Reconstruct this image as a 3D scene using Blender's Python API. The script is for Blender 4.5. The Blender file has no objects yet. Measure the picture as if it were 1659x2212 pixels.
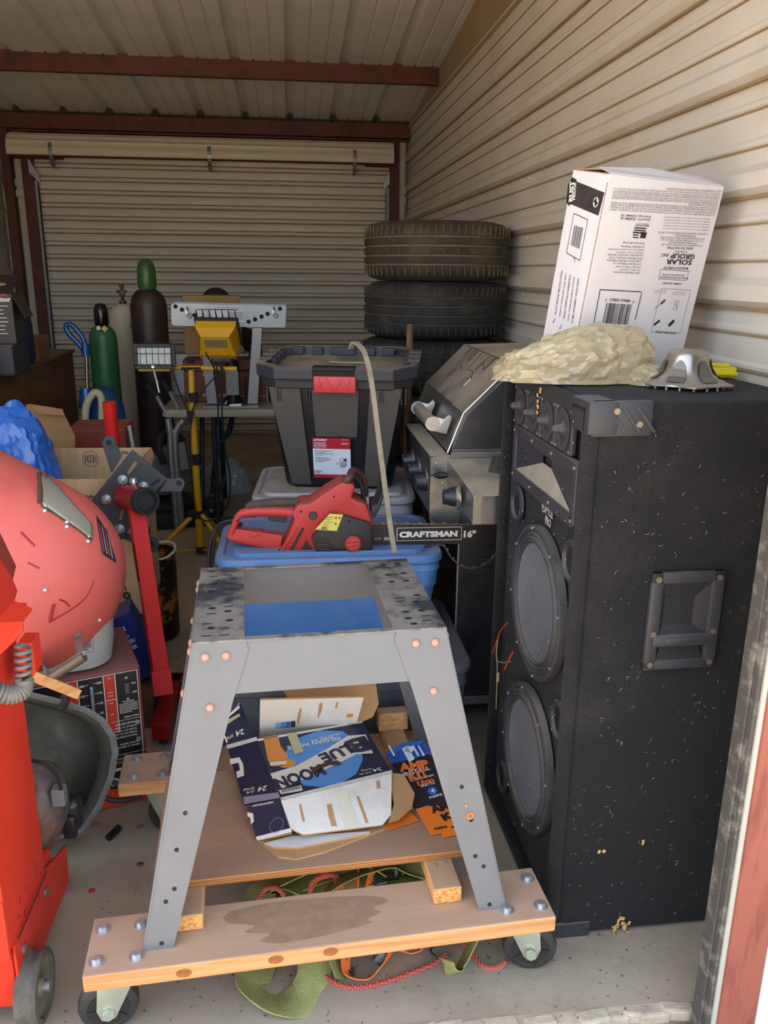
import bpy, bmesh, math, random
from math import sin, cos, pi, radians, sqrt, atan2, hypot
from mathutils import Vector, Matrix, noise as mn
SC = bpy.context.scene
COL = SC.collection
# ---------------------------------------------------------------- camera
IW, IH, FPX = 1659.0, 2212.0, 1780.0
CAMZ = 1.5
PITCH, YAW, ROLL = radians(16.25), radians(6.6), 0.010
FW = Vector((sin(YAW)*cos(PITCH), cos(YAW)*cos(PITCH), -sin(PITCH)))
_r = Vector((cos(YAW), -sin(YAW), 0)); _u = _r.cross(FW)
RT = _r*cos(ROLL)+_u*sin(ROLL); UP = _u*cos(ROLL)-_r*sin(ROLL)
CO = Vector((0, 0, CAMZ))
cd = bpy.data.cameras.new('camera'); cam = bpy.data.objects.new('camera', cd); COL.objects.link(cam)
cd.sensor_fit = 'VERTICAL'; cd.sensor_height = 24; cd.lens = FPX/IH*24; cd.clip_start = 0.02; cd.clip_end = 200
m3 = Matrix((RT, UP, -FW)).transposed(); cam.matrix_world = Matrix.Translation(CO) @ m3.to_4x4()
SC.camera = cam
# ---------------------------------------------------------------- light
SUN_E, SKY_S, EXPO = 9.8, 0.42, 1.0
w = bpy.data.worlds.new('sky'); SC.world = w; w.use_nodes = True
nt = w.node_tree; bg = nt.nodes['Background']
sk = nt.nodes.new('ShaderNodeTexSky'); sk.sky_type = 'NISHITA'; sk.sun_disc = False
sk.sun_elevation = radians(52); sk.sun_rotation = radians(-60); sk.air_density = 1.0; sk.dust_density = 2.0; sk.ozone_density = 1.0
hs_ = nt.nodes.new('ShaderNodeHueSaturation'); hs_.inputs['Saturation'].default_value = .56; nt.links.new(sk.outputs[0], hs_.inputs['Color']); nt.links.new(hs_.outputs[0], bg.inputs[0]); bg.inputs[1].default_value = SKY_S
sl = bpy.data.lights.new('sun', 'SUN'); sl.energy = SUN_E; sl.angle = radians(0.6); sl.color = (1, .94, .85)
so = bpy.data.objects.new('sun', sl); COL.objects.link(so)
so.rotation_euler = Vector((0.75, -0.12, -1.0)).to_track_quat('-Z', 'Y').to_euler()
SC.view_settings.view_transform = 'Standard'; SC.view_settings.look = 'None'
SC.view_settings.exposure = EXPO; SC.view_settings.gamma = 1; SC.view_settings.use_curve_mapping = False
# ---------------------------------------------------------------- helpers
def ray(x, y): return (FW*FPX + RT*(x-IW/2) + UP*(IH/2-y)).normalized()
def PY(x, y, Y): d = ray(x, y); return CO + d*(Y/d.y)
def PZ(x, y, z): d = ray(x, y); return CO + d*((z-CAMZ)/d.z)
def PX(x, y, X): d = ray(x, y); return CO + d*(X/d.x)
def lin(h):
    h = h.lstrip('#'); v = [int(h[i:i+2], 16)/255 for i in (0, 2, 4)]
    return tuple((c/12.92 if c <= .04045 else ((c+.055)/1.055)**2.4) for c in v)+(1,)
MATS = {}
def mat(name, col, rough=.6, metal=0., var=0.0, vscale=6., col2=None, c2scale=4., c2lo=.5, c2hi=.65, dust=None, dustamt=.8, dustfull=False,
        bump=0., bscale=60., specks=None, spscale=90., spth=.12, wood=None, stretch=None, trans=0., alpha=1., coat=0., world=False, brushed=0, sheen=0., transl=0.):
    if name in MATS: return MATS[name]
    m = bpy.data.materials.new(name); m.use_nodes = True; t = m.node_tree; N = t.nodes; L = t.links
    b = N['Principled BSDF']; b.inputs['Roughness'].default_value = rough; b.inputs['Metallic'].default_value = metal
    if coat: b.inputs['Coat Weight'].default_value = coat; b.inputs['Coat Roughness'].default_value = .15
    if trans: b.inputs['Transmission Weight'].default_value = trans
    if sheen: b.inputs['Sheen Weight'].default_value = sheen
    b.inputs['Alpha'].default_value = alpha
    tc = N.new('ShaderNodeTexCoord'); src = tc.outputs['Object']
    if world: g = N.new('ShaderNodeNewGeometry'); src = g.outputs['Position']
    mp = N.new('ShaderNodeMapping'); L.new(src, mp.inputs[0])
    if stretch: mp.inputs['Scale'].default_value = stretch
    def noise(sc, det=4, ro=.55, off=0):
        n = N.new('ShaderNodeTexNoise'); n.inputs['Scale'].default_value = sc; n.inputs['Detail'].default_value = det; n.inputs['Roughness'].default_value = ro
        L.new(mp.outputs[0], n.inputs['Vector']); return n.outputs['Fac']
    def ramp(s, lo, hi):
        r = N.new('ShaderNodeMapRange'); r.inputs[1].default_value = lo; r.inputs[2].default_value = hi; L.new(s, r.inputs[0]); return r.outputs[0]
    def mix(f, a, c):
        x = N.new('ShaderNodeMix'); x.data_type = 'RGBA'
        if f is not None and not isinstance(f, float): L.new(f, x.inputs[0])
        elif f is not None: x.inputs[0].default_value = f
        for s, i in ((a, 6), (c, 7)):
            if isinstance(s, tuple): x.inputs[i].default_value = s
            else: L.new(s, x.inputs[i])
        return x.outputs[2]
    c = lin(col)
    if wood:
        wv = N.new('ShaderNodeTexNoise'); wv.inputs['Scale'].default_value = 5; wv.inputs['Detail'].default_value = 5; wv.inputs['Distortion'].default_value = .6
        mw = N.new('ShaderNodeMapping'); mw.inputs['Scale'].default_value = wood[1]; L.new(src, mw.inputs[0]); L.new(mw.outputs[0], wv.inputs['Vector'])
        c = mix(ramp(wv.outputs['Fac'], .42, .62), c, lin(wood[0]))
    if col2: c = mix(ramp(noise(c2scale, 6, .65), c2lo, c2hi), c, lin(col2))
    if var:
        v = ramp(noise(vscale), .3, .7)
        k = tuple(min(1, x*(1+var)) for x in (c[:3] if isinstance(c, tuple) else lin(col)[:3]))+(1,)
        if isinstance(c, tuple): c = mix(v, tuple(x*(1-var) for x in c[:3])+(1,), k)
        else:
            hs = N.new('ShaderNodeHueSaturation'); L.new(c, hs.inputs['Color']); mr = N.new('ShaderNodeMapRange'); mr.inputs[3].default_value = 1-var; mr.inputs[4].default_value = 1+var; L.new(v, mr.inputs[0]); L.new(mr.outputs[0], hs.inputs['Value']); c = hs.outputs[0]
    if specks:
        vo = N.new('ShaderNodeTexVoronoi'); vo.inputs['Scale'].default_value = spscale; L.new(src, vo.inputs['Vector'])
        c = mix(ramp(vo.outputs['Distance'], spth, spth*.7), c, lin(specks))
    if dust:
        ge = N.new('ShaderNodeNewGeometry'); sx = N.new('ShaderNodeSeparateXYZ'); L.new(ge.outputs['Normal'], sx.inputs[0])
        f = ramp(sx.outputs[2], .35, .95); n = ramp(noise(5, 5, .6), *((-.3, .45) if dustfull else (.25, .6)))
        mu = N.new('ShaderNodeMath'); mu.operation = 'MULTIPLY'; L.new(f, mu.inputs[0]); L.new(n, mu.inputs[1])
        m2 = N.new('ShaderNodeMath'); m2.operation = 'MULTIPLY'; L.new(mu.outputs[0], m2.inputs[0]); m2.inputs[1].default_value = dustamt
        c = mix(m2.outputs[0], c, lin(dust))
        rr = N.new('ShaderNodeMix'); L.new(m2.outputs[0], rr.inputs[0]); rr.inputs[2].default_value = rough; rr.inputs[3].default_value = .9; L.new(rr.outputs[0], b.inputs['Roughness'])
        if metal:
            rm = N.new('ShaderNodeMix'); L.new(m2.outputs[0], rm.inputs[0]); rm.inputs[2].default_value = metal; rm.inputs[3].default_value = 0; L.new(rm.outputs[0], b.inputs['Metallic'])
    if isinstance(c, tuple): b.inputs['Base Color'].default_value = c
    else: L.new(c, b.inputs['Base Color'])
    if bump:
        bn = N.new('ShaderNodeBump'); bn.inputs['Strength'].default_value = bump; bn.inputs['Distance'].default_value = .004; L.new(noise(bscale, 3), bn.inputs['Height']); L.new(bn.outputs[0], b.inputs['Normal'])
    if transl:
        tr = N.new('ShaderNodeBsdfTransparent'); tr.inputs[0].default_value = (.93, .89, .78, 1); ms = N.new('ShaderNodeMixShader'); ms.inputs[0].default_value = transl
        L.new(b.outputs[0], ms.inputs[1]); L.new(tr.outputs[0], ms.inputs[2]); L.new(ms.outputs[0], N['Material Output'].inputs[0])
    MATS[name] = m; return m

class MB:
    """collects geometry in a bmesh; build() links it as one mesh object"""
    def __init__(s): s.b = bmesh.new()
    def _tf(s, vs, M):
        if M is not None: bmesh.ops.transform(s.b, matrix=M, verts=vs)
        return s
    def _merge(s, t, M=None):
        if M is not None: bmesh.ops.transform(t, matrix=M, verts=t.verts)
        me = bpy.data.meshes.new('_'); t.to_mesh(me); t.free(); s.b.from_mesh(me); bpy.data.meshes.remove(me); return s
    def box(s, c, d, bev=0, rot=None, M=None, seg=2):
        t = bmesh.new(); bmesh.ops.create_cube(t, size=1); bmesh.ops.scale(t, vec=d, verts=t.verts)
        if bev: bmesh.ops.bevel(t, geom=t.edges[:], offset=min(bev, min(d)*.49), segments=seg, profile=.5, affect='EDGES')
        T = Matrix.Translation(c)
        if rot is not None: T = T @ (rot if isinstance(rot, Matrix) else Matrix.Rotation(rot, 4, 'Z'))
        if M is not None: T = M @ T
        return s._merge(t, T)
    def poly(s, pts, th=None, n=None, bev=0):
        """extruded polygon (3-D pts), thickness th along n"""
        pts = [Vector(p) for p in pts]
        if n is None:
            n = Vector((0, 0, 0))
            for i in range(len(pts)): n += pts[i].cross(pts[(i+1) % len(pts)])
            n.normalize()
        n = Vector(n)
        t = bmesh.new(); v = [t.verts.new(p) for p in pts]; f = t.faces.new(v)
        if th:
            r = bmesh.ops.extrude_face_region(t, geom=[f]); bmesh.ops.translate(t, vec=n*th, verts=[e for e in r['geom'] if isinstance(e, bmesh.types.BMVert)])
            bmesh.ops.recalc_face_normals(t, faces=t.faces)
            if bev: bmesh.ops.bevel(t, geom=t.edges[:], offset=bev, segments=2, profile=.5, affect='EDGES')
        return s._merge(t)
    def hull(s, pts):
        t = bmesh.new(); vs = [t.verts.new(p) for p in pts]; r = bmesh.ops.convex_hull(t, input=vs)
        return s._merge(t)
    def cyl(s, a, b, r, r2=None, seg=20, caps=True):
        a, b = Vector(a), Vector(b); d = b-a; t = bmesh.new()
        bmesh.ops.create_cone(t, cap_ends=caps, segments=seg, radius1=r, radius2=r if r2 is None else r2, depth=d.length)
        return s._merge(t, Matrix.Translation((a+b)/2) @ d.to_track_quat('Z', 'Y').to_matrix().to_4x4())
    def lathe(s, prof, M=None, seg=32, mod=None):
        t = bmesh.new(); rings = []
        for k, (r, z) in enumerate(prof):
            ring = []
            for i in range(seg):
                a = 2*pi*i/seg; rr = r*(mod(a, k) if mod else 1); ring.append(t.verts.new((rr*cos(a), rr*sin(a), z)))
            rings.append(ring)
        for q, p in zip(rings, rings[1:]):
            for i in range(seg): j = (i+1) % seg; t.faces.new((q[i], q[j], p[j], p[i]))
        if prof[0][0] > 1e-6 and False: pass
        bmesh.ops.remove_doubles(t, verts=t.verts, dist=1e-6)
        bmesh.ops.recalc_face_normals(t, faces=t.faces)
        return s._merge(t, M)
    def tube(s, pts, r, seg=10, closed=False, flat=None):
        """sweep round (or flat=(w,h)) section along pts"""
        pts = [Vector(p) for p in pts]; t = bmesh.new(); n = len(pts); rings = []
        up = Vector((0, 0, 1)); prev = None
        for i, p in enumerate(pts):
            d = (pts[min(i+1, n-1)]-pts[max(i-1, 0)]) if not closed else (pts[(i+1) % n]-pts[i-1])
            d.normalize()
            if prev is None:
                x = d.cross(up)
                if x.length < .05: x = d.cross(Vector((1, 0, 0)))
            else: x = prev - d*prev.dot(d)
            x.normalize(); prev = x; y = d.cross(x)
            rr = r[i] if isinstance(r, (list, tuple)) else r
            if flat: sec = [(flat[0]/2, flat[1]/2), (-flat[0]/2, flat[1]/2), (-flat[0]/2, -flat[1]/2), (flat[0]/2, -flat[1]/2)]
            else: sec = [(rr*cos(2*pi*k/seg), rr*sin(2*pi*k/seg)) for k in range(seg)]
            rings.append([t.verts.new(p+x*a+y*b) for a, b in sec])
        m = len(rings[0]); rr = list(zip(rings, rings[1:]))
        if closed: rr.append((rings[-1], rings[0]))
        for q, p in rr:
            for k in range(m): j = (k+1) % m; t.faces.new((q[k], q[j], p[j], p[k]))
        if not closed: t.faces.new(rings[0][::-1]); t.faces.new(rings[-1])
        bmesh.ops.recalc_face_normals(t, faces=t.faces)
        return s._merge(t)
    def sheet(s, prof, length, axis='x', th=0):
        """profile list of (a,b) swept along axis. axis x: prof=(y,z); y: prof=(x,z); z: prof=(x,y)"""
        t = bmesh.new(); R = []
        for e in (0, length):
            ring = []
            for a, b in prof:
                ring.append(t.verts.new({'x': (e, a, b), 'y': (a, e, b), 'z': (a, b, e)}[axis]))
            R.append(ring)
        for i in range(len(prof)-1): t.faces.new((R[0][i], R[0][i+1], R[1][i+1], R[1][i]))
        if th:
            bmesh.ops.recalc_face_normals(t, faces=t.faces)
            bmesh.ops.solidify(t, geom=t.faces[:], thickness=th)
        return s._merge(t)
    def loft(s, rings, cap=True, closed=True):
        t = bmesh.new(); R = [[t.verts.new(p) for p in r] for r in rings]; m = len(R[0])
        for q, p in zip(R, R[1:]):
            for k in range(m if closed else m-1): j = (k+1) % m; t.faces.new((q[k], q[j], p[j], p[k]))
        if cap and closed: t.faces.new(R[0][::-1]); t.faces.new(R[-1])
        bmesh.ops.recalc_face_normals(t, faces=t.faces)
        return s._merge(t)
    def xf(s, M): bmesh.ops.transform(s.b, matrix=M, verts=s.b.verts); return s
    def split(s, name, m, parent=None, smooth=False, **k):
        """one object per loose piece"""
        b = s.b; left = set(b.verts); out = []
        while left:
            st = [left.pop()]; isl = set(st)
            while st:
                v = st.pop()
                for e in v.link_edges:
                    q = e.other_vert(v)
                    if q in left: left.discard(q); isl.add(q); st.append(q)
            nb = MB(); mp = {v: nb.b.verts.new(v.co) for v in isl}
            for f in {f for v in isl for f in v.link_faces}: nb.b.faces.new([mp[v] for v in f.verts])
            c = sum((v.co for v in isl), Vector())/len(isl)
            bmesh.ops.translate(nb.b, vec=-c, verts=nb.b.verts); out.append(nb.build(name, m, parent, smooth, loc=c, **k))
        b.free(); return out
    def build(s, name, m=None, parent=None, smooth=False, kind=None, label=None, solid=0, sub=0, loc=None):
        me = bpy.data.meshes.new(name); s.b.to_mesh(me); s.b.free()
        o = bpy.data.objects.new(name, me); COL.objects.link(o)
        if m: me.materials.append(m)
        if parent: o.parent = parent
        if loc: o.location = loc
        if smooth:
            me.polygons.foreach_set('use_smooth', [True]*len(me.polygons))
            try: me.set_sharp_from_angle(angle=radians(smooth if smooth is not True else 38))
            except Exception: pass
        if solid: d = o.modifiers.new('s', 'SOLIDIFY'); d.thickness = solid; d.offset = 0
        if sub: d = o.modifiers.new('u', 'SUBSURF'); d.levels = sub; d.render_levels = sub
        if kind: o['kind'] = kind
        if label: o['label'] = label
        return o
def tag(o, label, cat, group=None, kind=None):
    o['label'] = label; o['category'] = cat
    if group: o['group'] = group
    if kind: o['kind'] = kind
    return o
WORLD = {}
def thing(name, label, cat, loc=(0, 0, 0), rz=0, group=None, rot=None, M=None):
    o = bpy.data.objects.new(name, None); COL.objects.link(o); o.empty_display_size = .05
    if M is None:
        from mathutils import Euler
        M = Matrix.Translation(loc) @ Euler(rot if rot else (0, 0, rz)).to_matrix().to_4x4()
    o.matrix_basis = M; WORLD[o] = M.copy()
    o['label'] = label; o['category'] = cat
    if group: o['group'] = group
    return o
def struct(o): o['kind'] = 'structure'; return o
def dup(o, parent=None, loc=None, rot=None, label=None):
    c = o.copy(); COL.objects.link(c)
    if parent: c.parent = parent
    if loc is not None: c.location = loc
    if rot is not None: c.rotation_euler = rot
    if label: c['label'] = label
    for ch in list(o.children): dup(ch, c)
    return c
def spline(pts, n=8):
    P = [Vector(p) for p in pts]; P = [2*P[0]-P[1]]+P+[2*P[-1]-P[-2]]; out = []
    for i in range(1, len(P)-2):
        a, b, c, d = P[i-1:i+3]
        for k in range(n):
            t = k/n; out.append(.5*((2*b)+(c-a)*t+(2*a-5*b+4*c-d)*t*t+(3*b-a-3*c+d)*t**3))
    out.append(P[-2]); return out
_tcache = {}
def text_bm(s, bold=0.0):
    k = (s, bold)
    if k not in _tcache:
        cu = bpy.data.curves.new('t', 'FONT'); cu.body = s; cu.size = 1; cu.align_x = 'CENTER'; cu.align_y = 'CENTER'; cu.offset = bold; cu.resolution_u = 2
        o = bpy.data.objects.new('t', cu); COL.objects.link(o)
        me = bpy.data.meshes.new_from_object(o.evaluated_get(bpy.context.evaluated_depsgraph_get()))
        bpy.data.objects.remove(o); bpy.data.curves.remove(cu)
        xs = [v.co.x for v in me.vertices] or [0]; ys = [v.co.y for v in me.vertices] or [0]
        _tcache[k] = (me, min(xs), max(xs), min(ys), max(ys))
    return _tcache[k]
class PL:
    """flat print on a plane: origin O, unit axes X, Y (normal X x Y). 2-D metres."""
    def __init__(s, parent, O, X, Y, eps=.0006):
        s.p = parent; s.O = Vector(O); s.X = Vector(X).normalized(); s.Y = Vector(Y).normalized(); s.N = s.X.cross(s.Y); s.e = eps
        s.W = WORLD.get(parent, Matrix()) if parent else Matrix(); s.acc = {}
    def at(s, x, y, l=1): return s.O + s.X*x + s.Y*y + s.N*(s.e*l)
    def px(s, x, y):
        """where the sight line of a photo pixel meets this plane"""
        d = ray(x, y); o = s.W @ s.O; R = s.W.to_3x3(); n = (R @ s.N).normalized(); t = (o-CO).dot(n)/d.dot(n); q = CO+d*t-o
        return (q.dot((R @ s.X).normalized()), q.dot((R @ s.Y).normalized()))
    def mb(s, m, name):
        k = (m.name, name)
        if k not in s.acc: s.acc[k] = (MB(), m, name)
        return s.acc[k][0]
    def poly(s, pts, m, l=1, name='print'):
        t = bmesh.new(); f = t.faces.new([t.verts.new(s.at(x, y, l)) for x, y in pts])
        f.normal_update()
        if f.normal.dot(s.N) < 0: f.normal_flip()
        s.mb(m, name)._merge(t); return s
    def rect(s, cx, cy, w, h, m, l=1, a=0, name='print'):
        c, q = cos(a), sin(a)
        return s.poly([(cx+x*c-y*q, cy+x*q+y*c) for x, y in ((-w/2, -h/2), (w/2, -h/2), (w/2, h/2), (-w/2, h/2))], m, l, name)
    def ell(s, cx, cy, rx, ry, m, l=1, a=0, n=28, name='print'):
        c, q = cos(a), sin(a)
        return s.poly([(cx+rx*cos(t)*c-ry*sin(t)*q, cy+rx*cos(t)*q+ry*sin(t)*c) for t in [2*pi*i/n for i in range(n)]], m, l, name)
    def frame(s, cx, cy, w, h, t, m, l=1, a=0, name='print'):
        for dx, dy, ww, hh in ((0, h/2, w, t), (0, -h/2, w, t), (w/2, 0, t, h), (-w/2, 0, t, h)):
            c, q = cos(a), sin(a); s.rect(cx+dx*c-dy*q, cy+dx*q+dy*c, ww, hh, m, l, a, name)
        return s
    def text(s, st, cx, cy, m, h=None, w=None, l=2, a=0, bold=.02, name='lettering', shear=0):
        me, x0, x1, y0, y1 = text_bm(st, bold)
        W, H = max(x1-x0, 1e-4), max(y1-y0, 1e-4)
        if h is None: sy = sx = w/W
        elif w is None: sx = sy = h/H
        else: sx, sy = w/W, h/H
        t = bmesh.new(); t.from_mesh(me); mx, my = (x0+x1)/2, (y0+y1)/2; c, q = cos(a), sin(a)
        for v in t.verts:
            x, y = (v.co.x-mx)*sx, (v.co.y-my)*sy; x += y*shear
            v.co = s.at(cx+x*c-y*q, cy+x*q+y*c, l)
        s.mb(m, name)._merge(t); return s
    def lines(s, cx, cy, w, h, n, m, l=2, a=0, seed=1, th=.45, name='lettering'):
        """rows of small unreadable print as broken dashes"""
        r = random.Random(seed); c, q = cos(a), sin(a)
        for i in range(n):
            y = h/2-(i+.5)*h/n; x = -w/2; end = w/2*(1 if i < n-1 else r.uniform(.2, .9))
            while x < end:
                ww = min(r.uniform(.02, .06)*w+.002, end-x); xx = x+ww/2
                s.rect(cx+xx*c-y*q, cy+xx*q+y*c, ww, h/n*th, m, l, a, name); x += ww+.012*w
        return s
    def done(s):
        for b, m, name in s.acc.values():
            if name in ('torn_patch', 'sticker', 'tape', 'label', 'pin_hole'): b.split(name, m, s.p)
            else: b.build(name, m, s.p)
        s.acc = {}; return s
def prism_z(mb, poly2, z0, z1, bev=0): return mb.poly([(x, y, z0) for x, y in poly2], z1-z0, (0, 0, 1), bev)
def rrect(w, d, r, n=5, cx=0, cy=0):
    o = []
    for sx, sy, a0 in ((1, 1, 0), (-1, 1, pi/2), (-1, -1, pi), (1, -1, 3*pi/2)):
        for i in range(n+1): a = a0+pi/2*i/n; o.append((cx+sx*(w/2-r)+r*cos(a), cy+sy*(d/2-r)+r*sin(a)))
    return o
def crumple(mb_or_obj, amp, scale, seed=0, ridged=False):
    me = mb_or_obj.data
    off = Vector((seed*7.1, seed*3.3, seed*1.7))
    me.update()
    ns = [v.normal.copy() for v in me.vertices]
    for v, n in zip(me.vertices, ns):
        f = mn.noise(v.co*scale+off)+.5*mn.noise(v.co*scale*2.3+off)
        if ridged: f = (1-abs(f)*2.2)*.6
        v.co += n*f*amp
# ================================================================ setting
XR, XL, YB, YF = 1.095, -2.42, 7.9, 1.27
rnd = random.Random(4)
m_wall = mat('wall_paint', '#d6d0c4', .55, var=.05, vscale=3, col2='#c9bba6', c2scale=1.6, c2lo=.5, c2hi=.8, world=True)
m_ribline = mat('rib_brown', '#97805f', .9, world=True)
m_roof = mat('roof_sheet', '#d9d7d4', .5, .05, var=.08, vscale=2, world=True)
m_red = mat('red_oxide', '#5d2c24', .6, var=.15, vscale=9, col2='#44201b', c2scale=5)
m_conc = mat('concrete', '#a19683', .9, var=.10, vscale=2.2, col2='#8a7f6e', c2scale=3.1, c2lo=.48, c2hi=.72, specks='#6a625a', spscale=34, spth=.10, bump=.25, bscale=45, world=True)
m_dirt = mat('outside_ground', '#b49f84', .95, var=.25, vscale=14, bump=.4, bscale=20, world=True)
m_white = mat('white_trim', '#eeeeec', .5)
m_galv = mat('galvanised', '#a9adae', .42, .75, var=.12, vscale=14)
m_tan = mat('tan_flashing', '#a5916c', .6, var=.06)
# floor slab with worn lip, ground outside
YS_ = 1.320
b = MB(); b.box((-.6, (YS_+YB+.3)/2, -.075), (4.2, YB+.3-YS_, .15), .006); struct(b.build('floor', m_conc))
b = MB(); b.box((0, -14.4, -.095), (60, 31.3, .1)); o = struct(b.build('ground', m_dirt))
lip = MB()
for i in range(46):
    x = -1.2+i*.05+rnd.uniform(-.01, .01); lip.box((x, YS_-.004+rnd.uniform(-.006, .004), -.0125+rnd.uniform(-.008, .002)), (.07, .02+rnd.uniform(0, .018), .03), .006, rot=rnd.uniform(-.15, .15))
o = lip.build('trim_1', mat('chipped_concrete', '#b4a993', .95, var=.2, vscale=30, bump=.6, bscale=80)); struct(o)
# debris grit on the slab: uncountable
g = MB()
for i in range(300):
    x = rnd.uniform(-.5, .8); y = rnd.uniform(1.3, 3.2) if i % 3 else rnd.uniform(1.3, 1.55); s = rnd.uniform(.001, .0035)
    g.box((x, y, s*.4), (s*rnd.uniform(1, 2.2), s, s*.8), rot=rnd.uniform(0, 3))
o = g.build('grit', mat('grit', '#6b6056', .9, var=.4, vscale=60)); o.parent = bpy.data.objects['floor']; o['kind'] = 'stuff'; False and tag(o, 'fine grit and crumbs scattered over the concrete floor', 'debris', kind='stuff')

# ribbed panel builder: profile along v (list of (v, depth)), swept along length
def rib_profile(v0, v1, pitch, off, major=.026, minor=.006):
    pr = []; k = math.floor((v0-off)/pitch)
    v = off+k*pitch
    while v < v1+pitch:
        for dv, d in ((-.038, 0), (-.017, major), (.017, major), (.038, 0), (pitch/3-.012, 0), (pitch/3-.004, minor), (pitch/3+.004, minor), (pitch/3+.012, 0), (2*pitch/3-.012, 0), (2*pitch/3-.004, minor), (2*pitch/3+.004, minor), (2*pitch/3+.012, 0)):
            q = v+dv
            if v0 <= q <= v1: pr.append((q, d))
        v += pitch
    return [(v0, 0)]+pr+[(v1, 0)]
# right wall: horizontal ribs; ribs stand into the room as shallow steps
ZTOP = 2.72
pr = rib_profile(-.02, ZTOP, .2535, 1.4585)
b = MB(); b.sheet([(XR-d, z) for z, d in pr], YB-YF, 'y', .0012); wr = b.build('wall_right', m_wall, loc=(0, YF, 0)); struct(wr)
# thin brown strips along the lower edge of every rib
dl = MB()
k = 0
for z, kind in [(1.4585+i*.2535, 0) for i in range(-5, 5)]:
    dl.box((XR-.0065, (YF+YB)/2, z-.036), (.011, YB-YF, .007), 0)
    for f in (1, 2):
        zz = z+f*.0845
        if zz < ZTOP: dl.box((XR-.002, (YF+YB)/2, zz-.011), (.004, YB-YF, .0045))
for o_ in dl.split('rib_line', m_ribline, wr): o_.location.y -= YF
# screws
sb = MB(); sb.cyl((0, 0, 0), (-.006, 0, 0), .0065, .0045, 6); sc0 = sb.build('screw', mat('screw_head', '#c8c2b2', .4, .3), wr)
sc0.matrix_parent_inverse = Matrix.Translation((0, -YF, 0)); first = True
for yy in (2.6, 4.05, 5.2, 6.9):
    for i in range(-1, 5):
        p = (XR-.0005, yy+rnd.uniform(-.02, .02), 1.4585+i*.2535-.055)
        if first: sc0.location = p; first = False
        else: dup(sc0, wr, p)
# wall seam shows as faint oil-canning: nothing more. upper flashing strip between wall top and sloping roof
def zroof(y): return 2.735+.088*(7.9-y)
b = MB(); b.poly([(XR-.004, YF, ZTOP-.01), (XR-.004, YB, ZTOP-.01), (XR-.004, YB, zroof(YB)+.02), (XR-.004, YF, zroof(YF)+.02)], .003, (1, 0, 0))
b.sheet([(XR-.006, ZTOP-.03), (XR-.02, ZTOP-.028), (XR-.022, ZTOP+.0), (XR-.006, ZTOP+.006)], YB-YF, 'y'); o = b.build('trim_2', m_tan); struct(o)
for v in o.data.vertices:
    pass
# (the lip was swept from y=0)
me = o.data
for v in me.vertices:
    if abs(v.co.y) < 1e-6: v.co.y = YF
    elif abs(v.co.y-(YB-YF)) < 1e-6: v.co.y = YB
# roof: ribs run front to back
pr = rib_profile(XL-.1, XR+.02, .372, XR-.30, .040, .009)
b = MB(); b.sheet([(x, -(-.002)+d) for x, d in pr], 1, 'y', .0012)
o = b.build('ceiling', m_roof); struct(o)
for v in o.data.vertices:
    t = v.co.y; v.co.y = YF-.35+t*(YB+.02-(YF-.35)); v.co.z += zroof(v.co.y)
# foam closures above the back beam: folded ends of the sheets
b = MB(); b.sheet([(x, d) for x, d in pr], .05, 'y'); cl = b.build('closure_strip', m_galv, o)
for v in cl.data.vertices:
    s_ = v.co.y/.05; v.co.z = zroof(7.72)+v.co.z-.035*s_-.002; v.co.y = 7.72+.09*s_
# back eave beam, purlin, posts
def cchan(x0, x1, y, z, h, d, name, lab=None):
    b = MB(); t = .004
    b.box(((x0+x1)/2, y, z), (x1-x0, t, h)); b.box(((x0+x1)/2, y+d/2, z+h/2), (x1-x0, d, t)); b.box(((x0+x1)/2, y+d/2, z-h/2), (x1-x0, d, t)); b.box(((x0+x1)/2, y+d, z-h/2+.012), (x1-x0, t, .026))
    return struct(b.build(name, m_red))
def rbox(name, c, d, m=None, bev=.003): b = MB(); b.box(c, d, bev); return struct(b.build(name, m or m_red))
rbox('trim_3', ((XL+XR)/2+.03, 7.76, 2.672), (XR-XL-.04, .09, .115))
rbox('trim_4', ((XL+XR)/2+.03, 7.83, 2.625), (XR-XL-.04, .06, .05))
cchan(XL, XR-.01, 6.315, 2.825, .115, .06, 'trim_5')
cchan(XL, XR-.01, 4.35, 2.99, .115, .06, 'trim_6')
rbox('trim_7', (XL+.10, 7.79, 1.31), (.075, .09, 2.62))
rbox('trim_8', (-2.165, 7.82, 1.31), (.09, .07, 2.62))
rbox('trim_9', (.985-.02, 7.82, 1.31), (.085, .07, 2.62))
# back wall above and beside the door: vertical ribs
pr = rib_profile(XL, XR, .2, XR-.12, .02, .004)
b = MB(); b.sheet([(x, YB+.03-d) for x, d in pr], .62, 'z', .001); o = b.build('wall_back', m_wall, loc=(0, 0, 2.14)); struct(o)
for x0, x1, nm in ((XL, -2.2, 'wall_back_side'), (1.0, XR, 'wall_back_corner')):
    b = MB(); b.sheet([(x0, YB+.02), (x0+.05, YB+.02), (x0+.06, YB), (x1-.03, YB), (x1-.02, YB+.02), (x1, YB+.02)], 2.2, 'z', .001); struct(b.build(nm, m_wall))
# white pipes with couplings beside the door
for xx in (-2.245, 1.035):
    b = MB(); b.box((xx, 7.84, 1.3), (.06, .03, 2.6), .004); b.box((xx, 7.835, 2.2), (.085, .045, .06), .004); b.box((xx, 7.835, 2.115), (.085, .045, .06), .004)
    struct(b.build('trim_10' if xx < 0 else 'trim_11', mat('pale_trim', '#b9b7a6', .5, var=.05)))
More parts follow.
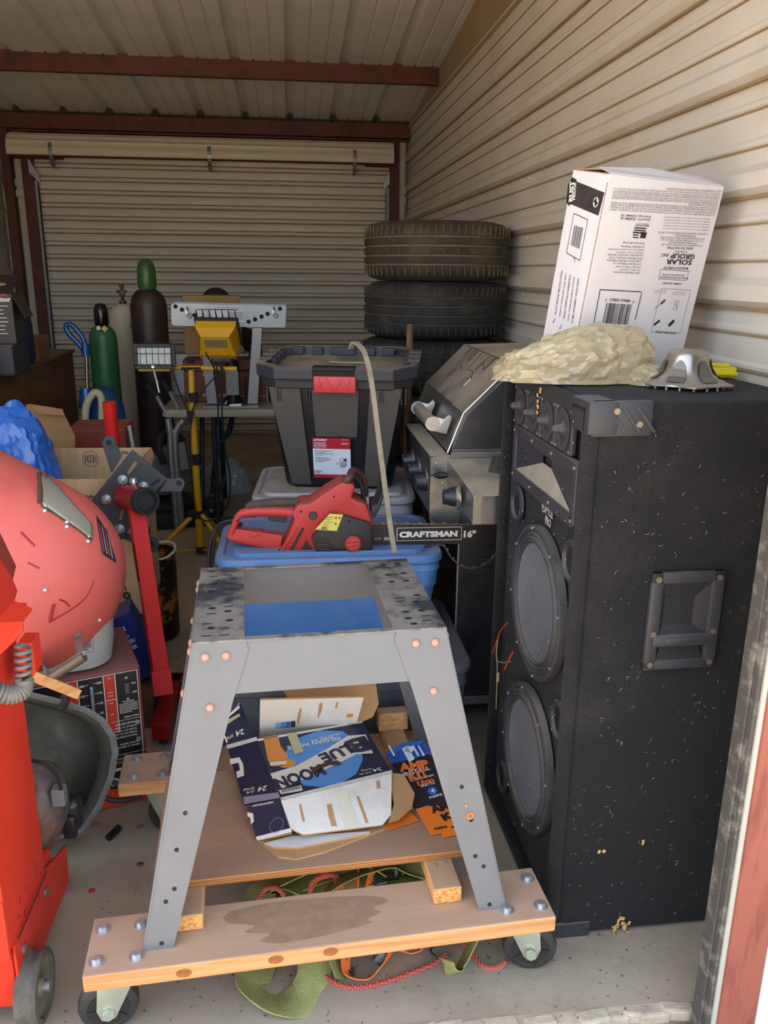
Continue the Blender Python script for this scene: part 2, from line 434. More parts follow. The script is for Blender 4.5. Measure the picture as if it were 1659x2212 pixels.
# left wall (mostly out of sight) and front wall with the opening the photograph is taken through
pr = rib_profile(-.02, 3.3, .2535, 1.4585)
b = MB(); b.sheet([(XL-.02+d, z) for z, d in pr], YB-YF, 'y', .0012); struct(b.build('wall_left', m_wall, loc=(0, YF, 0)))
b = MB(); XJ = .945
b.box(((XJ+XR+.05)/2, YF+.02, 1.66), (XR+.05-XJ, .03, 3.32)); b.box((-.7, YF+.02, 3.05), (3.45, .03, .6))
b.box((XL+.06, YF+.02, 1.66), (.2, .03, 3.32)); struct(b.build('wall_front', m_wall))
b = MB(); b.box((.913+1.0, YF-.03, 1.6), (2.0, .03, 3.4)); struct(b.build('wall_outside', m_white))
# right jamb: grey seal, galvanised track, red post
m_jred = mat('jamb_red', '#8f5042', .55, col2='#6f342a', c2scale=9, c2lo=.5, c2hi=.7, stretch=(3, 3, .5))
b = MB(); b.box((.8715, YF-.002, 1.2), (.081, .09, 2.7), .006); struct(b.build('trim_12', m_jred))
b = MB(); b.box((.826, YF-.012, 1.2), (.010, .06, 2.7), .002); struct(b.build('trim_13', mat('seal_pale', '#a9a89e', .6)))
b = MB(); b.box((.817, YF-.012, 1.2), (.009, .05, 2.7), .002); b.box((.810, YF-.005, 1.2), (.006, .035, 2.7), .002); struct(b.build('trim_14', mat('seal_rubber', '#4a4742', .8, col2='#77736a', c2scale=30)))
# ---- roll-up door
m_slat = mat('door_paint', '#d8d1c3', .45, var=.05, vscale=3, col2='#c2b496', c2scale=1.3, c2lo=.55, c2hi=.8, stretch=(.4, 1, 4), world=True)
m_groove = mat('groove_brown', '#5b402b', .9, world=True)
door = thing('door_1', '', 'x', (0, 0, 0)); 
for k_ in ('label', 'category'): del door[k_]
door['kind'] = 'structure'
YD = 7.88; XA, XB_ = -2.125, .93; P_ = .1065
def slat_mesh():
    b = MB(); pr = [(0, .006), (0, .058)]
    pr += [(-.002, .060), (.006, .062), (.006, .066)]
    for i in range(7): a = -pi/2+pi*i/6; pr.append((.004-.016*cos(a), .083+.016*sin(a)))
    pr += [(.006, .101), (.006, .104), (0, .1065), (0, .1125)]
    b.sheet([(y, z) for y, z in pr], XB_-XA, 'x', .001); return b
s0 = slat_mesh().build('slat', m_slat, door, smooth=50); s0.location = (XA, YD, .03)
for i in range(1, 23): dup(s0, door, (XA, YD, .03+i*P_))
b = MB()
for i in range(23): b.box(((XA+XB_)/2, YD+.0035, .03+i*P_+.0645), (XB_-XA, .004, .006)); b.box(((XA+XB_)/2, YD+.0035, .03+i*P_+.1035), (XB_-XA, .004, .005))
b.split('groove_strip', m_groove, door)  # dark brown strips along the grooves of every slat
b = MB(); b.box(((XA+XB_)/2, YD-.005, .016), (XB_-XA, .035, .03), .003); b.build('bottom_bar', m_galv, door)
# curtain wound over the drum at the top, pipe, springs stays
b = MB(); pr = []
for i in range(34):
    a = radians(-28)+radians(150)*i/33; r = .115+.010*max(0, sin(i*1.15)); pr.append((7.74-r*cos(a), 2.455+r*sin(a)))
b.sheet(pr, 3.21, 'x', .0015); b.build('curtain_roll', mat('door_roll', '#ddd4bd', .4, var=.04, world=True), door, smooth=60, loc=(-2.27, 0, 0))
b = MB(); b.cyl((-2.25, 7.74, 2.42), (-1.85, 7.74, 2.42), .042, seg=16); b.cyl((-1.85, 7.74, 2.42), (.7, 7.74, 2.42), .024, seg=14); b.cyl((.7, 7.74, 2.42), (.93, 7.74, 2.42), .042, seg=16); b.build('drum_pipe', m_red, door, smooth=True)
for xx in (-1.92, -.63, .60):
    b = MB(); pts = [(.0, 7.74-.125*cos(a), 2.435+.125*sin(a)) for a in [radians(-100+130*i/12) for i in range(13)]]
    b.tube(pts, .01, flat=(.03, .006)); b.poly([(0, 7.74, 2.47), (0, 7.64, 2.44), (0, 7.625, 2.39), (0, 7.66, 2.34), (0, 7.71, 2.315), (0, 7.74, 2.33)], .003, (1, 0, 0))
    b.build('drum_stay', mat('stay_steel', '#8b8f8e', .4, .7), door, loc=(xx, 0, 0))
for xx, s in ((-2.13, 1), (.93, -1)):
    b = MB(); b.box((xx+.012*s, 7.83, 1.12), (.045, .05, 2.2), .002); b.box((xx+.03*s, 7.80, 1.12), (.012, .02, 2.2)); b.build('guide_track', mat('track_steel', '#8c9290', .5, .6), door)
    b = MB(); b.box((xx+.036*s, 7.815, 1.1), (.006, .03, 2.16)); b.build('track_seal', mat('black_rubber', '#161616', .7), door)
    b = MB(); b.poly([(xx-.02*s, 7.79, 2.40), (xx-.02*s, 7.79, 2.28), (xx+.06*s, 7.79, 2.2), (xx+.06*s, 7.79, 2.25)], .01); b.build('guide_bracket', m_galv, door)

# added unseen slabs behind the ribbed sheets block sky light leaking through gaps
b = MB(); b.box((XR+.045, (YF+YB)/2, 1.7), (.05, YB-YF+.2, 3.6)); b.box((XL-.08, (YF+YB)/2, 1.7), (.08, YB-YF+.2, 3.6)); b.box(((XR+XL)/2, YB+.07, 1.62), (XR-XL+.2, .05, 3.3)); b.build('light_block', mat('light_block', '#8d8674', .7), bpy.data.objects['wall_right']).matrix_parent_inverse = Matrix.Translation((0, -YF, 0))

b = MB(); P_ = [(x, y, zroof(y)+.052) for x, y in ((XL-.12, YF-.35), (XR+.08, YF-.35), (XR+.08, YB+.12), (XL-.12, YB+.12))]; b.poly(P_, .02, (0, 0, 1)); b.build('roof_light_block', MATS['light_block'], bpy.data.objects['ceiling'])  # added unseen slab over the roof sheet, keeps sky light from leaking in
# ================================================================ wheeled dolly
def woodmat(name, top, side, dark, axis, stain=False):
    m = mat(name, side, .75, wood=(dark, axis), dust=top, dustamt=.86, dustfull=True, bump=.12, bscale=40, stretch=axis)
    return m
m_plk = woodmat('fir_x', '#a98f79', '#d09d68', '#bd8450', (.5, 6, 14))
m_ply = woodmat('fir_shelf', '#957b66', '#c4874a', '#a8703c', (.4, 7, 60))
m_jst = woodmat('fir_y', '#a68a70', '#dcaa70', '#c99257', (7, .5, 14))
m_end = mat('fir_end', '#e0a660', .8, wood=('#b97838', (25, 25, 30)))
m_zinc = mat('zinc', '#c3c9cc', .35, .8)
m_rubb = mat('caster_rubber', '#2f2e2c', .6, var=.2, vscale=30, dust='#6d665c', dustamt=.5)
m_stain = mat('damp_stain', '#93785f', .8, var=.15, vscale=40)
D0 = (.057, 1.355, .155); DRZ = .061
dolly = thing('wooden_dolly', 'low rolling dolly of fir planks on four casters under the grey tool stand', 'dolly', (.057, 1.355, 0), DRZ)
def plank(cx, cy, z, L, Wd, T, m, name='plank', bev=.003):
    b = MB(); b.box((cx, cy, z+T/2), (L, Wd, T), bev); return b.build(name, m, dolly)
pf = plank(0, .076, .155, .96, .153, .038, m_plk)
pr_ = plank(-.012, .70, .155, .965, .145, .038, m_plk, 'plank')
# damp patch soaked into the front plank and knots on its edge
b = MB(); r = random.Random(3)
pts = [(p.x, p.y) for p in spline([(-.20, .126), (-.10, .138), (.06, .128), (.12, .116), (.135, .100), (.10, .088), (.115, .072), (.085, .058), (.09, .046), (.03, .034), (-.02, .026), (-.10, .022), (-.14, .034), (-.12, .05), (-.17, .062), (-.15, .078), (-.20, .092), (-.215, .110), (-.20, .126)], 4)] if False else [(v.x, v.y) for v in spline([(x, y, 0) for x, y in [(-.20, .126), (-.10, .138), (.06, .128), (.12, .116), (.135, .100), (.10, .088), (.115, .072), (.085, .058), (.09, .046), (.03, .034), (-.02, .026), (-.10, .022), (-.14, .034), (-.12, .05), (-.17, .062), (-.15, .078), (-.20, .092), (-.215, .110)]], 4)]
b.poly([(x, y, .1934) for x, y in pts]); b.build('stain', m_stain, dolly)
b = MB()
for kx, kz in ((-.29, .172), (-.11, .176), (.0, .178)):
    for rr, dy in ((.013, -.0006), (.007, -.0010)): b.poly([(kx+rr*1.2*cos(t), dy, kz+rr*sin(t)*.8) for t in [2*pi*i/14 for i in range(14)]], .0004, (0, -1, 0))
b.split('knot', mat('knot', '#9a5c2a', .8, var=.3, vscale=80), dolly)
def joist(cx, L, y0):
    b = MB(); b.box((cx, y0+L/2, .193+.019), (.062, L, .038), .003); o = b.build('joist', m_jst, dolly)
    b = MB(); b.box((cx, y0-.0006, .193+.019), (.056, .001, .033)); b.build('end_grain', m_end, o); return o
joist(-.285, .70, .085); joist(.262, .71, .075)
b = MB(); b.box((-.268, .052+.15+.0, .2125), (.02, .03, .002)); b.xf(Matrix.Identity(4)); b.b.free()
b = MB(); b.box((.0, .365, .240), (.72, .40, .018), .0015); shelf = b.build('shelf_board', m_ply, dolly)
b = MB()
for i in range(3): b.box((0, .1645, .2345+i*.005), (.716, .001, .0012))
b.split('ply_seam', mat('ply_seam', '#7d4a22', .9), shelf)
b = MB(); b.box((.262, .735, .231+.028), (.085, .04, .056), .003); b.build('block', m_jst, dolly)
b = MB(); b.box((-.285, .735, .231+.019), (.085, .06, .038), .003); b.build('block', m_jst, dolly)
# screws in joists
b = MB(); b.cyl((0, 0, 0), (0, 0, .0015), .005, seg=10); b.box((0, 0, .0017), (.005, .0012, .0006)); b.box((0, 0, .0017), (.0012, .005, .0006))
sc = b.build('screw', m_zinc, dolly); sc.location = (-.28, .13, .2312)
dup(sc, dolly, (.275, .155, .2312)); dup(sc, dolly, (.25, .15, .2312))
# hex bolts with washers, four per corner
b = MB(); b.cyl((0, 0, 0), (0, 0, .002), .0155, seg=20); b.cyl((0, 0, .002), (0, 0, .011), .009, .0085, seg=6)
bolt = b.build('hex_bolt', m_zinc, dolly, smooth=False); first = True
for cx in (-.42, .42):
    for cy, ys in ((.076, (-.042, .042)), (.70, (-.042, .042))):
        for dx in (-.038, .038):
            for dy in ys:
                p = (cx+dx, cy+dy, .193)
                if first: bolt.location = p; first = False
                else: dup(bolt, dolly, p)
def caster(x, y, ang):
    root_M = Matrix.Translation((x, y, 0)) @ Matrix.Rotation(ang, 4, 'Z')
    b = MB(); R = .060
    b.lathe([(.0, -.020), (R-.012, -.020), (R-.003, -.015), (R, -.006), (R, .006), (R-.003, .015), (R-.012, .020), (0, .020)], Matrix.Translation((.03, 0, R)) @ Matrix.Rotation(pi/2, 4, 'X'), 32)
    b.xf(root_M); wh = b.build('caster_wheel', m_rubb, dolly, smooth=True)
    b = MB()
    for s in (-1, 1):
        b.lathe([(.012, .0205*s), (.040, .0205*s), (.042, .0215*s)], Matrix.Translation((.03, 0, R)) @ Matrix.Rotation(pi/2, 4, 'X'), 24)
        for k in range(5): a = 2*pi*k/5; b.box((.03+.027*cos(a), .0212*s, R+.027*sin(a)), (.03, .004, .006), 0, Matrix.Rotation(-a, 4, 'Y'))
    b.xf(root_M); b.build('hub', mat('hub', '#232220', .6), wh)
    b = MB()
    for s in (-1, 1):
        b.poly([(-.035, .026*s, .145), (.045, .026*s, .145), (.052, .029*s, .07), (.044, .029*s, .045), (.03, .029*s, .04), (.016, .029*s, .047), (-.02, .027*s, .12)], .003, (0, 1, 0), .0008)
    b.box((.005, 0, .146), (.08, .06, .005), .001); b.cyl((0, 0, .146), (0, 0, .155), .03); b.box((0, 0, .1535), (.10, .085, .003))
    b.cyl((.03, -.034, R), (.03, .034, R), .006); b.cyl((.03, -.040, R), (.03, -.032, R), .012, seg=6); b.cyl((.03, .032, R), (.03, .040, R), .012, seg=6)
    b.xf(root_M); b.build('caster_fork', mat('fork_zinc', '#b9bfae', .35, .55, var=.08, vscale=10), dolly, smooth=30)
caster(-.420, .070, radians(186)); caster(.425, .080, radians(-14)); caster(-.40, .69, radians(-20)); caster(.41, .70, radians(10))

# ================================================================ grey tool stand
m_gry = mat('stand_grey', '#6e7073', .42, .1, var=.04, vscale=5, col2='#686a6d', c2scale=3)
m_gtop = mat('stand_top', '#383c43', .6, .1, var=.12, vscale=30, col2='#86827a', c2scale=9, c2lo=.42, c2hi=.54)
m_cop = mat('copper_rivet', '#b98f7c', .45, .2, var=.15, vscale=90)
m_blk = mat('black_hole', '#1d1d1e', .8)
ST = thing('tool_stand', 'grey sheet metal tool stand with splayed legs and open top standing on the dolly', 'stand', (.042, 1.728, .193), .055)
H, w0, d0, w1, d1 = .607, .51, .425, .755, .66
def crn(sx, sy, t): return Vector((sx*(w1+(w0-w1)*t)/2, sy*(d1+(d0-d1)*t)/2, H*t))
T_ = .0025
for sx in (-1, 1):
    for sy in (-1, 1):
        a, c = crn(sx, sy, 0), crn(sx, sy, 1)
        hx = Vector((-sx, 0, 0)); hy = Vector((0, -sy, 0)); b = MB()
        t2 = .80
        nf = Vector((0, sy, .19)).normalized(); ns = Vector((sx, 0, .2)).normalized()
        b.poly([a, a+hx*.060, crn(sx, sy, t2)+hx*.098, crn(sx, sy, .97)+hx*.112, c+hx*.104, c], -T_, nf)
        b.poly([a, a+hy*.060, crn(sx, sy, t2)+hy*.098, crn(sx, sy, .97)+hy*.112, c+hy*.104, c], -T_, ns)
        for k in range(13):
            pass
        b.tube([a+Vector((sx, sy, 0))*-.0035, c+Vector((sx, sy, 0))*-.0035], .0042, 8)
        leg = b.build('leg', m_gry, ST, smooth=25)
        hb = MB()
        for t, dx in ((.02, .035), (.16, .03), (.20, .043), (.33, .035), (.45, .04)):
            p = crn(sx, sy, t)+hx*dx+nf*.0004; x_ = Vector((1, 0, 0)); y_ = nf.cross(x_)
            hb.poly([p+x_*.0045*cos(q)+y_*.0045*sin(q) for q in [2*pi*i/12 for i in range(12)]], .0006, nf)
        hb.split('bolt_hole', m_blk, leg)
# aprons
def apron(sx, sy, hgt, name='apron'):
    b = MB(); t = 1-hgt/H; o = .0028
    if sy: P = [crn(-1, sy, t)+Vector((.02, -sy*o, 0)), crn(1, sy, t)+Vector((-.02, -sy*o, 0)), crn(1, sy, 1)+Vector((-.003, -sy*o, 0)), crn(-1, sy, 1)+Vector((.003, -sy*o, 0))]; n = Vector((0, sy, .19)).normalized()
    else: P = [crn(sx, -1, t)+Vector((-sx*o, .02, 0)), crn(sx, 1, t)+Vector((-sx*o, -.02, 0)), crn(sx, 1, 1)+Vector((-sx*o, -.003, 0)), crn(sx, -1, 1)+Vector((-sx*o, .003, 0))]; n = Vector((sx, 0, .2)).normalized()
    b.poly(P, -T_, n); return b.build(name, m_gry, ST)
for q in ((0, -1), (0, 1), (-1, 0), (1, 0)): apron(q[0], q[1], .105)
# top: two side plates and front/back returns
for sx, wd in ((-1, .102), (1, .108)):
    b = MB(); x0 = sx*w0/2; x1 = x0-sx*wd
    b.poly([(x0, -d0/2, H), (x1, -d0/2, H), (x1, d0/2, H), (x0, d0/2, H)], .003, (0, 0, 1), .0008)
    b.box((x0-sx*.001, 0, H-.004), (.004, d0, .01)); o = b.build('top_plate', m_gtop, ST)
    hb = MB(); r = random.Random(5+sx)
    for yy in (-.18, -.155, -.12, -.07, -.04, .06, .10, .15, .18):
        for k in range(2):
            cx = x0-sx*(.03+.036*k+r.uniform(-.006, .006)); cy = yy+r.uniform(-.008, .008)
            if r.random() < .5: hb.box((cx, cy, H+.0032), (.020, .004, .0006))
            else: hb.poly([(cx+.008*cos(q), cy+.0055*sin(q), H+.0033) for q in [2*pi*i/14 for i in range(14)]], .0004, (0, 0, 1))
    hb.split('slot', m_blk, o)
for sy in (-1, 1):
    b = MB(); b.box((0, sy*(d0/2-.008), H+.0005), (w0-.01, .017, .003), .0008); b.build('top_rim', m_gtop, ST)
# rivets
b = MB(); b.lathe([(.0088, 0), (.0085, .002), (.006, .0046), (.003, .0056), (0, .006)], None, 14)
rv = b.build('rivet', m_cop, ST, smooth=True); fst = True
for sy in (-1, 1):
    n = Vector((0, sy, .19)).normalized()
    for sx in (-1, 1):
        for t, dx in ((.955, .030), (.955, .070), (.79, .055)):
            p = crn(sx, sy, t)-Vector((sx, 0, 0))*dx+n*.0005; rot = n.to_track_quat('Z', 'Y').to_euler()
            if fst: rv.location = p; rv.rotation_euler = rot; fst = False
            else: dup(rv, ST, p, rot)
for sx in (-1, 1):
    n = Vector((sx, 0, .2)).normalized(); rot = n.to_track_quat('Z', 'Y').to_euler()
    for sy in (-1, 1):
        for t, dy in ((.955, .030), (.955, .070), (.80, .055)): dup(rv, ST, crn(sx, sy, t)-Vector((0, sy, 0))*dy+n*.0005, rot)

# ================================================================ loudspeaker cabinet
m_carp = mat('black_carpet', '#0f0f11', .98, var=.6, vscale=190, col2='#242221', c2scale=4.5, c2lo=.45, c2hi=.7, bump=1., bscale=300, specks='#8a867c', spscale=60, spth=.05, sheen=.04)
m_pls = mat('dark_plastic', '#33343a', .5, var=.08, vscale=14, dust='#7a7670', dustamt=.6)
m_cone = mat('paper_cone', '#68696d', .75, var=.12, vscale=7, specks='#c9c7c2', spscale=48, spth=.07, dust='#8a857c', dustamt=.9)
m_surr = mat('cone_surround', '#3a3a3b', .6, var=.15, vscale=30, dust='#7d776d', dustamt=.8)
m_logo = mat('silver_logo', '#b9bab8', .4, .3)
SPH, SPW, SPD = 1.262, .60, .497
SP = thing('loudspeaker_cabinet', 'tall black carpeted loudspeaker cabinet facing left beside the tool stand', 'speaker', (.572, 1.823, 0), -1.551)
XN = SPW/2
# hollow shell: carpeted box with a recessed baffle so woofers sit in real openings
b = MB(); tb = .022
b.box((0, SPD/2+.012, SPH/2), (SPW, SPD-.012, SPH), .018, seg=4); o = b.build('cabinet', m_carp, SP, smooth=40)
b = MB()
for c, d in (((-XN+.016, .006, SPH/2), (.032, .03, SPH)), ((XN-.016, .006, SPH/2), (.032, .03, SPH)), ((0, .006, SPH-.016), (SPW, .03, .032)), ((0, .006, .016), (SPW, .03, .032))): b.box(c, d, .012, seg=3)
b.build('front_edge', m_carp, SP, smooth=40)
BF = PL(SP, (0, .010, 0), (1, 0, 0), (0, 0, 1))
def woofer(px_, py_, R):
    x, z = px_, py_
    M = Matrix.Translation((x, .0028, z)) @ Matrix.Rotation(pi/2, 4, 'X')
    b = MB(); b.lathe([(R, -.009), (R, 0), (R, .008), (R-.006, .011), (R-.014, .010), (R-.016, .004)], M, 48); fr = b.build('woofer_frame', m_surr, SP, smooth=30)
    b = MB(); pr = [(R-.015, .006)]
    for i in range(9): t = i/8; pr.append((R-.017-t*.028, .006+.006*abs(sin(t*pi*3))))
    b.lathe(pr, M, 48); b.build('surround', m_surr, fr, smooth=60)
    b = MB(); b.lathe([(R-.045, .005), (R-.058, .0005), (R-.09, -.004), (.06, -.0085), (.055, -.0088), (0, -.0088)], M, 48); b.build('cone', m_cone, fr, smooth=60)
    b = MB(); s = MB()
    for k in range(8): a = 2*pi*k/8+.2; s.cyl((x+(R-.008)*cos(a), -.004, z+(R-.008)*sin(a)), (x+(R-.008)*cos(a), -.011, z+(R-.008)*sin(a)), .0035, seg=8)
    s.split('screw', m_zinc, fr); b.b.free(); return x, z
wu = woofer(.045, .745, .187); wl = woofer(.045, .325, .187)
# four bullet tweeters in a row
for k, (qx, qy) in enumerate(((1138, 884), (1164, 903), (1195, 922), (1232, 944))):
    x, z = BF.px(qx, qy); x = -.150+k*.104
    z = 1.186
    b = MB(); b.box((x, .002, z), (.098, .014, .098), .004); hf = b.build('tweeter_frame', m_pls, SP)
    b = MB(); M = Matrix.Translation((x, -.006, z)) @ Matrix.Rotation(pi/2, 4, 'X') @ Matrix.Diagonal((.82, .86, 1, 1))
    b.lathe([(.052, .001), (.048, .0025), (.040, .0018), (.030, -.002), (.018, -.005), (.0, -.005)], M, 28); b.build('horn_mouth', mat('horn_inner', '#3f4045', .35, dust='#7a7670'), hf, smooth=True)
    b = MB(); b.lathe([(.0, .026), (.006, .023), (.0095, .016), (.010, .008), (.013, .003), (.022, -.001)], Matrix.Translation((x, -.006, z)) @ Matrix.Rotation(pi/2, 4, 'X'), 18); b.build('bullet', m_pls, hf, smooth=True)
    b = MB()
    for sx in (-1, 1):
        for sz in (-1, 1): b.cyl((x+sx*.042, -.004, z+sz*.042), (x+sx*.042, -.007, z+sz*.042), .003, seg=8)
    b.split('screw', m_zinc, hf)
# rectangular horn under the tweeters: frame, slanted throat sides
z1, z0 = 1.122, 1.010; xa, xb = -.175, .25
b = MB()
for c, d in (((0.0375, .0, z1), (xb-xa, .016, .024)), ((.0375, .0, z0), (xb-xa, .016, .03)), ((xa, .0, (z0+z1)/2), (.024, .016, z1-z0+.02)), ((xb, .0, (z0+z1)/2), (.024, .016, z1-z0+.02))): b.box(c, d, .003)
hn = b.build('horn_frame', m_pls, SP)
# the horn flares into the cabinet: walls as thin sheets in front of a dark throat, sunk 9 mm behind the frame and widened by a false perspective-free box
b = MB(); y1 = .0085; xm = .0375
b.poly([(xa+.012, -.004, z1-.012), (xb-.012, -.004, z1-.012), (xm+.03, y1, (z0+z1)/2+.03), (xm-.03, y1, (z0+z1)/2+.03)])
b2 = MB(); b2.poly([(xa+.012, -.0045, z0+.0145), (xm-.03, y1, (z0+z1)/2+.012), (xm+.03, y1, (z0+z1)/2+.012), (xb-.012, -.0045, z0+.0145)]); b2.build('horn_floor', mat('horn_floor_dust', '#8d877a', .85, var=.15, vscale=20), hn)
b.poly([(xa+.012, -.004, z0+.015), (xa+.012, -.004, z1-.012), (xm-.03, y1, (z0+z1)/2+.03), (xm-.03, y1, (z0+z1)/2+.012)])
b.poly([(xb-.012, -.004, z0+.015), (xm+.03, y1, (z0+z1)/2+.012), (xm+.03, y1, (z0+z1)/2+.03), (xb-.012, -.004, z1-.012)])
b.build('horn_throat', mat('horn_throat', '#2f3036', .3, dust='#a29b8d', dustamt=1.), hn)
b = MB()
for xx in (xa, xm-.07, xm+.07, xb): b.cyl((xx, -.007, z1), (xx, -.010, z1), .004, seg=8); b.cyl((xx, -.007, z0), (xx, -.010, z0), .004, seg=8)
b.split('screw', m_zinc, hn)
# bass ports
for x, z, R in ((-.168, .93, .036), (.232, .915, .036), (-.168, .125, .036), (.232, .535, .036)):
    M = Matrix.Translation((x, .010, z)) @ Matrix.Rotation(pi/2, 4, 'X'); b = MB()
    b.lathe([(R+.012, 0), (R+.011, .006), (R+.004, .009), (R, .006), (R-.002, .0015)], M, 28); b.lathe([(R-.002, .0015), (0, .0012)], M, 28); po = b.build('bass_port', m_pls, SP, smooth=True)
    b = MB(); b.lathe([(R-.004, .002), (0, .002)], M, 28); b.build('port_opening', mat('port_dark', '#0a0a0b', .9), po)
# logo
x, z = .062, .966
BF.text('PYLE', x+.01, z+.011, m_logo, h=.020, w=.05, bold=.05).text('PRO', x+.006, z-.013, m_logo, h=.021, w=.04, bold=.05)
BF.ell(x-.03, z+.014, .015, .015, m_logo, 2).ell(x-.03, z+.014, .010, .010, m_carp, 3).ell(x-.03, z+.014, .006, .006, m_logo, 4).done()
# corner protectors
def corner_prot(sz):
    b = MB(); z = SPH-.030 if sz > 0 else .030
    b.box((XN-.045+.002, .022, z), (.10, .062, .066), .006)
    z = SPH-.032 if sz > 0 else .032
    b.box((XN-.006, .062, z), (.020, .125, .070), .005)
    c = b.build('corner_protector', m_pls, SP, smooth=30); b = MB()
    for k in range(4): b.box((XN+.0045, .020+k*.030, z-.002), (.004, .006, .062), .001, Matrix.Rotation(radians(38), 4, 'X'))
    b.split('corner_rib', m_pls, c)
    b = MB()
    for yy, zz in ((.048, z+.016), (.096, z-.010)): b.cyl((XN+.004, yy, zz), (XN+.0075, yy, zz), .0065, seg=10)
    b.split('screw', mat('brassy_screw', '#8a7a66', .4, .6), c)
corner_prot(1)
b = MB(); b.box((XN-.001, .045, .020), (.008, .10, .040), .002)
for k in range(3): b.box((XN+.004, .02+k*.03, .020), (.003, .005, .032), 0, Matrix.Rotation(radians(38), 4, 'X'))
b.build('corner_protector', m_pls, SP)
# recessed carrying handle in the near side
SF = PL(SP, (XN+.0005, 0, 0), (0, 1, 0), (0, 0, 1))
c = [SF.px(*p) for p in ((1408, 1234), (1563, 1230), (1535, 1437), (1380, 1440))]
hx = sum(p[0] for p in c)/4; hz = sum(p[1] for p in c)/4; hw = .5*(c[1][0]-c[0][0]+c[2][0]-c[3][0]); hh = .5*(c[0][1]-c[3][1]+c[1][1]-c[2][1])
HM = Matrix.Translation((XN, hx, hz)) @ Matrix(((0, 0, 1, 0), (1, 0, 0, 0), (0, 1, 0, 0), (0, 0, 0, 1)))   # local x->y, y->z, z->outward
fw_, oy = hw*.17, .012
b = MB()
iw, ih_t = hw*.66, hh*.52
top = (-iw/2, iw/2, hh*.5-hh*.11-ih_t*1.0, hh*.5-hh*.11)
b.box((0, hh*.445, .007), (hw, hh*.11, .014), .004); b.box((-hw*.415, 0, .007), (hw*.17, hh, .014), .004); b.box((hw*.415, 0, .007), (hw*.17, hh, .014), .004); b.box((0, -hh*.455, .007), (hw, hh*.10, .014), .004)
b.box((0, -hh*.19, .012), (hw*.86, hh*.115, .022), .006); b.box((0, -hh*.19, .020), (hw*.55, hh*.06, .012), .003)
b.xf(HM); hd = b.build('carry_handle', m_pls, SP, smooth=30)
b = MB()
xl, xr, zt, zb = -iw/2, iw/2, hh*.39, -hh*.14
dp = .002
b.poly([(xl, zt, .010), (xr, zt, .010), (xr-.03, zt-.035, dp), (xl+.01, zt-.035, dp)]); b.poly([(xr, zt, .010), (xr, zb, .010), (xr-.03, zb+.02, dp), (xr-.03, zt-.035, dp)])
b.poly([(xl, zt, .010), (xl+.01, zt-.035, dp), (xl+.01, zb+.02, dp), (xl, zb, .010)]); b.poly([(xl+.01, zt-.035, dp), (xr-.03, zt-.035, dp), (xr-.03, zb+.02, dp), (xl+.01, zb+.02, dp)]); b.poly([(xl, zb, .010), (xl+.01, zb+.02, dp), (xr-.03, zb+.02, dp), (xr, zb, .010)])
zt2, zb2 = -hh*.25, -hh*.405
b.poly([(xl, zt2, .010), (xr, zt2, .010), (xr-.01, zt2-.004, dp), (xl+.01, zt2-.004, dp)]); b.poly([(xl+.01, zt2-.004, dp), (xr-.01, zt2-.004, dp), (xr, zb2, .010), (xl, zb2, .010)])
b.xf(HM); b.build('handle_recess', mat('handle_recess', '#26272b', .45, dust='#938d82', dustamt=1.), hd)
b = MB()
for sx in (-1, 1):
    for yy in (hh*.44, -hh*.12, -hh*.44): b.cyl((sx*hw*.415, yy, .013), (sx*hw*.415, yy, .017), .0065, seg=10)
b.xf(HM); b.split('screw', mat('brassy_screw', '#8a7a66', .4, .6), hd)
# dangling red and tan wires on the baffle
m_wr = mat('red_wire', '#b5452c', .5); m_wt = mat('tan_string', '#9b8a6a', .9)
def onbf(pts, off): return [Vector((BF.px(*p)[0], -off, BF.px(*p)[1])) for p in pts]
b = MB(); b.tube(spline(onbf([(1114, 1345), (1098, 1362), (1088, 1390), (1079, 1411)], .012)), .0022, 6); b.build('wire', m_wr, SP, label='short red wire hanging from the upper woofer')
b = MB(); b.tube(spline(onbf([(1127, 1408), (1118, 1425), (1108, 1446)], .014)), .0028, 6); b.build('wire', m_wr, SP)
b = MB(); b.tube(spline(onbf([(1092, 1375), (1089, 1420), (1100, 1430), (1120, 1428)], .012)), .0018, 6); b.tube(spline(onbf([(1089, 1420), (1091, 1445), (1089, 1500), (1088, 1530)], .012)), .0014, 6)
b.box(onbf([(1092, 1462)], .012)[0], (.008, .008, .03), .003); b.build('string', m_wt, SP)
# fuzz: tiny fibres clinging to the carpet
f = MB(); r = random.Random(12)
for i in range(230):
    y = r.uniform(.03, SPD-.02); z = r.uniform(.03, SPH-.04); L = r.uniform(.003, .011); a = r.uniform(0, 6.28); k = r.uniform(-1.5, 1.5)
    pts = [(XN+.0012, y+L*t*cos(a+k*t), z+L*t*sin(a+k*t)) for t in (0, .5, 1)]
    f.tube(pts, r.uniform(.00015, .0004), 3)
for i in range(90):
    x = r.uniform(-XN+.03, XN-.03); z = r.uniform(.05, SPH-.04); L = r.uniform(.002, .006); a = r.uniform(0, 6.28)
    f.tube([(x, -.0092, z), (x+L*cos(a), -.0094, z+L*sin(a))], .0005, 3)
o = f.build('lint', mat('lint', '#b9b4a8', .9), SP, kind='stuff')
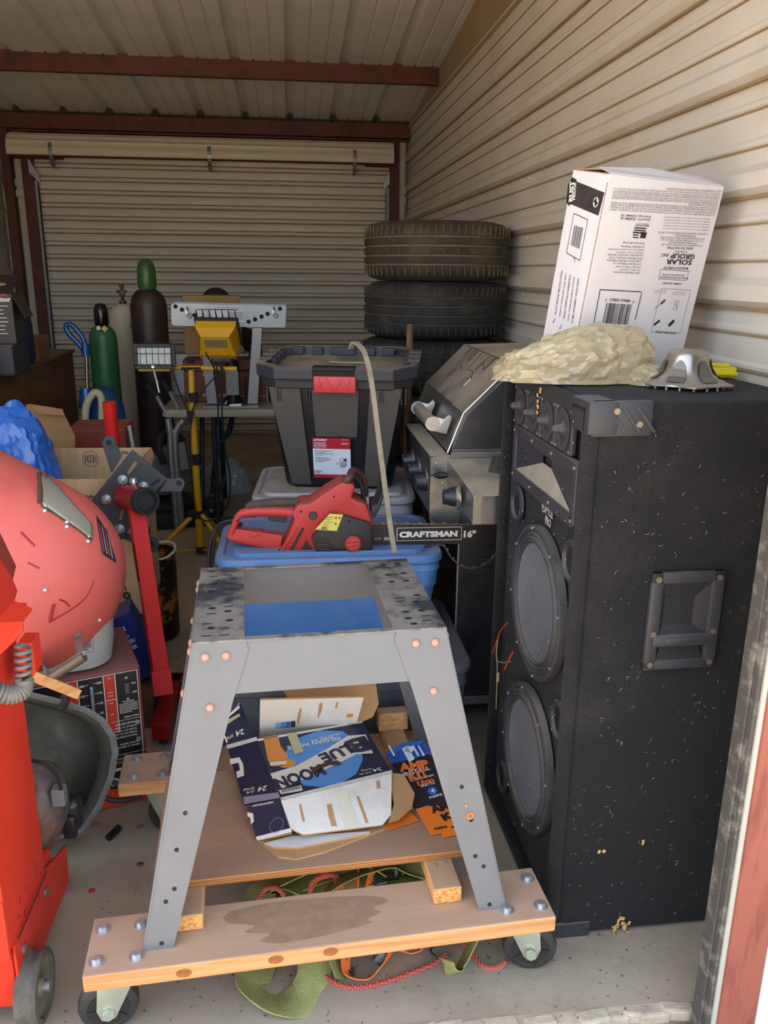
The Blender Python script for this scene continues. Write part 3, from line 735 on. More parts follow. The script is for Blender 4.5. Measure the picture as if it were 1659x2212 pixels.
# yellow foam crumbs stuck to the carpet
b = MB()
for qx, qy, n in ((1340, 1990, 9), (1330, 2005, 8), (1352, 2008, 4), (1352, 1993, 5), (1300, 1840, 2), (1395, 1817, 2), (1185, 862, 0)):
    y, z = SF.px(qx, qy)
    for k in range(n): b.box((XN+.002, y+r.uniform(-.008, .008), z+r.uniform(-.012, .012)), (.003, r.uniform(.003, .010), r.uniform(.003, .009)), .001, rot=Matrix.Rotation(r.uniform(0, 3), 4, 'X'))
x, z = BF.px(1182, 870)
for k in range(10): b.box((x+r.uniform(-.01, .01), -.011, z+.03-k*.006+r.uniform(-.004, .004)), (r.uniform(.004, .009), .003, r.uniform(.004, .010)), .001)
b.build('foam_crumb', mat('foam_crumb', '#c99e62', .9), SP, kind='stuff')
# ================================================================ flattened beer carton on the dolly shelf
m_kr = mat('kraft_card', '#b48a5d', .85, var=.08, vscale=12); m_cw = mat('white_card', '#dedbd3', .6, var=.04, vscale=8, col2='#cdc8bd', c2scale=6)
m_nv = mat('navy_print', '#20243f', .45, var=.12, vscale=20, col2='#3b4160', c2scale=22, c2lo=.62, c2hi=.75); m_sky = mat('sky_print', '#4f8ccb', .5); m_cr = mat('cream_print', '#dcd6c6', .55)
m_or = mat('orange_print', '#d98a35', .5); m_tape = mat('masking_tape', '#b9b386', .7); m_ink = mat('ink_black', '#1b1b1d', .6)
ZS = .2505
# faces are laid out in the photograph's own frame on the tilted plane of each panel
def flap(parent, pix, zs, m, name, th=.0045, back=None):
    """cardboard panel through four+ points: pixel + height above floor"""
    P = [PZ(x, y, z) for (x, y), z in zip(pix, zs)]
    W = WORLD[parent].inverted(); P = [W @ p for p in P]
    k_ = 2 if len(P) < 6 else len(P)//2
    n = (P[1]-P[0]).cross(P[k_]-P[0]).normalized()
    if n.dot(W @ CO - P[0]) < 0: n = -n
    ci = W @ CO; P = [ci+(W.to_3x3() @ ray(x, y))*((P[0]-ci).dot(n)/(W.to_3x3() @ ray(x, y)).dot(n)) for x, y in pix]
    b = MB(); b.poly([p-n*th for p in P], th, n); o = b.build(name, back or m, parent)
    c = PL(parent, P[0], (P[1]-P[0]), n.cross((P[1]-P[0]).normalized()))
    b2 = MB(); b2.poly([p+n*.0004 for p in P]); b2.build('paper_face', m, o)
    return o, c, P
BX = thing('beer_carton', 'flattened navy, white and blue beer carton lying on the dolly shelf', 'box', tuple(PZ(680, 1700, ZS)))
ZT = .315
main = flap(BX, [(557, 1602), (783, 1562), (846, 1668), (607, 1728)], [ZT+.02, ZT+.02, ZT, ZT], m_nv, 'front_panel', back=m_kr)
side = flap(BX, [(492, 1618), (557, 1602), (607, 1728), (528, 1742)], [.29, ZT+.02, ZT, .285], m_nv, 'side_panel', back=m_kr)
side2 = flap(BX, [(533, 1742), (607, 1728), (629, 1800), (555, 1815)], [.285, ZT, .285, .262], m_nv, 'side_flap', back=m_kr)
tall = flap(BX, [(478, 1570), (520, 1518), (546, 1590), (492, 1604)], [.40, .42, .335, .30], m_nv, 'torn_flap', back=m_cw)
backf = flap(BX, [(562, 1512), (786, 1506), (771, 1560), (560, 1600)], [.45, .45, .345, .345], m_cw, 'back_flap', back=m_kr)
krf = flap(BX, [(612, 1492), (812, 1476), (818, 1520), (806, 1548), (775, 1562), (640, 1540)], [.40, .40, .37, .34, .31, .32], m_kr, 'inner_flap')
frt = flap(BX, [(607, 1730), (846, 1672), (845, 1760), (826, 1782), (655, 1803), (628, 1790)], [ZT, ZT, .275, .268, .268, .272], m_cw, 'lower_flap', back=m_kr)
low = flap(BX, [(556, 1815), (628, 1800), (800, 1790), (880, 1720), (893, 1745), (830, 1790), (700, 1840), (640, 1855), (600, 1850)], [.2535]*9, m_kr, 'bottom_flap')
rgt = flap(BX, [(838, 1670), (872, 1672), (896, 1715), (890, 1745), (862, 1770), (840, 1775), (852, 1735)], [.31, .30, .285, .27, .262, .262, .29], m_kr, 'end_flap')
low2 = flap(BX, [(570, 1822), (628, 1806), (800, 1796), (800, 1800), (640, 1832), (590, 1830)], [.258]*6, m_cw, 'folded_edge', back=m_kr)
W_, R_ = None, None
o, c, P = main
def q(pl, pts): return [pl.px(*p) for p in pts]
def tq(pl, s, p0, p1, h, m, l=3, bold=.02, up=1):
    """text centred between two photo points; direction p0->p1 reads left to right"""
    a, b = pl.px(*p0), pl.px(*p1); an = atan2(b[1]-a[1], b[0]-a[0]); d = hypot(b[0]-a[0], b[1]-a[1])
    pl.text(s, (a[0]+b[0])/2, (a[1]+b[1])/2, m, h=h, w=d, a=an, l=l, bold=bold)
cx_, cy_ = c.px(700, 1640); ax = c.px(784, 1650); 
cc = [c.px(*p) for p in ((604, 1640), (640, 1596), (690, 1578), (740, 1580), (775, 1603), (784, 1640), (770, 1672), (735, 1693), (690, 1700), (655, 1697), (650, 1690))]
c.poly(cc, m_sky, 1)
c.poly(q(c, [(583, 1672), (640, 1655), (700, 1622), (752, 1590), (790, 1587), (806, 1628), (770, 1630), (720, 1655), (660, 1683), (606, 1705), (600, 1701)]), m_cr, 2)
tq(c, 'B', (797, 1605), (745, 1617), .060, m_nv, bold=.06); tq(c, 'LUE', (757, 1617), (693, 1641), .040, m_nv, bold=.05); tq(c, 'MOON', (699, 1662), (596, 1696), .044, m_nv, bold=.05)
tq(c, 'BELGIAN WHITE', (735, 1596), (620, 1617), .014, m_cr); tq(c, 'BELGIAN STYLE', (733, 1587), (690, 1595), .007, m_cr); tq(c, 'WHEAT ALE', (722, 1593), (672, 1602), .007, m_cr)
tq(c, '24', (824, 1662), (806, 1666), .012, m_cr); tq(c, 'BOTTLES', (802, 1662), (780, 1666), .005, m_cr); tq(c, '12 FL OZ', (802, 1669), (776, 1674), .005, m_cr)
c.poly(q(c, [(569, 1594), (600, 1588), (606, 1612), (622, 1634), (612, 1656), (585, 1656), (578, 1640)]), m_or, 2); c.ell(*c.px(620, 1650), .022, .016, m_or, 2)
c.poly(q(c, [(583, 1655), (618, 1652), (620, 1644), (584, 1648)]), m_cr, 3)
c.poly(q(c, [(602, 1708), (650, 1697), (654, 1709), (607, 1717)]), m_cr, 3)
for k in range(12): a_ = (607+k*3.5, 1705-k*.8); c.poly(q(c, [a_, (a_[0]+1.6, a_[1]-.4), (a_[0]+3.6, a_[1]+9), (a_[0]+2, a_[1]+9.4)]), m_ink, 4)
c.poly(q(c, [(619, 1586), (640, 1584), (656, 1626), (637, 1632)]), m_tape, 5, 'tape')
# carrying slot
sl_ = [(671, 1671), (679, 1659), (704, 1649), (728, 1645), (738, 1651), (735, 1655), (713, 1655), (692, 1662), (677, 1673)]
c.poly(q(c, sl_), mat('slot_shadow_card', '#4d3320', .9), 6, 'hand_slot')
c.poly(q(c, [(557, 1602), (783, 1562), (781, 1558), (556, 1597)]), m_cw, 2); c.poly(q(c, [(605, 1724), (846, 1664), (848, 1672), (607, 1733)]), m_cw, 2)
c.done()
o, c, P = side
c.poly(q(c, [(497, 1640), (518, 1636), (526, 1652), (528, 1676), (513, 1681), (511, 1668), (519, 1664), (516, 1648), (498, 1652)]), m_cr, 2)
tq(c, '24', (577, 1703), (558, 1706), .014, m_cr); tq(c, 'BOTTLES', (550, 1703), (527, 1707), .006, m_cr); tq(c, '12 FL', (550, 1710), (532, 1714), .006, m_cr)
c.poly(q(c, [(526, 1722), (601, 1712), (605, 1724), (528, 1738)]), mat('grey_print', '#8d8da0', .5), 2); c.poly(q(c, [(489, 1610), (555, 1592), (557, 1600), (492, 1618)]), m_cw, 2); c.done()
o, c, P = side2
c.poly(q(c, [(535, 1755), (547, 1757), (549, 1774), (543, 1782), (541, 1766), (535, 1764)]), m_cr, 2)
for i in range(14): a_ = 2*pi*i/14; x_, y_ = c.px(598, 1783); c.rect(x_+.017*cos(a_), y_+.017*sin(a_), .005, .002, mat('pale_navy', '#7d82a0', .6), 2, a_+pi/2)
c.poly(q(c, [(553, 1808), (629, 1789), (631, 1798), (556, 1816)]), m_cw, 2); tq(c, 'CELEBRATE RESPONSIBLY', (592, 1733), (545, 1742), .005, m_cr); c.done()
o, c, P = tall
c.poly(q(c, [(482, 1560), (516, 1541), (519, 1546), (484, 1569)]), m_tape, 2, 'tape'); tq(c, '24', (526, 1580), (508, 1586), .014, m_cr); tq(c, 'BOTTLES', (502, 1589), (488, 1596), .007, m_cr)
c.poly(q(c, [(483, 1552), (515, 1524), (518, 1529), (485, 1556)]), m_cw, 2); c.done()
o, c, P = backf
for k, cl_ in enumerate(('#8fb4dd', '#5b93d0', '#3c6fb4', '#2a3560')): c.poly(q(c, [(595+k*11, 1561-k*1.2), (605+k*11, 1560-k*1.2), (605+k*11, 1573-k*1.2), (595+k*11, 1574-k*1.2)]), mat('swatch_%s' % 'abcd'[k], cl_, .5), 2)
c.poly(q(c, [(749, 1542), (763, 1541), (762, 1548), (748, 1549)]), m_or, 2)
for a0 in ([(648, 1530), (652, 1528), (650, 1545), (646, 1563), (641, 1562), (643, 1545)], [(690, 1519), (697, 1517), (695, 1535), (688, 1550), (686, 1548), (688, 1532)], [(727, 1516), (731, 1516), (728, 1530), (723, 1529)]): c.poly(q(c, a0), m_kr, 2, 'torn_patch')
c.done()
o, c, P = frt
for a0 in ([(706, 1738), (716, 1737), (722, 1765), (728, 1785), (716, 1786), (710, 1765)], [(646, 1738), (650, 1737), (659, 1775), (653, 1776)], [(812, 1688), (820, 1687), (822, 1703), (814, 1705)], [(769, 1720), (776, 1722), (796, 1778), (790, 1779)]): c.poly(q(c, a0), m_kr, 2, 'torn_patch')
c.poly(q(c, [(725, 1712), (748, 1705), (775, 1785), (745, 1790)]), mat('clear_tape', '#d9d3be', .3), 2, 'tape'); c.done()
# ---------------------------------------------------------------- amp wiring kit card
KT = thing('wiring_kit_card', 'black and orange printed wiring kit card with blue cable picture beside the beer carton', 'package', tuple(PZ(920, 1690, ZS)))
m_kb = mat('kit_black', '#1c1c20', .35); m_ko = mat('kit_orange', '#e87722', .5); m_kt = mat('kit_letter_orange', '#dd6a2c', .5); m_kblu = mat('kit_blue', '#2c5fae', .4, var=.2, vscale=30)
m_pale = mat('pale_print', '#c9ced6', .4)
o, c, P = flap(KT, [(833, 1628), (903, 1596), (1005, 1728), (898, 1748)], [.30, .315, .27, .262], m_kb, 'card_front', .0012)
c.poly(q(c, [(833, 1628), (868, 1606), (912, 1598), (935, 1626), (890, 1640), (845, 1650)]), m_kblu, 1)
for k in range(5): c.poly(q(c, [(836+k*3, 1632+k*4), (920+k*3, 1604+k*4), (921+k*3, 1606+k*4), (837+k*3, 1634+k*4)]), mat('kit_blue_dark', '#1d3c75', .4), 2)
c.poly(q(c, [(868, 1618), (880, 1612), (896, 1640), (884, 1648)]), m_pale, 3); c.ell(*c.px(884, 1620), .013, .011, m_pale, 3)
for x0 in (846, 898, 910): c.poly(q(c, [(x0-8, 1612), (x0-5, 1611), (x0+8, 1633), (x0+4, 1635)]), m_pale, 4)
tq(c, 'AMP', (862, 1660), (925, 1650), .028, m_kt, bold=.06); tq(c, 'INSTALL', (872, 1674), (928, 1659), .014, m_pale); tq(c, 'KIT', (882, 1681), (926, 1669), .026, m_kt, bold=.06)
tq(c, 'KIT DE INSTALACION', (888, 1688), (936, 1675), .006, m_pale); tq(c, '1500', (902, 1694), (938, 1687), .014, m_kt, bold=.04); tq(c, 'WATTS', (908, 1700), (939, 1692), .008, m_pale)
c.ell(*c.px(934, 1709), .012, .012, m_kblu, 2, n=20); tq(c, '4', (931, 1710), (938, 1708), .012, m_pale, l=4, bold=.05); tq(c, 'metra', (927, 1724), (955, 1716), .008, m_pale)
c.done()
o, c, P = flap(KT, [(898, 1748), (973, 1726), (1010, 1796), (987, 1803), (958, 1809), (953, 1800), (930, 1803)], [.262, .265, .2545, .2545, .2535, .2535, .2535], m_ko, 'orange_flap', .0012)
tq(c, 'AMP', (930, 1751), (985, 1737), .026, m_kb, bold=.06); tq(c, 'KIT', (955, 1768), (1000, 1753), .024, m_kb, bold=.06); tq(c, 'metra', (938, 1792), (965, 1786), .010, m_kb, bold=.03)
c.poly(q(c, [(975, 1786), (995, 1782), (996, 1786), (976, 1790)]), m_ink, 2); c.done()
o, c, P = flap(KT, [(830, 1780), (885, 1752), (905, 1772), (838, 1793)], [.2535]*4, m_ko, 'orange_flap', .0012); c.done()
m_st = mat('sticker_orange', '#e0763a', .5)
# round sticker on the stand leg
SL = PL(ST, crn(1, -1, 0), (1, 0, 0), Vector((0, .187, .98)), .0012)
x, y = SL.px(1015, 1762); SL.ell(x, y, .0075, .008, m_st, 1, name='sticker'); SL.text('15', x, y, m_ink, h=.006, l=2); x, y = SL.px(1006, 1740); SL.ell(x, y, .0032, .0035, m_st, 1, name='sticker'); SL.done()

# ================================================================ straps and cord in a heap under the dolly
m_ol = mat('olive_webbing', '#999b5e', .85, var=.18, vscale=14, bump=.5, bscale=220, col2='#80824b', c2scale=8); m_orw = mat('orange_webbing', '#e57430', .75, var=.08, vscale=20, bump=.3, bscale=220)
m_bun = mat('bungee_red', '#b5433d', .7); m_hk = mat('hook_steel', '#55585c', .45, .6)
def ribbon(parent, pts, wd, m, name='webbing', th=.0028, roll=None):
    S = spline(pts, 8); t = MB(); n = len(S); rows = []
    for i, p in enumerate(S):
        d = (S[min(i+1, n-1)]-S[max(i-1, 0)]).normalized(); a = roll(i/(n-1)) if roll else 0
        x = d.cross(Vector((0, 0, 1)));  x = x.normalized() if x.length > .1 else Vector((1, 0, 0)); y = x.cross(d)
        w_ = x*cos(a)+y*sin(a); h_ = w_.cross(d)*th
        rows.append([p+w_*wd/2, p-w_*wd/2, p-w_*wd/2+h_, p+w_*wd/2+h_])
    t.loft(rows); return t.build(name, m, parent, smooth=40)
def GP(x, y, z=.004): return PZ(x, y, z)
SS = thing('olive_tow_strap', 'tangled olive green tow strap heaped on the floor under the dolly', 'strap')
m_stitch = mat('strap_stitch', '#4f4c2c', .9)
ribbon(SS, [GP(560, 2080, .01), GP(545, 2130, .01), GP(590, 2165, .008), GP(650, 2160, .006), GP(675, 2120, .012), GP(680, 2060, .03)], .078, m_ol, roll=lambda t: .5*sin(t*6))
ribbon(SS, [GP(600, 1900, .07), GP(670, 1872, .085), GP(740, 1850, .09), GP(800, 1870, .08), GP(830, 1890, .06)], .078, m_ol, roll=lambda t: .25+.4*t)
ribbon(SS, [GP(740, 1850, .06), GP(790, 1838, .07), GP(860, 1850, .08), GP(920, 1870, .08), GP(945, 1900, .05)], .078, m_ol, roll=lambda t: -.3)
ribbon(SS, [GP(555, 1960, .02), GP(570, 1920, .03), GP(620, 1905, .045), GP(680, 1915, .05), GP(740, 1900, .06), GP(800, 1875, .06)], .085, m_ol, roll=lambda t: .3*sin(5*t))
ribbon(SS, [GP(700, 1930, .06), GP(745, 1900, .085), GP(800, 1880, .09), GP(850, 1872, .08), GP(900, 1890, .06), GP(960, 1905, .03)], .066, m_ol, roll=lambda t: .5)
ribbon(SS, [GP(560, 1970, .015), GP(600, 1950, .02), GP(650, 1960, .02), GP(720, 2010, .015)], .085, m_ol, roll=lambda t: .2)
ribbon(SS, [GP(962, 2075, .05), GP(985, 2100, .02), GP(1010, 2060, .03), GP(1030, 2020, .05)], .055, m_ol, roll=lambda t: .9)
ribbon(SS, [GP(700, 1990, .02), GP(712, 2050, .03), GP(735, 2115, .01)], .035, m_ol, roll=lambda t: .7)
ribbon(SS, [GP(860, 1885, .05), GP(880, 1860, .07), GP(900, 1900, .04), GP(870, 1930, .03)], .066, m_ol, roll=lambda t: .6)
for pts_, a_ in (([(610, 1925, .03), (660, 1900, .05), (720, 1880, .06), (780, 1865, .05)], .15), ([(800, 1900, .05), (860, 1900, .06), (910, 1895, .05), (950, 1915, .03)], .3), ([(640, 1870, .03), (700, 1860, .03), (780, 1850, .03), (880, 1850, .03), (935, 1870, .03)], 0), ([(575, 1950, .01), (600, 1935, .02), (640, 1930, .03), (690, 1945, .03)], .4)):
    ribbon(SS, [GP(*q_) for q_ in pts_], .085, m_ol, roll=lambda t: a_)
OS = thing('orange_ratchet_strap', 'bright orange webbing strap with hooks among the olive strap under the dolly', 'strap')
ribbon(OS, [GP(670, 1925, .05), GP(690, 1900, .075), GP(725, 1895, .08), GP(735, 1925, .06)], .026, m_orw, roll=lambda t: .5)
ribbon(OS, [GP(770, 1925, .05), GP(775, 1880, .09), GP(790, 1862, .10), GP(803, 1880, .09), GP(795, 1925, .05)], .026, m_orw, roll=lambda t: 1.1)
ribbon(OS, [GP(745, 2060, .03), GP(750, 2105, .012), GP(790, 2118, .008), GP(815, 2100, .012), GP(835, 2075, .02), GP(848, 2050, .04)], .022, m_orw, roll=lambda t: .4+t)
ribbon(OS, [GP(850, 2048, .04), GP(880, 2060, .015), GP(905, 2055, .02), GP(912, 2035, .04)], .022, m_orw, roll=lambda t: .7)
b = MB(); b.tube(spline([GP(746, 2062, .03), GP(752, 2095, .012), GP(762, 2108, .01), GP(762, 2090, .012)]), .0035, 8); b.build('hook', m_hk, OS, smooth=True)
b = MB(); b.tube(spline([GP(850, 1860, .10), GP(856, 1885, .08), GP(850, 1905, .05), GP(830, 1905, .04)]), .006, 8); b.build('hook', m_hk, OS, smooth=True)
b = MB(); b.box(GP(835, 1915, .055), (.07, .03, .02), .003, .2); b.box(GP(822, 1905, .07), (.03, .03, .02), .003, .2); b.build('ratchet', m_hk, OS)
b = MB(); b.lathe([(0, -.02), (.012, -.016), (.014, 0), (.009, .016), (0, .02)], Matrix.Translation(GP(822, 2065, .03)) @ Matrix.Rotation(.6, 4, 'Y'), 12); b.build('hook_tip', m_hk, OS, smooth=True)
BC = thing('bungee_cord', 'red bungee cord with pale flecks curling out from under the dolly', 'cord')
def bungee(pts):
    S = spline(pts, 10); b = MB(); b.tube(S, .0048, 8); o = b.build('cord', m_bun, BC, smooth=True); f = MB()
    for i in range(1, len(S)-1, 1):
        d = (S[i+1]-S[i-1]).normalized(); x = d.cross(Vector((0, 0, 1))).normalized(); y = x.cross(d)
        for k in range(3): a = i*1.3+k*2.09; p = S[i]+(x*cos(a)+y*sin(a))*.0047; f.box(p, (.0016, .0022, .0016), 0, rot=.4)
    f.build('fleck', mat('bungee_fleck', '#ddb18d', .8), o, kind='stuff')
bungee([GP(555, 1945, .06), GP(570, 1922, .07), GP(595, 1918, .07), GP(615, 1935, .05)])
bungee([GP(668, 1930, .06), GP(675, 1905, .09), GP(700, 1890, .10), GP(730, 1892, .09)])
bungee([GP(680, 2070, .02), GP(700, 2105, .006), GP(740, 2130, .006), GP(800, 2130, .006), GP(880, 2105, .006), GP(940, 2080, .006), GP(965, 2060, .01)])
bungee([GP(1000, 2035, .02), GP(1020, 2060, .006), GP(1045, 2088, .006), GP(1075, 2090, .006), GP(1092, 2078, .008)])
b = MB(); b.tube(spline([GP(945, 2070, .015), GP(930, 2055, .012), GP(938, 2040, .012)]), .003, 8); b.build('hook', m_hk, BC, smooth=True)
# small things lying on the floor
b = MB(); a_, c_ = GP(234, 1810, .011), GP(257, 1788, .011); b.cyl(a_, c_, .010, seg=18, caps=True); o = b.build('impact_socket', mat('black_oxide', '#2a2224', .5, .5), smooth=30); tag(o, 'dark cylindrical socket lying on the concrete by the welder', 'socket')
b = MB(); b.lathe([(0, .004), (.004, .004), (.0085, .002), (.009, 0)], Matrix.Translation(GP(198, 1925, .0005)), 16); o = b.build('bottle_cap', mat('cap_red', '#b5342c', .5), smooth=True); tag(o, 'tiny red plastic cap on the concrete floor', 'cap')
b = MB(); b.lathe([(0, .003), (.006, .003), (.0095, 0)], Matrix.Translation(GP(303, 1867, .0005)), 16); o = b.build('bottle_cap', mat('cap_purple', '#5c2a44', .5), smooth=True); tag(o, 'tiny dark purple cap on the floor left of the dolly leg', 'cap')
for k, (x, y, lb) in enumerate(((204, 1781, 'flat rusty washer on the floor in front of the red welder base'), (303, 1786, 'flat rusty washer on the floor beside the rear left caster'))):
    b = MB(); b.lathe([(.004, 0), (.011, 0), (.011, .0018), (.004, .0018), (.004, 0)], Matrix.Translation(GP(x, y, .0005)), 18); o = b.build('washer', mat('rusty_washer', '#8b6a5f', .7)); tag(o, lb, 'washer')
# ================================================================ things on the loudspeaker
ZC = SPH+.0005
m_bag = mat('yellowed_film', '#cabd9b', .10, var=.12, vscale=6, transl=.45, coat=.8)
def film(name, cx, cy, z0, ax, ay, hz, seed, par=None, tilt=0, amp=.022, sc=14, mat_=None, fn=None, sub=5):
    """crumpled sheet-plastic heap: closed shell, flat underneath"""
    t = bmesh.new(); bmesh.ops.create_icosphere(t, subdivisions=sub, radius=1)
    off = Vector((seed*3.7, seed*1.3, seed*9.1))
    for v in t.verts:
        n = v.co.normalized(); p = n*1.0
        rg = 1-abs(mn.noise(p*2.1+off))*1.6; rg2 = 1-abs(mn.noise(Vector((p.x*3.2, p.y*5, p.z*6.5))+off))*2.2; f = mn.noise(p*1.3+off)
        rg3 = 1-abs(mn.noise(Vector((p.x*7, p.y*9, p.z*13))+off*2))*2
        r = 1+amp*(6*f+5.5*rg+4*rg2+1.6*rg3)
        x, y, z = n.x*ax*r, n.y*ay*r, n.z*hz*r
        if fn: x, y, z = fn(x, y, z, n)
        if z < 0: z *= .02
        v.co = (x, y, z)
    b = MB(); b._merge(t, Matrix.Translation((cx, cy, z0))); return b
def bagfn(x, y, z, n):
    k = (x/.17+1)/2; z *= .62+.5*max(0, min(1, (k-.1)*1.2))-.45*max(0, k-.86)
    return x, y, z
b = film('bag', .660, 1.856, ZC+.004, .155, .088, .118, 5, amp=.024, fn=bagfn)
o = b.build('plastic_bag', m_bag, smooth=14); tag(o, 'crumpled yellowed clear plastic bag lying on top of the loudspeaker', 'bag')
b = film('lip', .560, 1.985, ZC+.002, .050, .075, .045, 8, amp=.03, sub=4); b.build('bag_mouth', m_bag, o, smooth=14)
b = film('lip', .80, 1.80, ZC+.002, .055, .05, .035, 13, amp=.03, sub=4); b.build('bag_tail', m_bag, o, smooth=14)
# chrome wheel cap: tall centre, flaring petals, studs below
m_chr = mat('worn_chrome', '#a9a69f', .28, .85, var=.1, vscale=16, dust='#8d877c', dustamt=.45)
WC = thing('wheel_centre_cap', 'worn chrome wheel centre cap with flaring lobes on the loudspeaker', 'wheel cap', (.865, 1.735, ZC+.0105), .3)
def pet(a, k): return 1.0 if k < 5 else 1+(.06 if k < 8 else .10)*cos(6*a)
b = MB(); b.lathe([(0, .078), (.032, .077), (.040, .073), (.044, .064), (.046, .045), (.052, .026), (.066, .012), (.086, .004), (.093, .001), (.093, -.002), (.085, -.002)], None, 72, pet); b.xf(Matrix.Diagonal((1.0, 1.0, .92, 1))); b.build('dome', m_chr, WC, smooth=50)
b = MB()
for k in range(6):
    a = 2*pi*k/6+pi/6; M = Matrix.Rotation(a, 4, 'Z'); pts = []
    out = [(.0475, .056), (.0485, .048), (.051, .036), (.060, .020), (.076, .009)]
    ring = []
    for s in (-1, 1):
        pp = [(r_+.0008, s*w_, z_) for (r_, z_), w_ in zip(out, (.003, .010, .014, .018, .020))]; ring += pp if s < 0 else pp[::-1]
    for i in range(4):
        q = [ring[i], ring[i+1], ring[8-i], ring[9-i]]; b.poly([M @ Vector(v) for v in q])
b.xf(Matrix.Diagonal((1.0, 1.0, .92, 1))); b.build('lobe_panel', mat('satin_panel', '#77756f', .5, .6), WC, kind='stuff')
b = MB()
for k in range(18): a = 2*pi*k/18; b.cyl((.082*cos(a), .082*sin(a), -.0098), (.082*cos(a), .082*sin(a), -.001), .0026, seg=8)
b.split('clip', m_galv, WC)
# yellow plastic tool behind it
m_yel = mat('yellow_plastic', '#e0cf2c', .4)
YT = thing('yellow_plastic_tool', 'bright yellow plastic tool lying behind the chrome wheel cap', 'tool', (1.015, 1.90, ZC), -.25)
b = MB(); b.box((0, 0, .014), (.10, .035, .026), .004); b.box((.01, -.019, .011), (.085, .006, .008), .002); b.build('body', m_yel, YT, smooth=30)
b = MB(); b.box((-.004, -.006, .0315), (.075, .022, .009), .003, Matrix.Rotation(.08, 4, 'Y')); b.box((.03, .0, .030), (.006, .03, .010), .001); b.build('lever', m_yel, YT)
# ---- white printed carton leaning by the wall
m_mb = mat('white_carton', '#e3e1e4', .55, var=.02, vscale=10); m_mg = mat('print_grey', '#4b494c', .6); m_md = mat('print_dark', '#2a282b', .55); m_edge = mat('carton_edge', '#a9795a', .9, var=.3, vscale=90)
m_kraftw = mat('kraft_white', '#b9ab94', .8, var=.1, vscale=14)
from mathutils import Euler
RM = Euler((.159, .042, .243), 'XYZ').to_matrix().to_4x4()
MB_M = Matrix.Translation((.832, 1.988, 1.2635)) @ RM
MX = thing('white_carton', 'tall white cardboard carton with small upside-down print tilted against the ribbed wall', 'box', M=MB_M)
w_, d_, h_ = .320, .153, .448
b = MB(); b.box((0, d_/2, h_/2), (w_, d_, h_), .0025, seg=2); b.build('carton_body', m_mb, MX)
b = MB(); b.poly([(-w_/2+.004, .004, h_+.0005), (w_/2-.004, .004, h_+.0005), (w_/2-.02, d_*.5, h_+.014), (0, d_*.52, h_+.020), (-w_/2+.02, d_*.5, h_+.010)], .002, (0, 0, 1)); b.build('top_flap', m_mb, MX)
b = MB(); b.poly([(-w_/2+.004, d_-.004, h_+.0005), (w_/2-.004, d_-.004, h_+.0005), (w_/2-.01, d_*.45, h_+.006), (-w_/2+.01, d_*.45, h_+.006)], .002, (0, 0, 1)); b.build('top_flap', m_kraftw, MX)
b = MB()
for i in range(90): b.box((-w_/2-.0005, .0015, .01+i*.0047), (.0024, .0024, .0028))
for i in range(28): b.box((-w_/2+.0, .006+i*.005, h_+.0005), (.003, .003, .002))
b.build('cut_edge', m_edge, MX, kind='stuff')
F = PL(MX, (0, 0, 0), (1, 0, 0), (0, 0, 1)); PI_ = pi
def U(s, p0, p1, h, m=None, bold=.015):   # upside-down text between two photo points (p0 = start of the word)
    a, c = F.px(*p0), F.px(*p1); F.text(s, (a[0]+c[0])/2, (a[1]+c[1])/2, m or m_md, h=h, w=hypot(c[0]-a[0], c[1]-a[1]), a=atan2(c[1]-a[1], c[0]-a[0]), bold=bold)
txt = ['CUSTOMERS ARE REQUIRED TO CONTACT THE LOCAL POST OFFICE BEFORE INSTALLING THE MAILBOX TO ENSURE ITS CORRECT', 'PLACEMENT AND HEIGHT AT THE STREET. GENERALLY, MAILBOXES ARE INSTALLED AT A HEIGHT OF 41-45 INCHES FROM THE ROAD', 'SURFACE TO EITHER THE INSIDE SURFACE OF THE MAILBOX THAT THE MAIL IS PLACED ON BY THE CARRIER OR TO THE LOWEST', 'EDGE OF MAIL ENTRY FOR LOCKED, MAIL SLOT DESIGNS AND ARE SET BACK 6-8 INCHES FROM THE FRONT FACE OF CURB OR', 'ROAD EDGE TO THE MAILBOX DOOR',
       'LOS CLIENTES DEBEN COMUNICARSE CON LA OFICINA LOCAL DE CORREOS ANTES DE INSTALAR EL BUZON PARA ASEGURARSE DE', 'QUE SU COLOCACION Y LA ALTURA EN LA CALLE SEAN LAS CORRECTAS. POR LO GENERAL, LOS BUZONES SE INSTALAN A UNA', 'ALTURA DE 104 A 114 CM DESDE EL PAVIMENTO HASTA LA SUPERFICIE INTERIOR DEL BUZON DONDE EL CARTERO COLOCA EL', 'CORREO O HASTA EL BORDE MAS INFERIOR DE LA ABERTURA PARA EL CORREO (PARA DISENOS DE BUZON DE RANURA CON', 'CERRADURA) Y SE ENCUENTRAN A UNA DISTANCIA DE 15 A 20 CM HACIA ATRAS DESDE LA SUPERFICIE DE LA ORILLA QUE DA A LA', 'CALLE O DEL BORDE DEL CAMINO HASTA LA PUERTA DEL BUZON.']
A0, A1 = F.px(1541, 460), F.px(1318, 447); B0, B1 = F.px(1560, 410), F.px(1326, 401)
ys0, ys1 = 464, 414; n_ = len(txt)
for i, s in enumerate(txt):
    t = i/(n_-1); x1 = 1543+t*14; y1 = 465-t*51; x0 = 1316+t*10; y0 = 452-t*50
    full = len(s)/len(txt[0]) if len(s) < 80 else 1
    xe = x1+(x0-x1)*full; ye = y1+(y0-y1)*full
    U(s, (x1, y1), (xe, ye), .0042, m_mg, bold=0)
U('Carton # I.D. - NC000M01_R2', (1404, 475), (1340, 471), .006); U('ID de la caja - NC000M01_R2', (1405, 468), (1341, 464), .006)
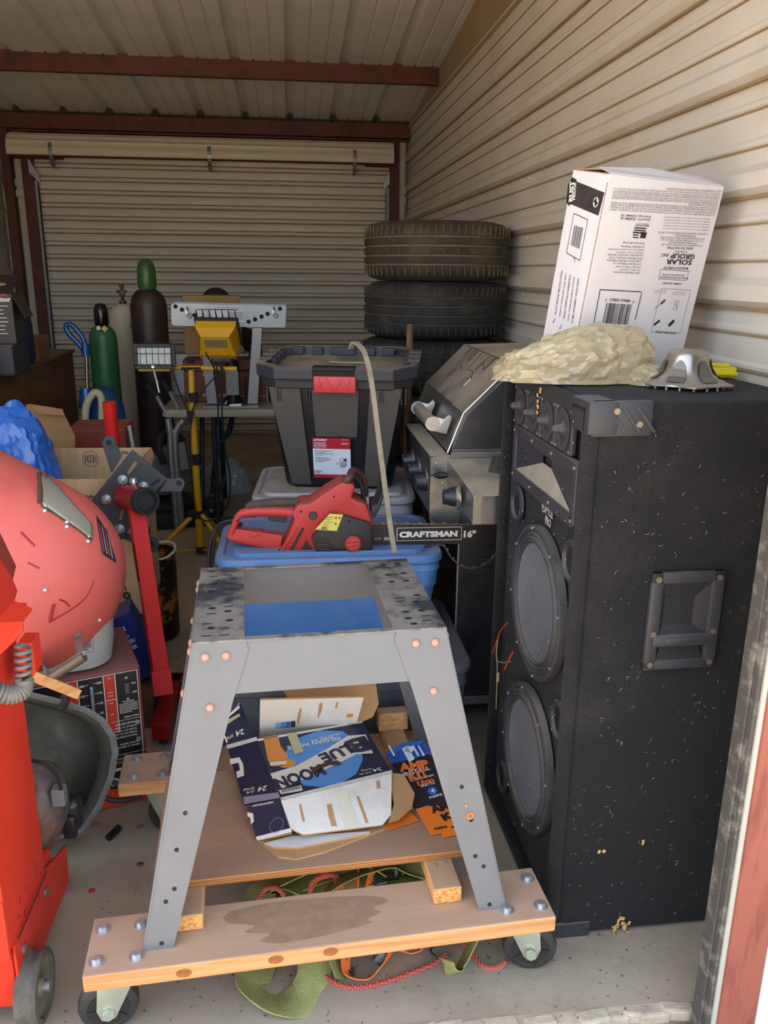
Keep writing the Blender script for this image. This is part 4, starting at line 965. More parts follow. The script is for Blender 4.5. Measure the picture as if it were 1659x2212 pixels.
# flag made of bars
f0 = F.px(1400, 492); f1 = F.px(1366, 512)
for k in range(3): cx, cy = F.px(1383-k*.6, 493+k*5); F.rect(cx, cy, .034, .0028, m_md)
for k in range(3): cx, cy = F.px(1373, 502+k*5.4); F.rect(cx, cy, .016, .0028, m_md)
cx, cy = F.px(1389.5, 508); F.rect(cx, cy, .016, .0135, m_md); U('MADE IN USA', (1401, 488), (1372, 487), .0045); U('HECHO EN EE.UU.', (1401, 484), (1373, 483), .003, bold=0)
U('Taylorsville, MS 39168', (1393, 526), (1345, 523), .0045, m_mg)
for i, s in enumerate(('de Gibraltar Mailboxes.', 'Mailboxes y son marcas comerciales', 'Mailboxes logo y Gibraltar', 'los derechos reservados. Gibraltar', '2019 Gibraltar Industries. Todos', 'trademarks of Gibraltar Mailboxes.', 'and Gibraltar Mailboxes are', 'Gibraltar Mailboxes logo', 'All rights reserved.', '2019 Gibraltar Industries.')):
    y = 534+i*6.2; x = 1391-i*1.1; L = len(s)*2.25; U(s, (x, y), (x-L, y-L*.03), .0045, m_mg, 0)
U('SOLAR', (1494, 567), (1438, 565), .012, m_md, .03); U('GROUP', (1500, 555), (1448, 552), .012, m_md, .03); U('INC', (1443, 551), (1427, 551), .007)
U('A DIVISION OF', (1484, 544), (1457, 543), .004, m_mg); U('GIBRALTAR INDUSTRIES', (1497, 537), (1440, 535), .005, m_mg); U('MANUFACTURED BY', (1486, 580), (1432, 578), .0055)
for i, (s, L) in enumerate((('FOR WARRANTY INFORMATION, PLEASE VISIT', 88), ('WWW.GIBRALTARMAILBOXES.COM', 60), ('OR, CALL CUSTOMER SERVICE 1-800-647-7063', 90), ('PARA OBTENER INFORMACION SOBRE LA GARANTIA, VISITE', 95), ('WWW.GIBRALTARMAILBOXES.COM', 45), ('O LLAME AL SERVICIO DE ATENCION AL CLIENTE', 108))):
    x = 1515-(88-L)*.4+i*1.2; U(s, (x, 531-i*5), (x-L, 529-i*5-L*.02), .0042, m_mg, 0)
for i in range(5): x = 1530+i*1.2; U('WARNING: This product can expose you to chemicals including those', (x, 497-i*6), (x-100, 493-i*6), .0035, m_mg, 0)
a = F.px(1455, 594); F.frame(a[0], a[1], .083, .022, .001, m_md); U('MAILBOX, POST MOUNTING BRACKET', (1486, 601), (1424, 598), .0042); U('AND HARDWARE INCLUDED', (1478, 595), (1430, 593), .0036); U('ASSEMBLY REQUIRED', (1472, 613), (1430, 611), .005)
# barcode box
a = F.px(1338, 668); F.rect(*F.px(1341, 628), .118, .0022, m_md)
c0, c1, c2, c3 = F.px(1296, 627), F.px(1281, 705), F.px(1386, 632), F.px(1372, 690)
for p, q_ in ((c0, c1), (c2, c3)): F.rect((p[0]+q_[0])/2, (p[1]+q_[1])/2, .0022, hypot(p[0]-q_[0], p[1]-q_[1]), m_md, a=atan2(q_[1]-p[1], q_[0]-p[0])+pi/2)
r = random.Random(9); x = 0
p0, p1 = F.px(1363, 656), F.px(1309, 652); L = hypot(p1[0]-p0[0], p1[1]-p0[1])
while x < L:
    ww = r.choice((.0008, .0016, .0024)); t = x/L; cx = p0[0]+(p1[0]-p0[0])*t; cy = p0[1]+(p1[1]-p0[1])*t
    F.rect(cx+.002, cy-.026, ww, .048, m_md, a=0); x += ww+r.choice((.0008, .0014, .002))
U('0', (1369, 652), (1366, 652), .006); U('48462 00823', (1361, 650), (1317, 647), .007, bold=.01); U('9', (1310, 647), (1307, 647), .006)
# tools panel
a = F.px(1449, 672); F.frame(a[0], a[1], .088, .105, .0008, m_mg)
for (x0, y0), (x1, y1), t in (((1437, 648), (1427, 656), .006), ((1427, 656), (1414, 667), .0016)):
    p, q_ = F.px(x0, y0), F.px(x1, y1); F.rect((p[0]+q_[0])/2, (p[1]+q_[1])/2, hypot(p[0]-q_[0], p[1]-q_[1]), t, m_mg, a=atan2(q_[1]-p[1], q_[0]-p[0]))
for (x0, y0), (x1, y1), t in (((1425, 692), (1412, 702), .006), ((1456, 692), (1444, 704), .008)):
    p, q_ = F.px(x0, y0), F.px(x1, y1); F.rect((p[0]+q_[0])/2, (p[1]+q_[1])/2, hypot(p[0]-q_[0], p[1]-q_[1]), t, m_md, a=atan2(q_[1]-p[1], q_[0]-p[0]))
a = F.px(1460, 659); F.frame(a[0], a[1], .012, .020, .0008, m_mg); U('LEVEL', (1461, 665), (1459, 654), .003)
for x, y in ((1480, 632), (1478, 636), (1440, 628), (1438, 632)): U('Phillips Screwdriver', (x, y), (x-28, y-1), .0028, m_mg, 0)
U('TOOLS AND SUPPLIES', (1460, 720), (1415, 716), .0055)
F.done()
S_ = PL(MX, (-w_/2, 0, 0), (0, -1, 0), (0, 0, 1))
def US(s, p0, p1, h, m=None, bold=.015, l=3):
    a, c = S_.px(*p0), S_.px(*p1); S_.text(s, (a[0]+c[0])/2, (a[1]+c[1])/2, m or m_md, h=h, w=hypot(c[0]-a[0], c[1]-a[1]), a=atan2(c[1]-a[1], c[0]-a[0]), bold=bold, l=l)
Q = [S_.px(*p) for p in ((1230, 387), (1306, 416), (1293, 466), (1222, 437))]
Q = [(min(max(x, -d_), 0), y) for x, y in Q]
S_.poly(Q, mat('dark_band', '#3b3838', .5, var=.3, vscale=25), 1)
S_.poly([S_.px(*p) for p in ((1228, 398), (1237, 383), (1246, 388), (1247, 405), (1238, 435), (1230, 445), (1224, 437))], m_md, 2)
US('RUST', (1234, 436), (1237, 391), .018, m_cw, .06); US('PROOF', (1241, 432), (1244, 394), .012, m_cw, .05)
S_.ell(*S_.px(1288, 437), .011, .011, m_cw, 2); US('M', (1290, 443), (1287, 431), .012, m_md, .06, l=4)
a = S_.px(1247, 511); Q = [S_.px(*p) for p in ((1240, 461), (1270, 475), (1253, 563), (1224, 546))]
for i in range(4):
    p, q_ = Q[i], Q[(i+1) % 4]; S_.rect((p[0]+q_[0])/2, (p[1]+q_[1])/2, hypot(p[0]-q_[0], p[1]-q_[1]), .0018, m_md, a=atan2(q_[1]-p[1], q_[0]-p[0]))
for i in range(12):
    t = i/11; p, q_ = S_.px(1242+t*18, 487+t*5), S_.px(1234+t*18, 530+t*8); S_.rect((p[0]+q_[0])/2, (p[1]+q_[1])/2, hypot(p[0]-q_[0], p[1]-q_[1]), .0012+.0012*(i % 3 == 0), m_md, a=atan2(q_[1]-p[1], q_[0]-p[0]))
US('NC000M01', (1243, 566), (1241, 556), .004)
for i, s in enumerate(('RUST-PROOF PROTECTION', 'RESISTS WEATHER AND SALT', 'EASILY INSTALLS DIRECTLY', 'ON STANDARD POST', 'SOME ASSEMBLY REQUIRED')):
    x = 1201+i*9; US(s, (x, 678+i*5), (x+14, 585+i*4), .007 if i % 2 == 0 else .005, m_md, .01)
for x, y in ((1198, 692), (1212, 706), (1226, 714)):
    p = S_.px(x, y); S_.rect(p[0], p[1], .012, .0018, m_md, a=1.2); S_.rect(p[0]-.004, p[1]-.005, .006, .0018, m_md, a=-.7)
S_.done()

# ================================================================ tyres
m_tyre = mat('tyre_rubber', '#39332d', .85, var=.3, vscale=9, col2='#5f5643', c2scale=3.5, c2lo=.5, c2hi=.75, bump=.4, bscale=90)
m_tyred = mat('tyre_rubber_black', '#262626', .8, var=.3, vscale=10, col2='#3a3632', c2scale=5, bump=.3, bscale=90)
m_grv = mat('groove_dirt', '#6f664d', .95); m_grvd = mat('groove_dark', '#4a4742', .95)
def tyre(cx, cy, z0, R, W, lab, m, mg, blocks=False, rz=0, seg=96):
    T = thing('car_tyre', lab, 'tyre', (cx, cy, z0), rz, group='tyres stacked against the ribbed wall')
    ri = R-.115
    pr = [(ri, .035), (ri+.012, .012), (ri+.045, .000), (R-.035, .010), (R-.012, .028)]
    gz = [W*.27, W*.42, W*.58, W*.73]
    pr += [(R-.002, .045)]
    for g in gz: pr += [(R, g-.006), (R-.009, g-.0045), (R-.009, g+.0045), (R, g+.006)]
    pr += [(R-.002, W-.045), (R-.012, W-.028), (R-.035, W-.010), (ri+.045, W), (ri+.012, W-.012), (ri, W-.035), (ri-.004, W/2), (ri, .035)]
    b = MB(); b.lathe(pr, None, seg); o = b.build('tyre_body', m, T, smooth=30)
    b = MB()
    for g in gz: b.lathe([(R-.0085, g-.0045), (R-.0082, g), (R-.0085, g+.0045)], None, seg)
    b.build('tread_groove', mg, o, kind='stuff')
    b = MB(); r = random.Random(int(z0*100)); n = 64 if not blocks else 44
    for k in range(n):
        a = 2*pi*k/n
        for zc, hh, sk in ((W*.135+.012, .050, .12), (W*.865-.012, .050, -.12), (W*.5, .03, .5)):
            if zc == W*.5 and not blocks and k % 2: continue
            Mx = Matrix.Rotation(a+r.uniform(-.004, .004), 4, 'Z') @ Matrix.Translation((R-.0015, 0, zc)) @ Matrix.Rotation(sk, 4, 'X')
            b.box((0, 0, 0), (.005, .0026 if not blocks else .006, hh), 0, M=Mx)
    b.build('sipe', mg, o, kind='stuff')
    return T
tx, ty = .705, 4.10; TR = .343
tyre(.716, ty, 1.462, TR+.004, .262, 'topmost wide car tyre of the stack, brown with dried mud', m_tyre, m_grv, rz=.3)
tyre(.712, ty-.01, 1.200, TR, .258, 'second car tyre from the top of the stack, black with pale groove lines', m_tyred, m_grvd, rz=1.1)
tyre(.70, ty, .945, TR, .25, 'third car tyre from the top, blocky tread, behind the upright wooden stick', m_tyred, m_grvd, True, rz=.7)
for k in (2, 1, 0): tyre(.71, ty, .945-.2501*(3-k)+.0, TR, .25, ('lowest car tyre of the stack, standing on the floor, mostly hidden', 'fifth car tyre down in the stack, mostly hidden behind the grill', 'fourth car tyre down in the stack, mostly hidden behind the tote')[k], m_tyred, m_grvd, rz=k) if False else None
for k, lb in enumerate(('bottom car tyre of the stack, on the floor', 'car tyre second from the bottom of the stack', 'car tyre third from the bottom of the stack')):
    tyre(.705, ty, .001+k*.3145, TR, .3135, lb+', hidden behind the grill and totes', m_tyred, m_grvd, rz=k)
# upright wooden handle in front of the tyres
b = MB(); A = PY(886, 700, 3.62); b.cyl((A.x-.012, 3.62, .0), (A.x, 3.62, A.z-.01), .0155, .0150, 16); b.cyl((A.x, 3.62, A.z-.0102), (A.x, 3.62, A.z), .0150, .011, 16)
o = b.build('wooden_stick', mat('weathered_handle', '#6d5340', .8, var=.25, vscale=30, col2='#8b6f55', c2scale=12, stretch=(3, 3, .4)), smooth=40); tag(o, 'weathered round wooden stick standing upright in front of the tyres', 'stick')

# ================================================================ stainless grill
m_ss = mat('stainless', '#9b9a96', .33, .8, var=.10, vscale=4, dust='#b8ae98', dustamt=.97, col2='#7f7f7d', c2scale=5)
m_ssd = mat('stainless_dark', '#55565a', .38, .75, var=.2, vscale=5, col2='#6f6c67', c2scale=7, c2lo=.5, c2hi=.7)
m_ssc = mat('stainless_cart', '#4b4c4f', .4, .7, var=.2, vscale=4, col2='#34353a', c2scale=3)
m_beige = mat('dull_beige_panel', '#a99a84', .5, .3, var=.08, vscale=20)
GR = thing('gas_grill', 'dusty stainless gas grill with a sloped lid and front knobs behind the loudspeaker', 'grill', (0, 0, 0))
y0, y1 = 2.50, 3.24
def prof_box(name, prof, ya, yb, m, parent, th=None):
    b = MB(); b.poly([(x, ya, z) for x, z in prof], yb-ya, (0, 1, 0), .002); return b.build(name, m, parent)
XBK = 1.03
# cart cabinet
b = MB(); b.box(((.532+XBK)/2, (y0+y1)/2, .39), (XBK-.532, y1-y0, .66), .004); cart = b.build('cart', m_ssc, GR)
b = MB(); b.box((.534, y0-.002, .39), (.006, .006, .66), .001); b.box((.532+.20, y0-.003, .085), (.40, .008, .03), .002); b.box((.532+.17, y0-.003, .40), (.004, .004, .58)); b.build('cart_trim', m_galv, cart)
for k in range(5):
    b = MB(); zz = .605-.034*k; b.box((.532+.095, y0-.0008, zz), (.06, .003, .0075), .001); b.build('vent_slot', m_blk, cart)
for k in range(3):
    b = MB(); zz = .125-.022*k+.02; b.box((.532+.10, y0-.0008, zz), (.055, .003, .006), .001); b.build('vent_slot', m_blk, cart)
for xx in (.575, .98):
    for yy in (2.55, 3.18):
        b = MB(); b.lathe([(0, -.012), (.024, -.012), (.03, 0), (.024, .012), (0, .012)], Matrix.Translation((xx, yy, .030)) @ Matrix.Rotation(pi/2, 4, 'X'), 18); b.cyl((xx, yy, .03), (xx, yy, .062), .012); b.build('cart_caster', m_rubb, GR, smooth=40)
# control panel housing
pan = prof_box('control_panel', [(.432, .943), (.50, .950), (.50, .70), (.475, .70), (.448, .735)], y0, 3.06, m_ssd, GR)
b = MB(); b.box(((.432+.53)/2, (y0+3.06)/2, .9465), (.10, .56, .005), .001); b.build('front_ledge', m_ss, GR)
prof_box('firebox', [(.50, .955), (XBK, .955), (XBK, .70), (.50, .70)], y0+.001, y1, m_ss, GR)
def knob(x, y, z, r, tilt, par, nm='control_knob'):
    M = Matrix.Translation((x, y, z)) @ Matrix.Rotation(tilt, 4, 'Y') @ Matrix.Rotation(-pi/2, 4, 'Y')
    b = MB(); b.lathe([(r*1.35, 0), (r*1.35, .004), (r*1.1, .012), (r*1.0, .012)], M, 28); bz = b.build('bezel', mat('knob_chrome', '#b5b5b3', .2, .9), par, smooth=True)
    b = MB(); b.lathe([(r, .010), (r*.95, .022), (r*.72, .042), (r*.68, .045), (0, .046)], M, 20); b.box((0, 0, .036), (r*1.5, r*.42, .022), .003, M=M); b.build('knob', mat('knob_dark', '#2d3138', .35, .3), bz, smooth=30)
for k, yy in enumerate((2.585, 2.745, 2.90)):
    knob(.447, yy, .845, .034, -.10, pan)
# lid
lid_pr = [(.492, .954), (.539, 1.078), (.690, 1.228), (.93, 1.235), (XBK, 1.12), (XBK, .957), (.492, .957)]
lid = prof_box('lid', lid_pr, y0+.012, 3.26, m_ss, GR)
b = MB(); P_l = [(.500, .965), (.546, 1.076), (.693, 1.218), (.925, 1.224), (XBK-.01, 1.115), (XBK-.01, .965)]
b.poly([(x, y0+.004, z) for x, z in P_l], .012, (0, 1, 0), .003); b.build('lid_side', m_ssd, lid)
b = MB(); E_ = [Vector((.490, 0, .955)), Vector((.537, 0, 1.080)), Vector((.690, 0, 1.2315))]
for p, q_ in zip(E_, E_[1:]): b.tube([(p.x, y0+.006, p.z), (q_.x, y0+.006, q_.z)], .0030, 6)
b.build('lid_edge', mat('bright_edge', '#d4d2cd', .25, .9), lid)
b = MB(); b.box((.60, 2.80, 1.1415), (.035, .075, .004), .0015, Matrix.Rotation(-radians(44.5), 4, 'Y')); b.build('badge', mat('badge', '#c4c6c4', .3, .7), lid)
# dark scratches and drip runs on the lid (their own shape)
b = MB(); r = random.Random(7); nn = Vector((-.708, 0, .706))
def onlid(u, v): return Vector((.539+.151*u, 2.52+.72*v, 1.0785+.150*u))+nn*.0008
for k in range(16):
    v = r.uniform(.25, .95); u0 = .98; L = r.uniform(.08, .45); b.poly([onlid(u0, v), onlid(u0, v+.006), onlid(u0-L, v+.004+r.uniform(-.01, .01)), onlid(u0-L, v+.001)], .0003, nn)
for a_, c_ in (((.5, .35), (.62, .42)), ((.62, .42), (.60, .52)), ((.55, .62), (.62, .70)), ((.84, .42), (.72, .30)), ((.3, .75), (.5, .72))):
    p, q_ = onlid(*a_), onlid(*c_); b.tube([p, (p+q_)/2+Vector((.002, .004, .002)), q_], .0013, 4)
b.tube([onlid(1., v) for v in (.1, .4, .45, .6, .95)], .0016, 4); b.tube([onlid(0, v)+nn*.001 for v in (.25, .5, .95)], .0014, 4)
b.build('drip_run', mat('drip_dark', '#3f382d', .7), lid, kind='stuff')
# tubular handle along the front of the lid with cast end brackets
b = MB(); b.cyl((.452, 2.60, 1.035), (.452, 2.90, 1.035), .021, seg=22); hb_ = b.build('lid_handle', mat('handle_steel', '#b3b1ab', .35, .75, dust='#a79f8f', dustamt=.7), lid, smooth=True)
for yy in (2.585, 2.895):
    b = MB(); b.loft([[(.452+.024*cos(a), yy+s*.011, 1.035+.024*sin(a)) for a in [2*pi*i/16 for i in range(16)]] for s in (-1, 1)])
    b.poly([(.452, yy-.010, 1.059), (.490, yy-.010, 1.050), (.505, yy-.010, 1.064), (.515, yy-.010, 1.055), (.498, yy-.010, 1.0), (.452, yy-.010, 1.011)], .02, (0, 1, 0), .003); b.build('handle_bracket', mat('bracket_cast', '#bdbcb7', .4, .7), hb_, smooth=30)
# side shelf with its own burner knob
sh = MB(); sh.poly([(.488, 2.495, .938), (.50, 2.165, .905), (.565, 2.165, .905), (.80, 2.20, .912), (.80, 2.495, .94)], -.085, (0, 0, 1), .003); shf = sh.build('side_shelf', m_ss, GR)
b = MB(); b.poly([(.502, 2.1635, .902), (.80, 2.1985, .909), (.80, 2.1985, .830), (.502, 2.1635, .823)], .001, (0, -1, 0)); b.build('shelf_front', m_beige, shf)
knob(.486, 2.30, .868, .030, -.02, shf)
b = MB(); b.cyl((.44, 2.455, .895), (.482, 2.455, .895), .008, seg=12); b.cyl((.45, 2.455, .895), (.474, 2.455, .895), .012, seg=12); b.cyl((.425, 2.455, .895), (.445, 2.455, .895), .003, seg=6); b.build('igniter', mat('knob_dark', '#2d3138'), shf)
b = MB(); b.poly([(.435, 2.498, .735), (.435, 2.498, .94), (.44, 2.498, .943), (.50, 2.498, .95), (.535, 2.498, .95), (.535, 2.498, .66), (.46, 2.498, .70)], .0015, (0, -1, 0)); b.build('end_cheek', m_ss, GR)
for p in ((.452, 2.4962, .925), (.475, 2.4962, .86)): b = MB(); b.cyl(p, (p[0], p[1]-.002, p[2]), .003, seg=8); b.build('rivet', m_zinc, GR)
b = MB(); b.lathe([(0, .026), (.012, .028), (.024, .034), (.026, .05), (.024, .10), (0, .103)], Matrix.Translation((.60, 2.33, .895)) @ Matrix.Rotation(.5, 4, 'Y') @ Matrix.Rotation(-.9, 4, 'X'), 14)
o = b.build('metal_cup', m_ssd, smooth=True); tag(o, 'small tarnished metal sleeve lying on the grill side shelf', 'sleeve')
# ================================================================ storage totes
m_bt = mat('blue_tote', '#4d7db8', .45, var=.05, vscale=4, dust='#8d8a84', dustamt=.55, col2='#5c8cc6', c2scale=6, c2lo=.55, c2hi=.7)
m_wt = mat('grey_tote_pale', '#a9abb2', .5, dust='#8f877a', dustamt=.85); m_dt = mat('grey_tote_dark', '#565a61', .5, dust='#6b6762', dustamt=.5, var=.05)
m_kt2 = mat('black_tote', '#17181d', .35, var=.1, vscale=3); m_ktg = mat('black_tote_rib', '#2a2a2d', .5, dust='#6a6459', dustamt=.3)
m_ktl = mat('black_tote_lid', '#2f323c', .45, dust='#8b8272', dustamt=.95); m_rl = mat('red_latch', '#c53a44', .42)
def rr3(w, d, r, z, n=6, cx=0, cy=0): return [(x, y, z) for x, y in rrect(w, d, r, n, cx, cy)]
def tote(name, lab, cx, cy, z0, w, d, h, rz, mb_, ml, taper=.86, rim=.03, r=.06, lidh=.035):
    T = thing(name, lab, 'tote', (cx, cy, z0), rz)
    b = MB(); R = [rr3(w*taper*.98, d*taper*.97, r*.7, 0)]
    for z, k in ((.004, taper), (h*.55, taper+(1-taper)*.50), (h*.62, taper+(1-taper)*.56), (h*.625, taper+(1-taper)*.66), (h*.80, taper+(1-taper)*.72), (h*.805, taper+(1-taper)*.82), (h*.93, .955)): R.append(rr3(w*k, d*k, r*.85, z))
    b.loft(R); b.build('tub', mb_, T, smooth=35)
    b = MB(); zl = h-lidh
    b.loft([rr3(w*.985, d*.98, r, zl), rr3(w, d, r*1.1, zl+.006), rr3(w, d, r*1.1, zl+.020), rr3(w*.985, d*.975, r, zl+.028), rr3(w*.93, d*.90, r*.8, zl+.030), rr3(w*.915, d*.88, r*.8, zl+.022), rr3(w*.86, d*.80, r*.7, zl+.022), rr3(w*.85, d*.78, r*.7, zl+.034), rr3(w*.30, d*.26, r*.3, zl+.035)])
    b.build('lid', ml, T, smooth=35)
    return T
tote('lidded_tote', 'dark grey plastic tote with lid at the bottom, right under the blue tote', .128, 2.45, 0, .80, .56, .385, 0, m_dt, m_dt)
BT = tote('lidded_tote', 'bright blue plastic tote with dusty lid carrying the chainsaw', .113, 2.555, .3865,   .695, .46, .296, -.01, m_bt, m_bt)
tote('lidded_tote', 'dark grey tote on the floor, below the pale tote behind the blue one', .16, 3.10, 0, .50, .48, .345, 0, m_dt, m_dt)
tote('lidded_tote', 'pale grey tote with dusty lid standing directly under the black tote', .165, 3.12, .347, .60, .52, .375, -.06, m_wt, m_wt)
# --- black tote with red latch
KB = thing('latched_tote', 'black ribbed tote with charcoal lid, red latch and red and white label', 'tote', (.203, 3.15, .7385), 0, rot=(.085, 0, -.19))
w_, d_, h_ = .53, .42, .415
def octo(w, d, c, z): return [(-w/2+c, -d/2, z), (w/2-c, -d/2, z), (w/2, -d/2+c, z), (w/2, d/2-c, z), (w/2-c, d/2, z), (-w/2+c, d/2, z), (-w/2, d/2-c, z), (-w/2, -d/2+c, z)]
b = MB(); b.loft([octo(w_*.74, d_*.80, .035, .0), octo(w_*.76, d_*.82, .04, .01), octo(w_*.95, d_*.95, .05, h_)]); b.build('tub', m_kt2, KB)
b = MB()
for xx in (-.185, .185):   # dusty flared side panels
    k0, k1 = .80, .97
    b.poly([(xx*k0-.050, -d_*.41-.003, .012), (xx*k0+.022, -d_*.41-.003, .012), (xx*1.0+.052, -d_*.475-.004, h_-.03), (xx*1.0-.060, -d_*.475-.004, h_-.03)] if xx > 0 else [(xx*k0-.022, -d_*.41-.003, .012), (xx*k0+.050, -d_*.41-.003, .012), (xx*1.0+.060, -d_*.475-.004, h_-.03), (xx*1.0-.052, -d_*.475-.004, h_-.03)], .006, (0, -1, .1))
b.poly([(-.075, -d_*.43-.002, .20), (.075, -d_*.43-.002, .20), (.085, -d_*.47-.002, h_-.03), (-.085, -d_*.47-.002, h_-.03)], .006, (0, -1, .1))
b.split('tub_panel', mat('tub_panel_dusty', '#4a4641', .55, var=.08), KB)
b = MB(); b.loft([octo(w_*1.0, d_*1.0, .06, h_-.035), octo(w_*1.02, d_*1.02, .06, h_-.03), octo(w_*1.02, d_*1.02, .06, h_-.004), octo(w_*.98, d_*.98, .05, h_)])
for xx in (-.205, -.195, -.10, -.09, .16, .17): b.box((xx, -d_*.5+.002, h_-.055), (.005, .008, .05), .001)
for xx in (-.245, -.225, .235, .25): b.box((xx, -d_*.5+.03, h_-.06), (.006, .03, .06), .001)
b.build('rim', m_ktg, KB)
LZ = h_+.012; b = MB()
W2, D2 = w_*1.09, d_*1.13
b.loft([octo(W2*.985, D2*.985, .075, LZ-.012), octo(W2, D2, .08, LZ-.006), octo(W2, D2, .08, LZ+.026), octo(W2*.985, D2*.985, .075, LZ+.032), octo(W2*.90, D2*.86, .07, LZ+.032), octo(W2*.88, D2*.84, .075, LZ+.002)])
lidk = b.build('lid', m_ktl, KB)
b = MB()     # stepped wall blocks inside the lid well
for xx, ww in ((-.20, .05), (-.12, .04), (-.02, .10), (.09, .04), (.16, .05)): b.box((xx, D2*.40, LZ+.018), (ww, .03, .028), .003)
for yy in (-.05, .03, .10): b.box((W2*.425, yy, LZ+.018), (.02, .05, .028), .003); b.box((-W2*.425, yy, LZ+.018), (.02, .05, .028), .003)
b.split('lid_block', mat('lid_block', '#3a3f4c', .4), lidk)
b = MB()
for s in (-1, 1):
    for k in range(3): b.box((s*W2*.47, -.07+k*.085, LZ+.033), (.045, .055, .006), .001)
b.split('lid_pad', m_ktl, lidk)
b = MB()
for s in (-1, 1):
    for k in range(3): b.poly([(s*W2*.47+.009*cos(q), -.07+k*.085+.006*sin(q), LZ+.0365) for q in [2*pi*i/12 for i in range(12)]])
b.split('pad_hole', m_blk, lidk)
b = MB(); b.box((0, -D2/2+.02, LZ+.030), (.15, .05, .012), .003); b.box((0, -D2/2+.003, LZ+.012), (.15, .006, .05), .001); b.build('latch_seat', mat('latch_seat', '#0d0d0f', .6), lidk)
b = MB(); b.box((.005, -D2/2-.004, LZ-.022), (.148, .014, .058), .004); la = b.build('latch', m_rl, KB, smooth=30)
b = MB()
for s in (-1, 1): b.box((.005+s*.016, -D2/2-.0115, LZ-.02), (.002, .002, .05), 0, Matrix.Rotation(s*.55, 4, 'Y')); b.box((.005+s*.05, -D2/2-.0115, LZ-.02), (.002, .002, .05), 0, Matrix.Rotation(s*.3, 4, 'Y'))
b.split('latch_groove', mat('red_dark', '#9e2c35', .5), la)
b = MB(); b.box((.03, .02, LZ+.006), (.16, .014, .002), 0, rot=-.05); b.build('pale_strip', mat('pale_green', '#b8c39a', .6), lidk)
n_ = Vector((0, -1, .10)).normalized(); LP = PL(KB, (-.022, -d_*.432-.010, .025), (1, 0, 0), Vector((0, -.10, 1)), .0010)
m_lr = mat('label_red', '#b0202e', .4); m_lw = mat('label_white', '#d9dfe8', .45)
LP.rect(.006, .10, .138, .155, m_lw, 1, name='label'); LP.rect(.006, .158, .138, .042, m_lr, 2, name='label'); LP.rect(.006, .028, .138, .014, m_lr, 2, name='label')
LP.text('HUSKY', -.028, .171, m_lw, h=.008, w=.040, l=3, bold=.05); LP.poly([(-.060, .168), (-.052, .175), (-.049, .170), (-.053, .167)], m_lw, 3)
for i, (s, w__) in enumerate((('20-GALLON LATCH', .046), ('AND STACK TOTE', .042), ('CAJA DE ALMACENAMIENTO', .05), ('APILABLE 75.7 LITROS', .046))): LP.text(s, -.036, .160-i*.0055, m_lw, h=.0042, w=w__, l=3)
LP.text('1004 160 203', .055, .173, m_lw, h=.003, l=3); LP.rect(.055, .158, .026, .006, mat('label_gold', '#c9a25a', .5), 3)
for i, w__ in enumerate((.075, .06, .072, .042, .07, .075, .060, .045)): LP.lines(-.055+w__/2, .128-i*.0055-(.004 if i > 3 else 0), w__, .004, 1, m_mg, 3, seed=i)
LP.frame(.048, .094, .024, .010, .001, m_md, 3); LP.rect(.054, .094, .010, .008, m_md, 3); LP.lines(.048, .075, .024, .022, 5, m_mg, 3, seed=3); LP.frame(.028, .080, .008, .008, .001, m_md, 3, a=.8)
LP.lines(-.048, .045, .03, .012, 3, m_mg, 3, seed=8); LP.done()
# ================================================================ weathered whip / slat rising over the totes
m_slat2 = mat('weathered_cane', '#8f8672', .8, var=.2, vscale=60, col2='#6f6757', c2scale=30)
pts = [PY(852, 1212, 2.02), PY(842, 1130, 2.06), PY(822, 980, 2.14), PY(803, 830, 2.22), PY(790, 770, 2.26), PY(778, 748, 2.30), PY(765, 740, 2.34), PY(757, 752, 2.38)]
pts[0].z = .795
b = MB(); b.tube(spline(pts, 8), .007, flat=(.013, .006)); o = b.build('bent_cane', m_slat2); tag(o, 'thin weathered cane strip curving up in front of the black tote', 'cane')
# ================================================================ chainsaw on the blue tote
m_cr_ = mat('saw_red', '#bb3530', .5, var=.08, vscale=14, col2='#7d4a40', c2scale=5, c2lo=.62, c2hi=.85, dust='#6e5347', dustamt=.7)
m_ck = mat('saw_black', '#232326', .5, var=.2, vscale=14, dust='#4a423c', dustamt=.6); m_bar = mat('saw_bar', '#2b2827', .45, .4, var=.1, vscale=20); m_chn = mat('saw_chain', '#6e6258', .4, .75, var=.3, vscale=200)
YS = 2.43
CS = thing('chainsaw', 'red and black electric chainsaw lying across the blue tote lid', 'chainsaw', (.13, YS, .7035), -.02)
CW = WORLD[CS].inverted()
CP = PL(CS, (0, 0, 0), (1, 0, 0), (0, 0, 1))
def Sx(x, y): return CP.px(x, y)
def slab(pix, y0_, y1_, m, name, par=CS, bev=.003, sm=False, inset=None):
    P = [Sx(*p) for p in pix]; b = MB(); b.poly([(u, y0_, v) for u, v in P], y1_-y0_, (0, 1, 0), bev); return b.build(name, m, par, smooth=sm)
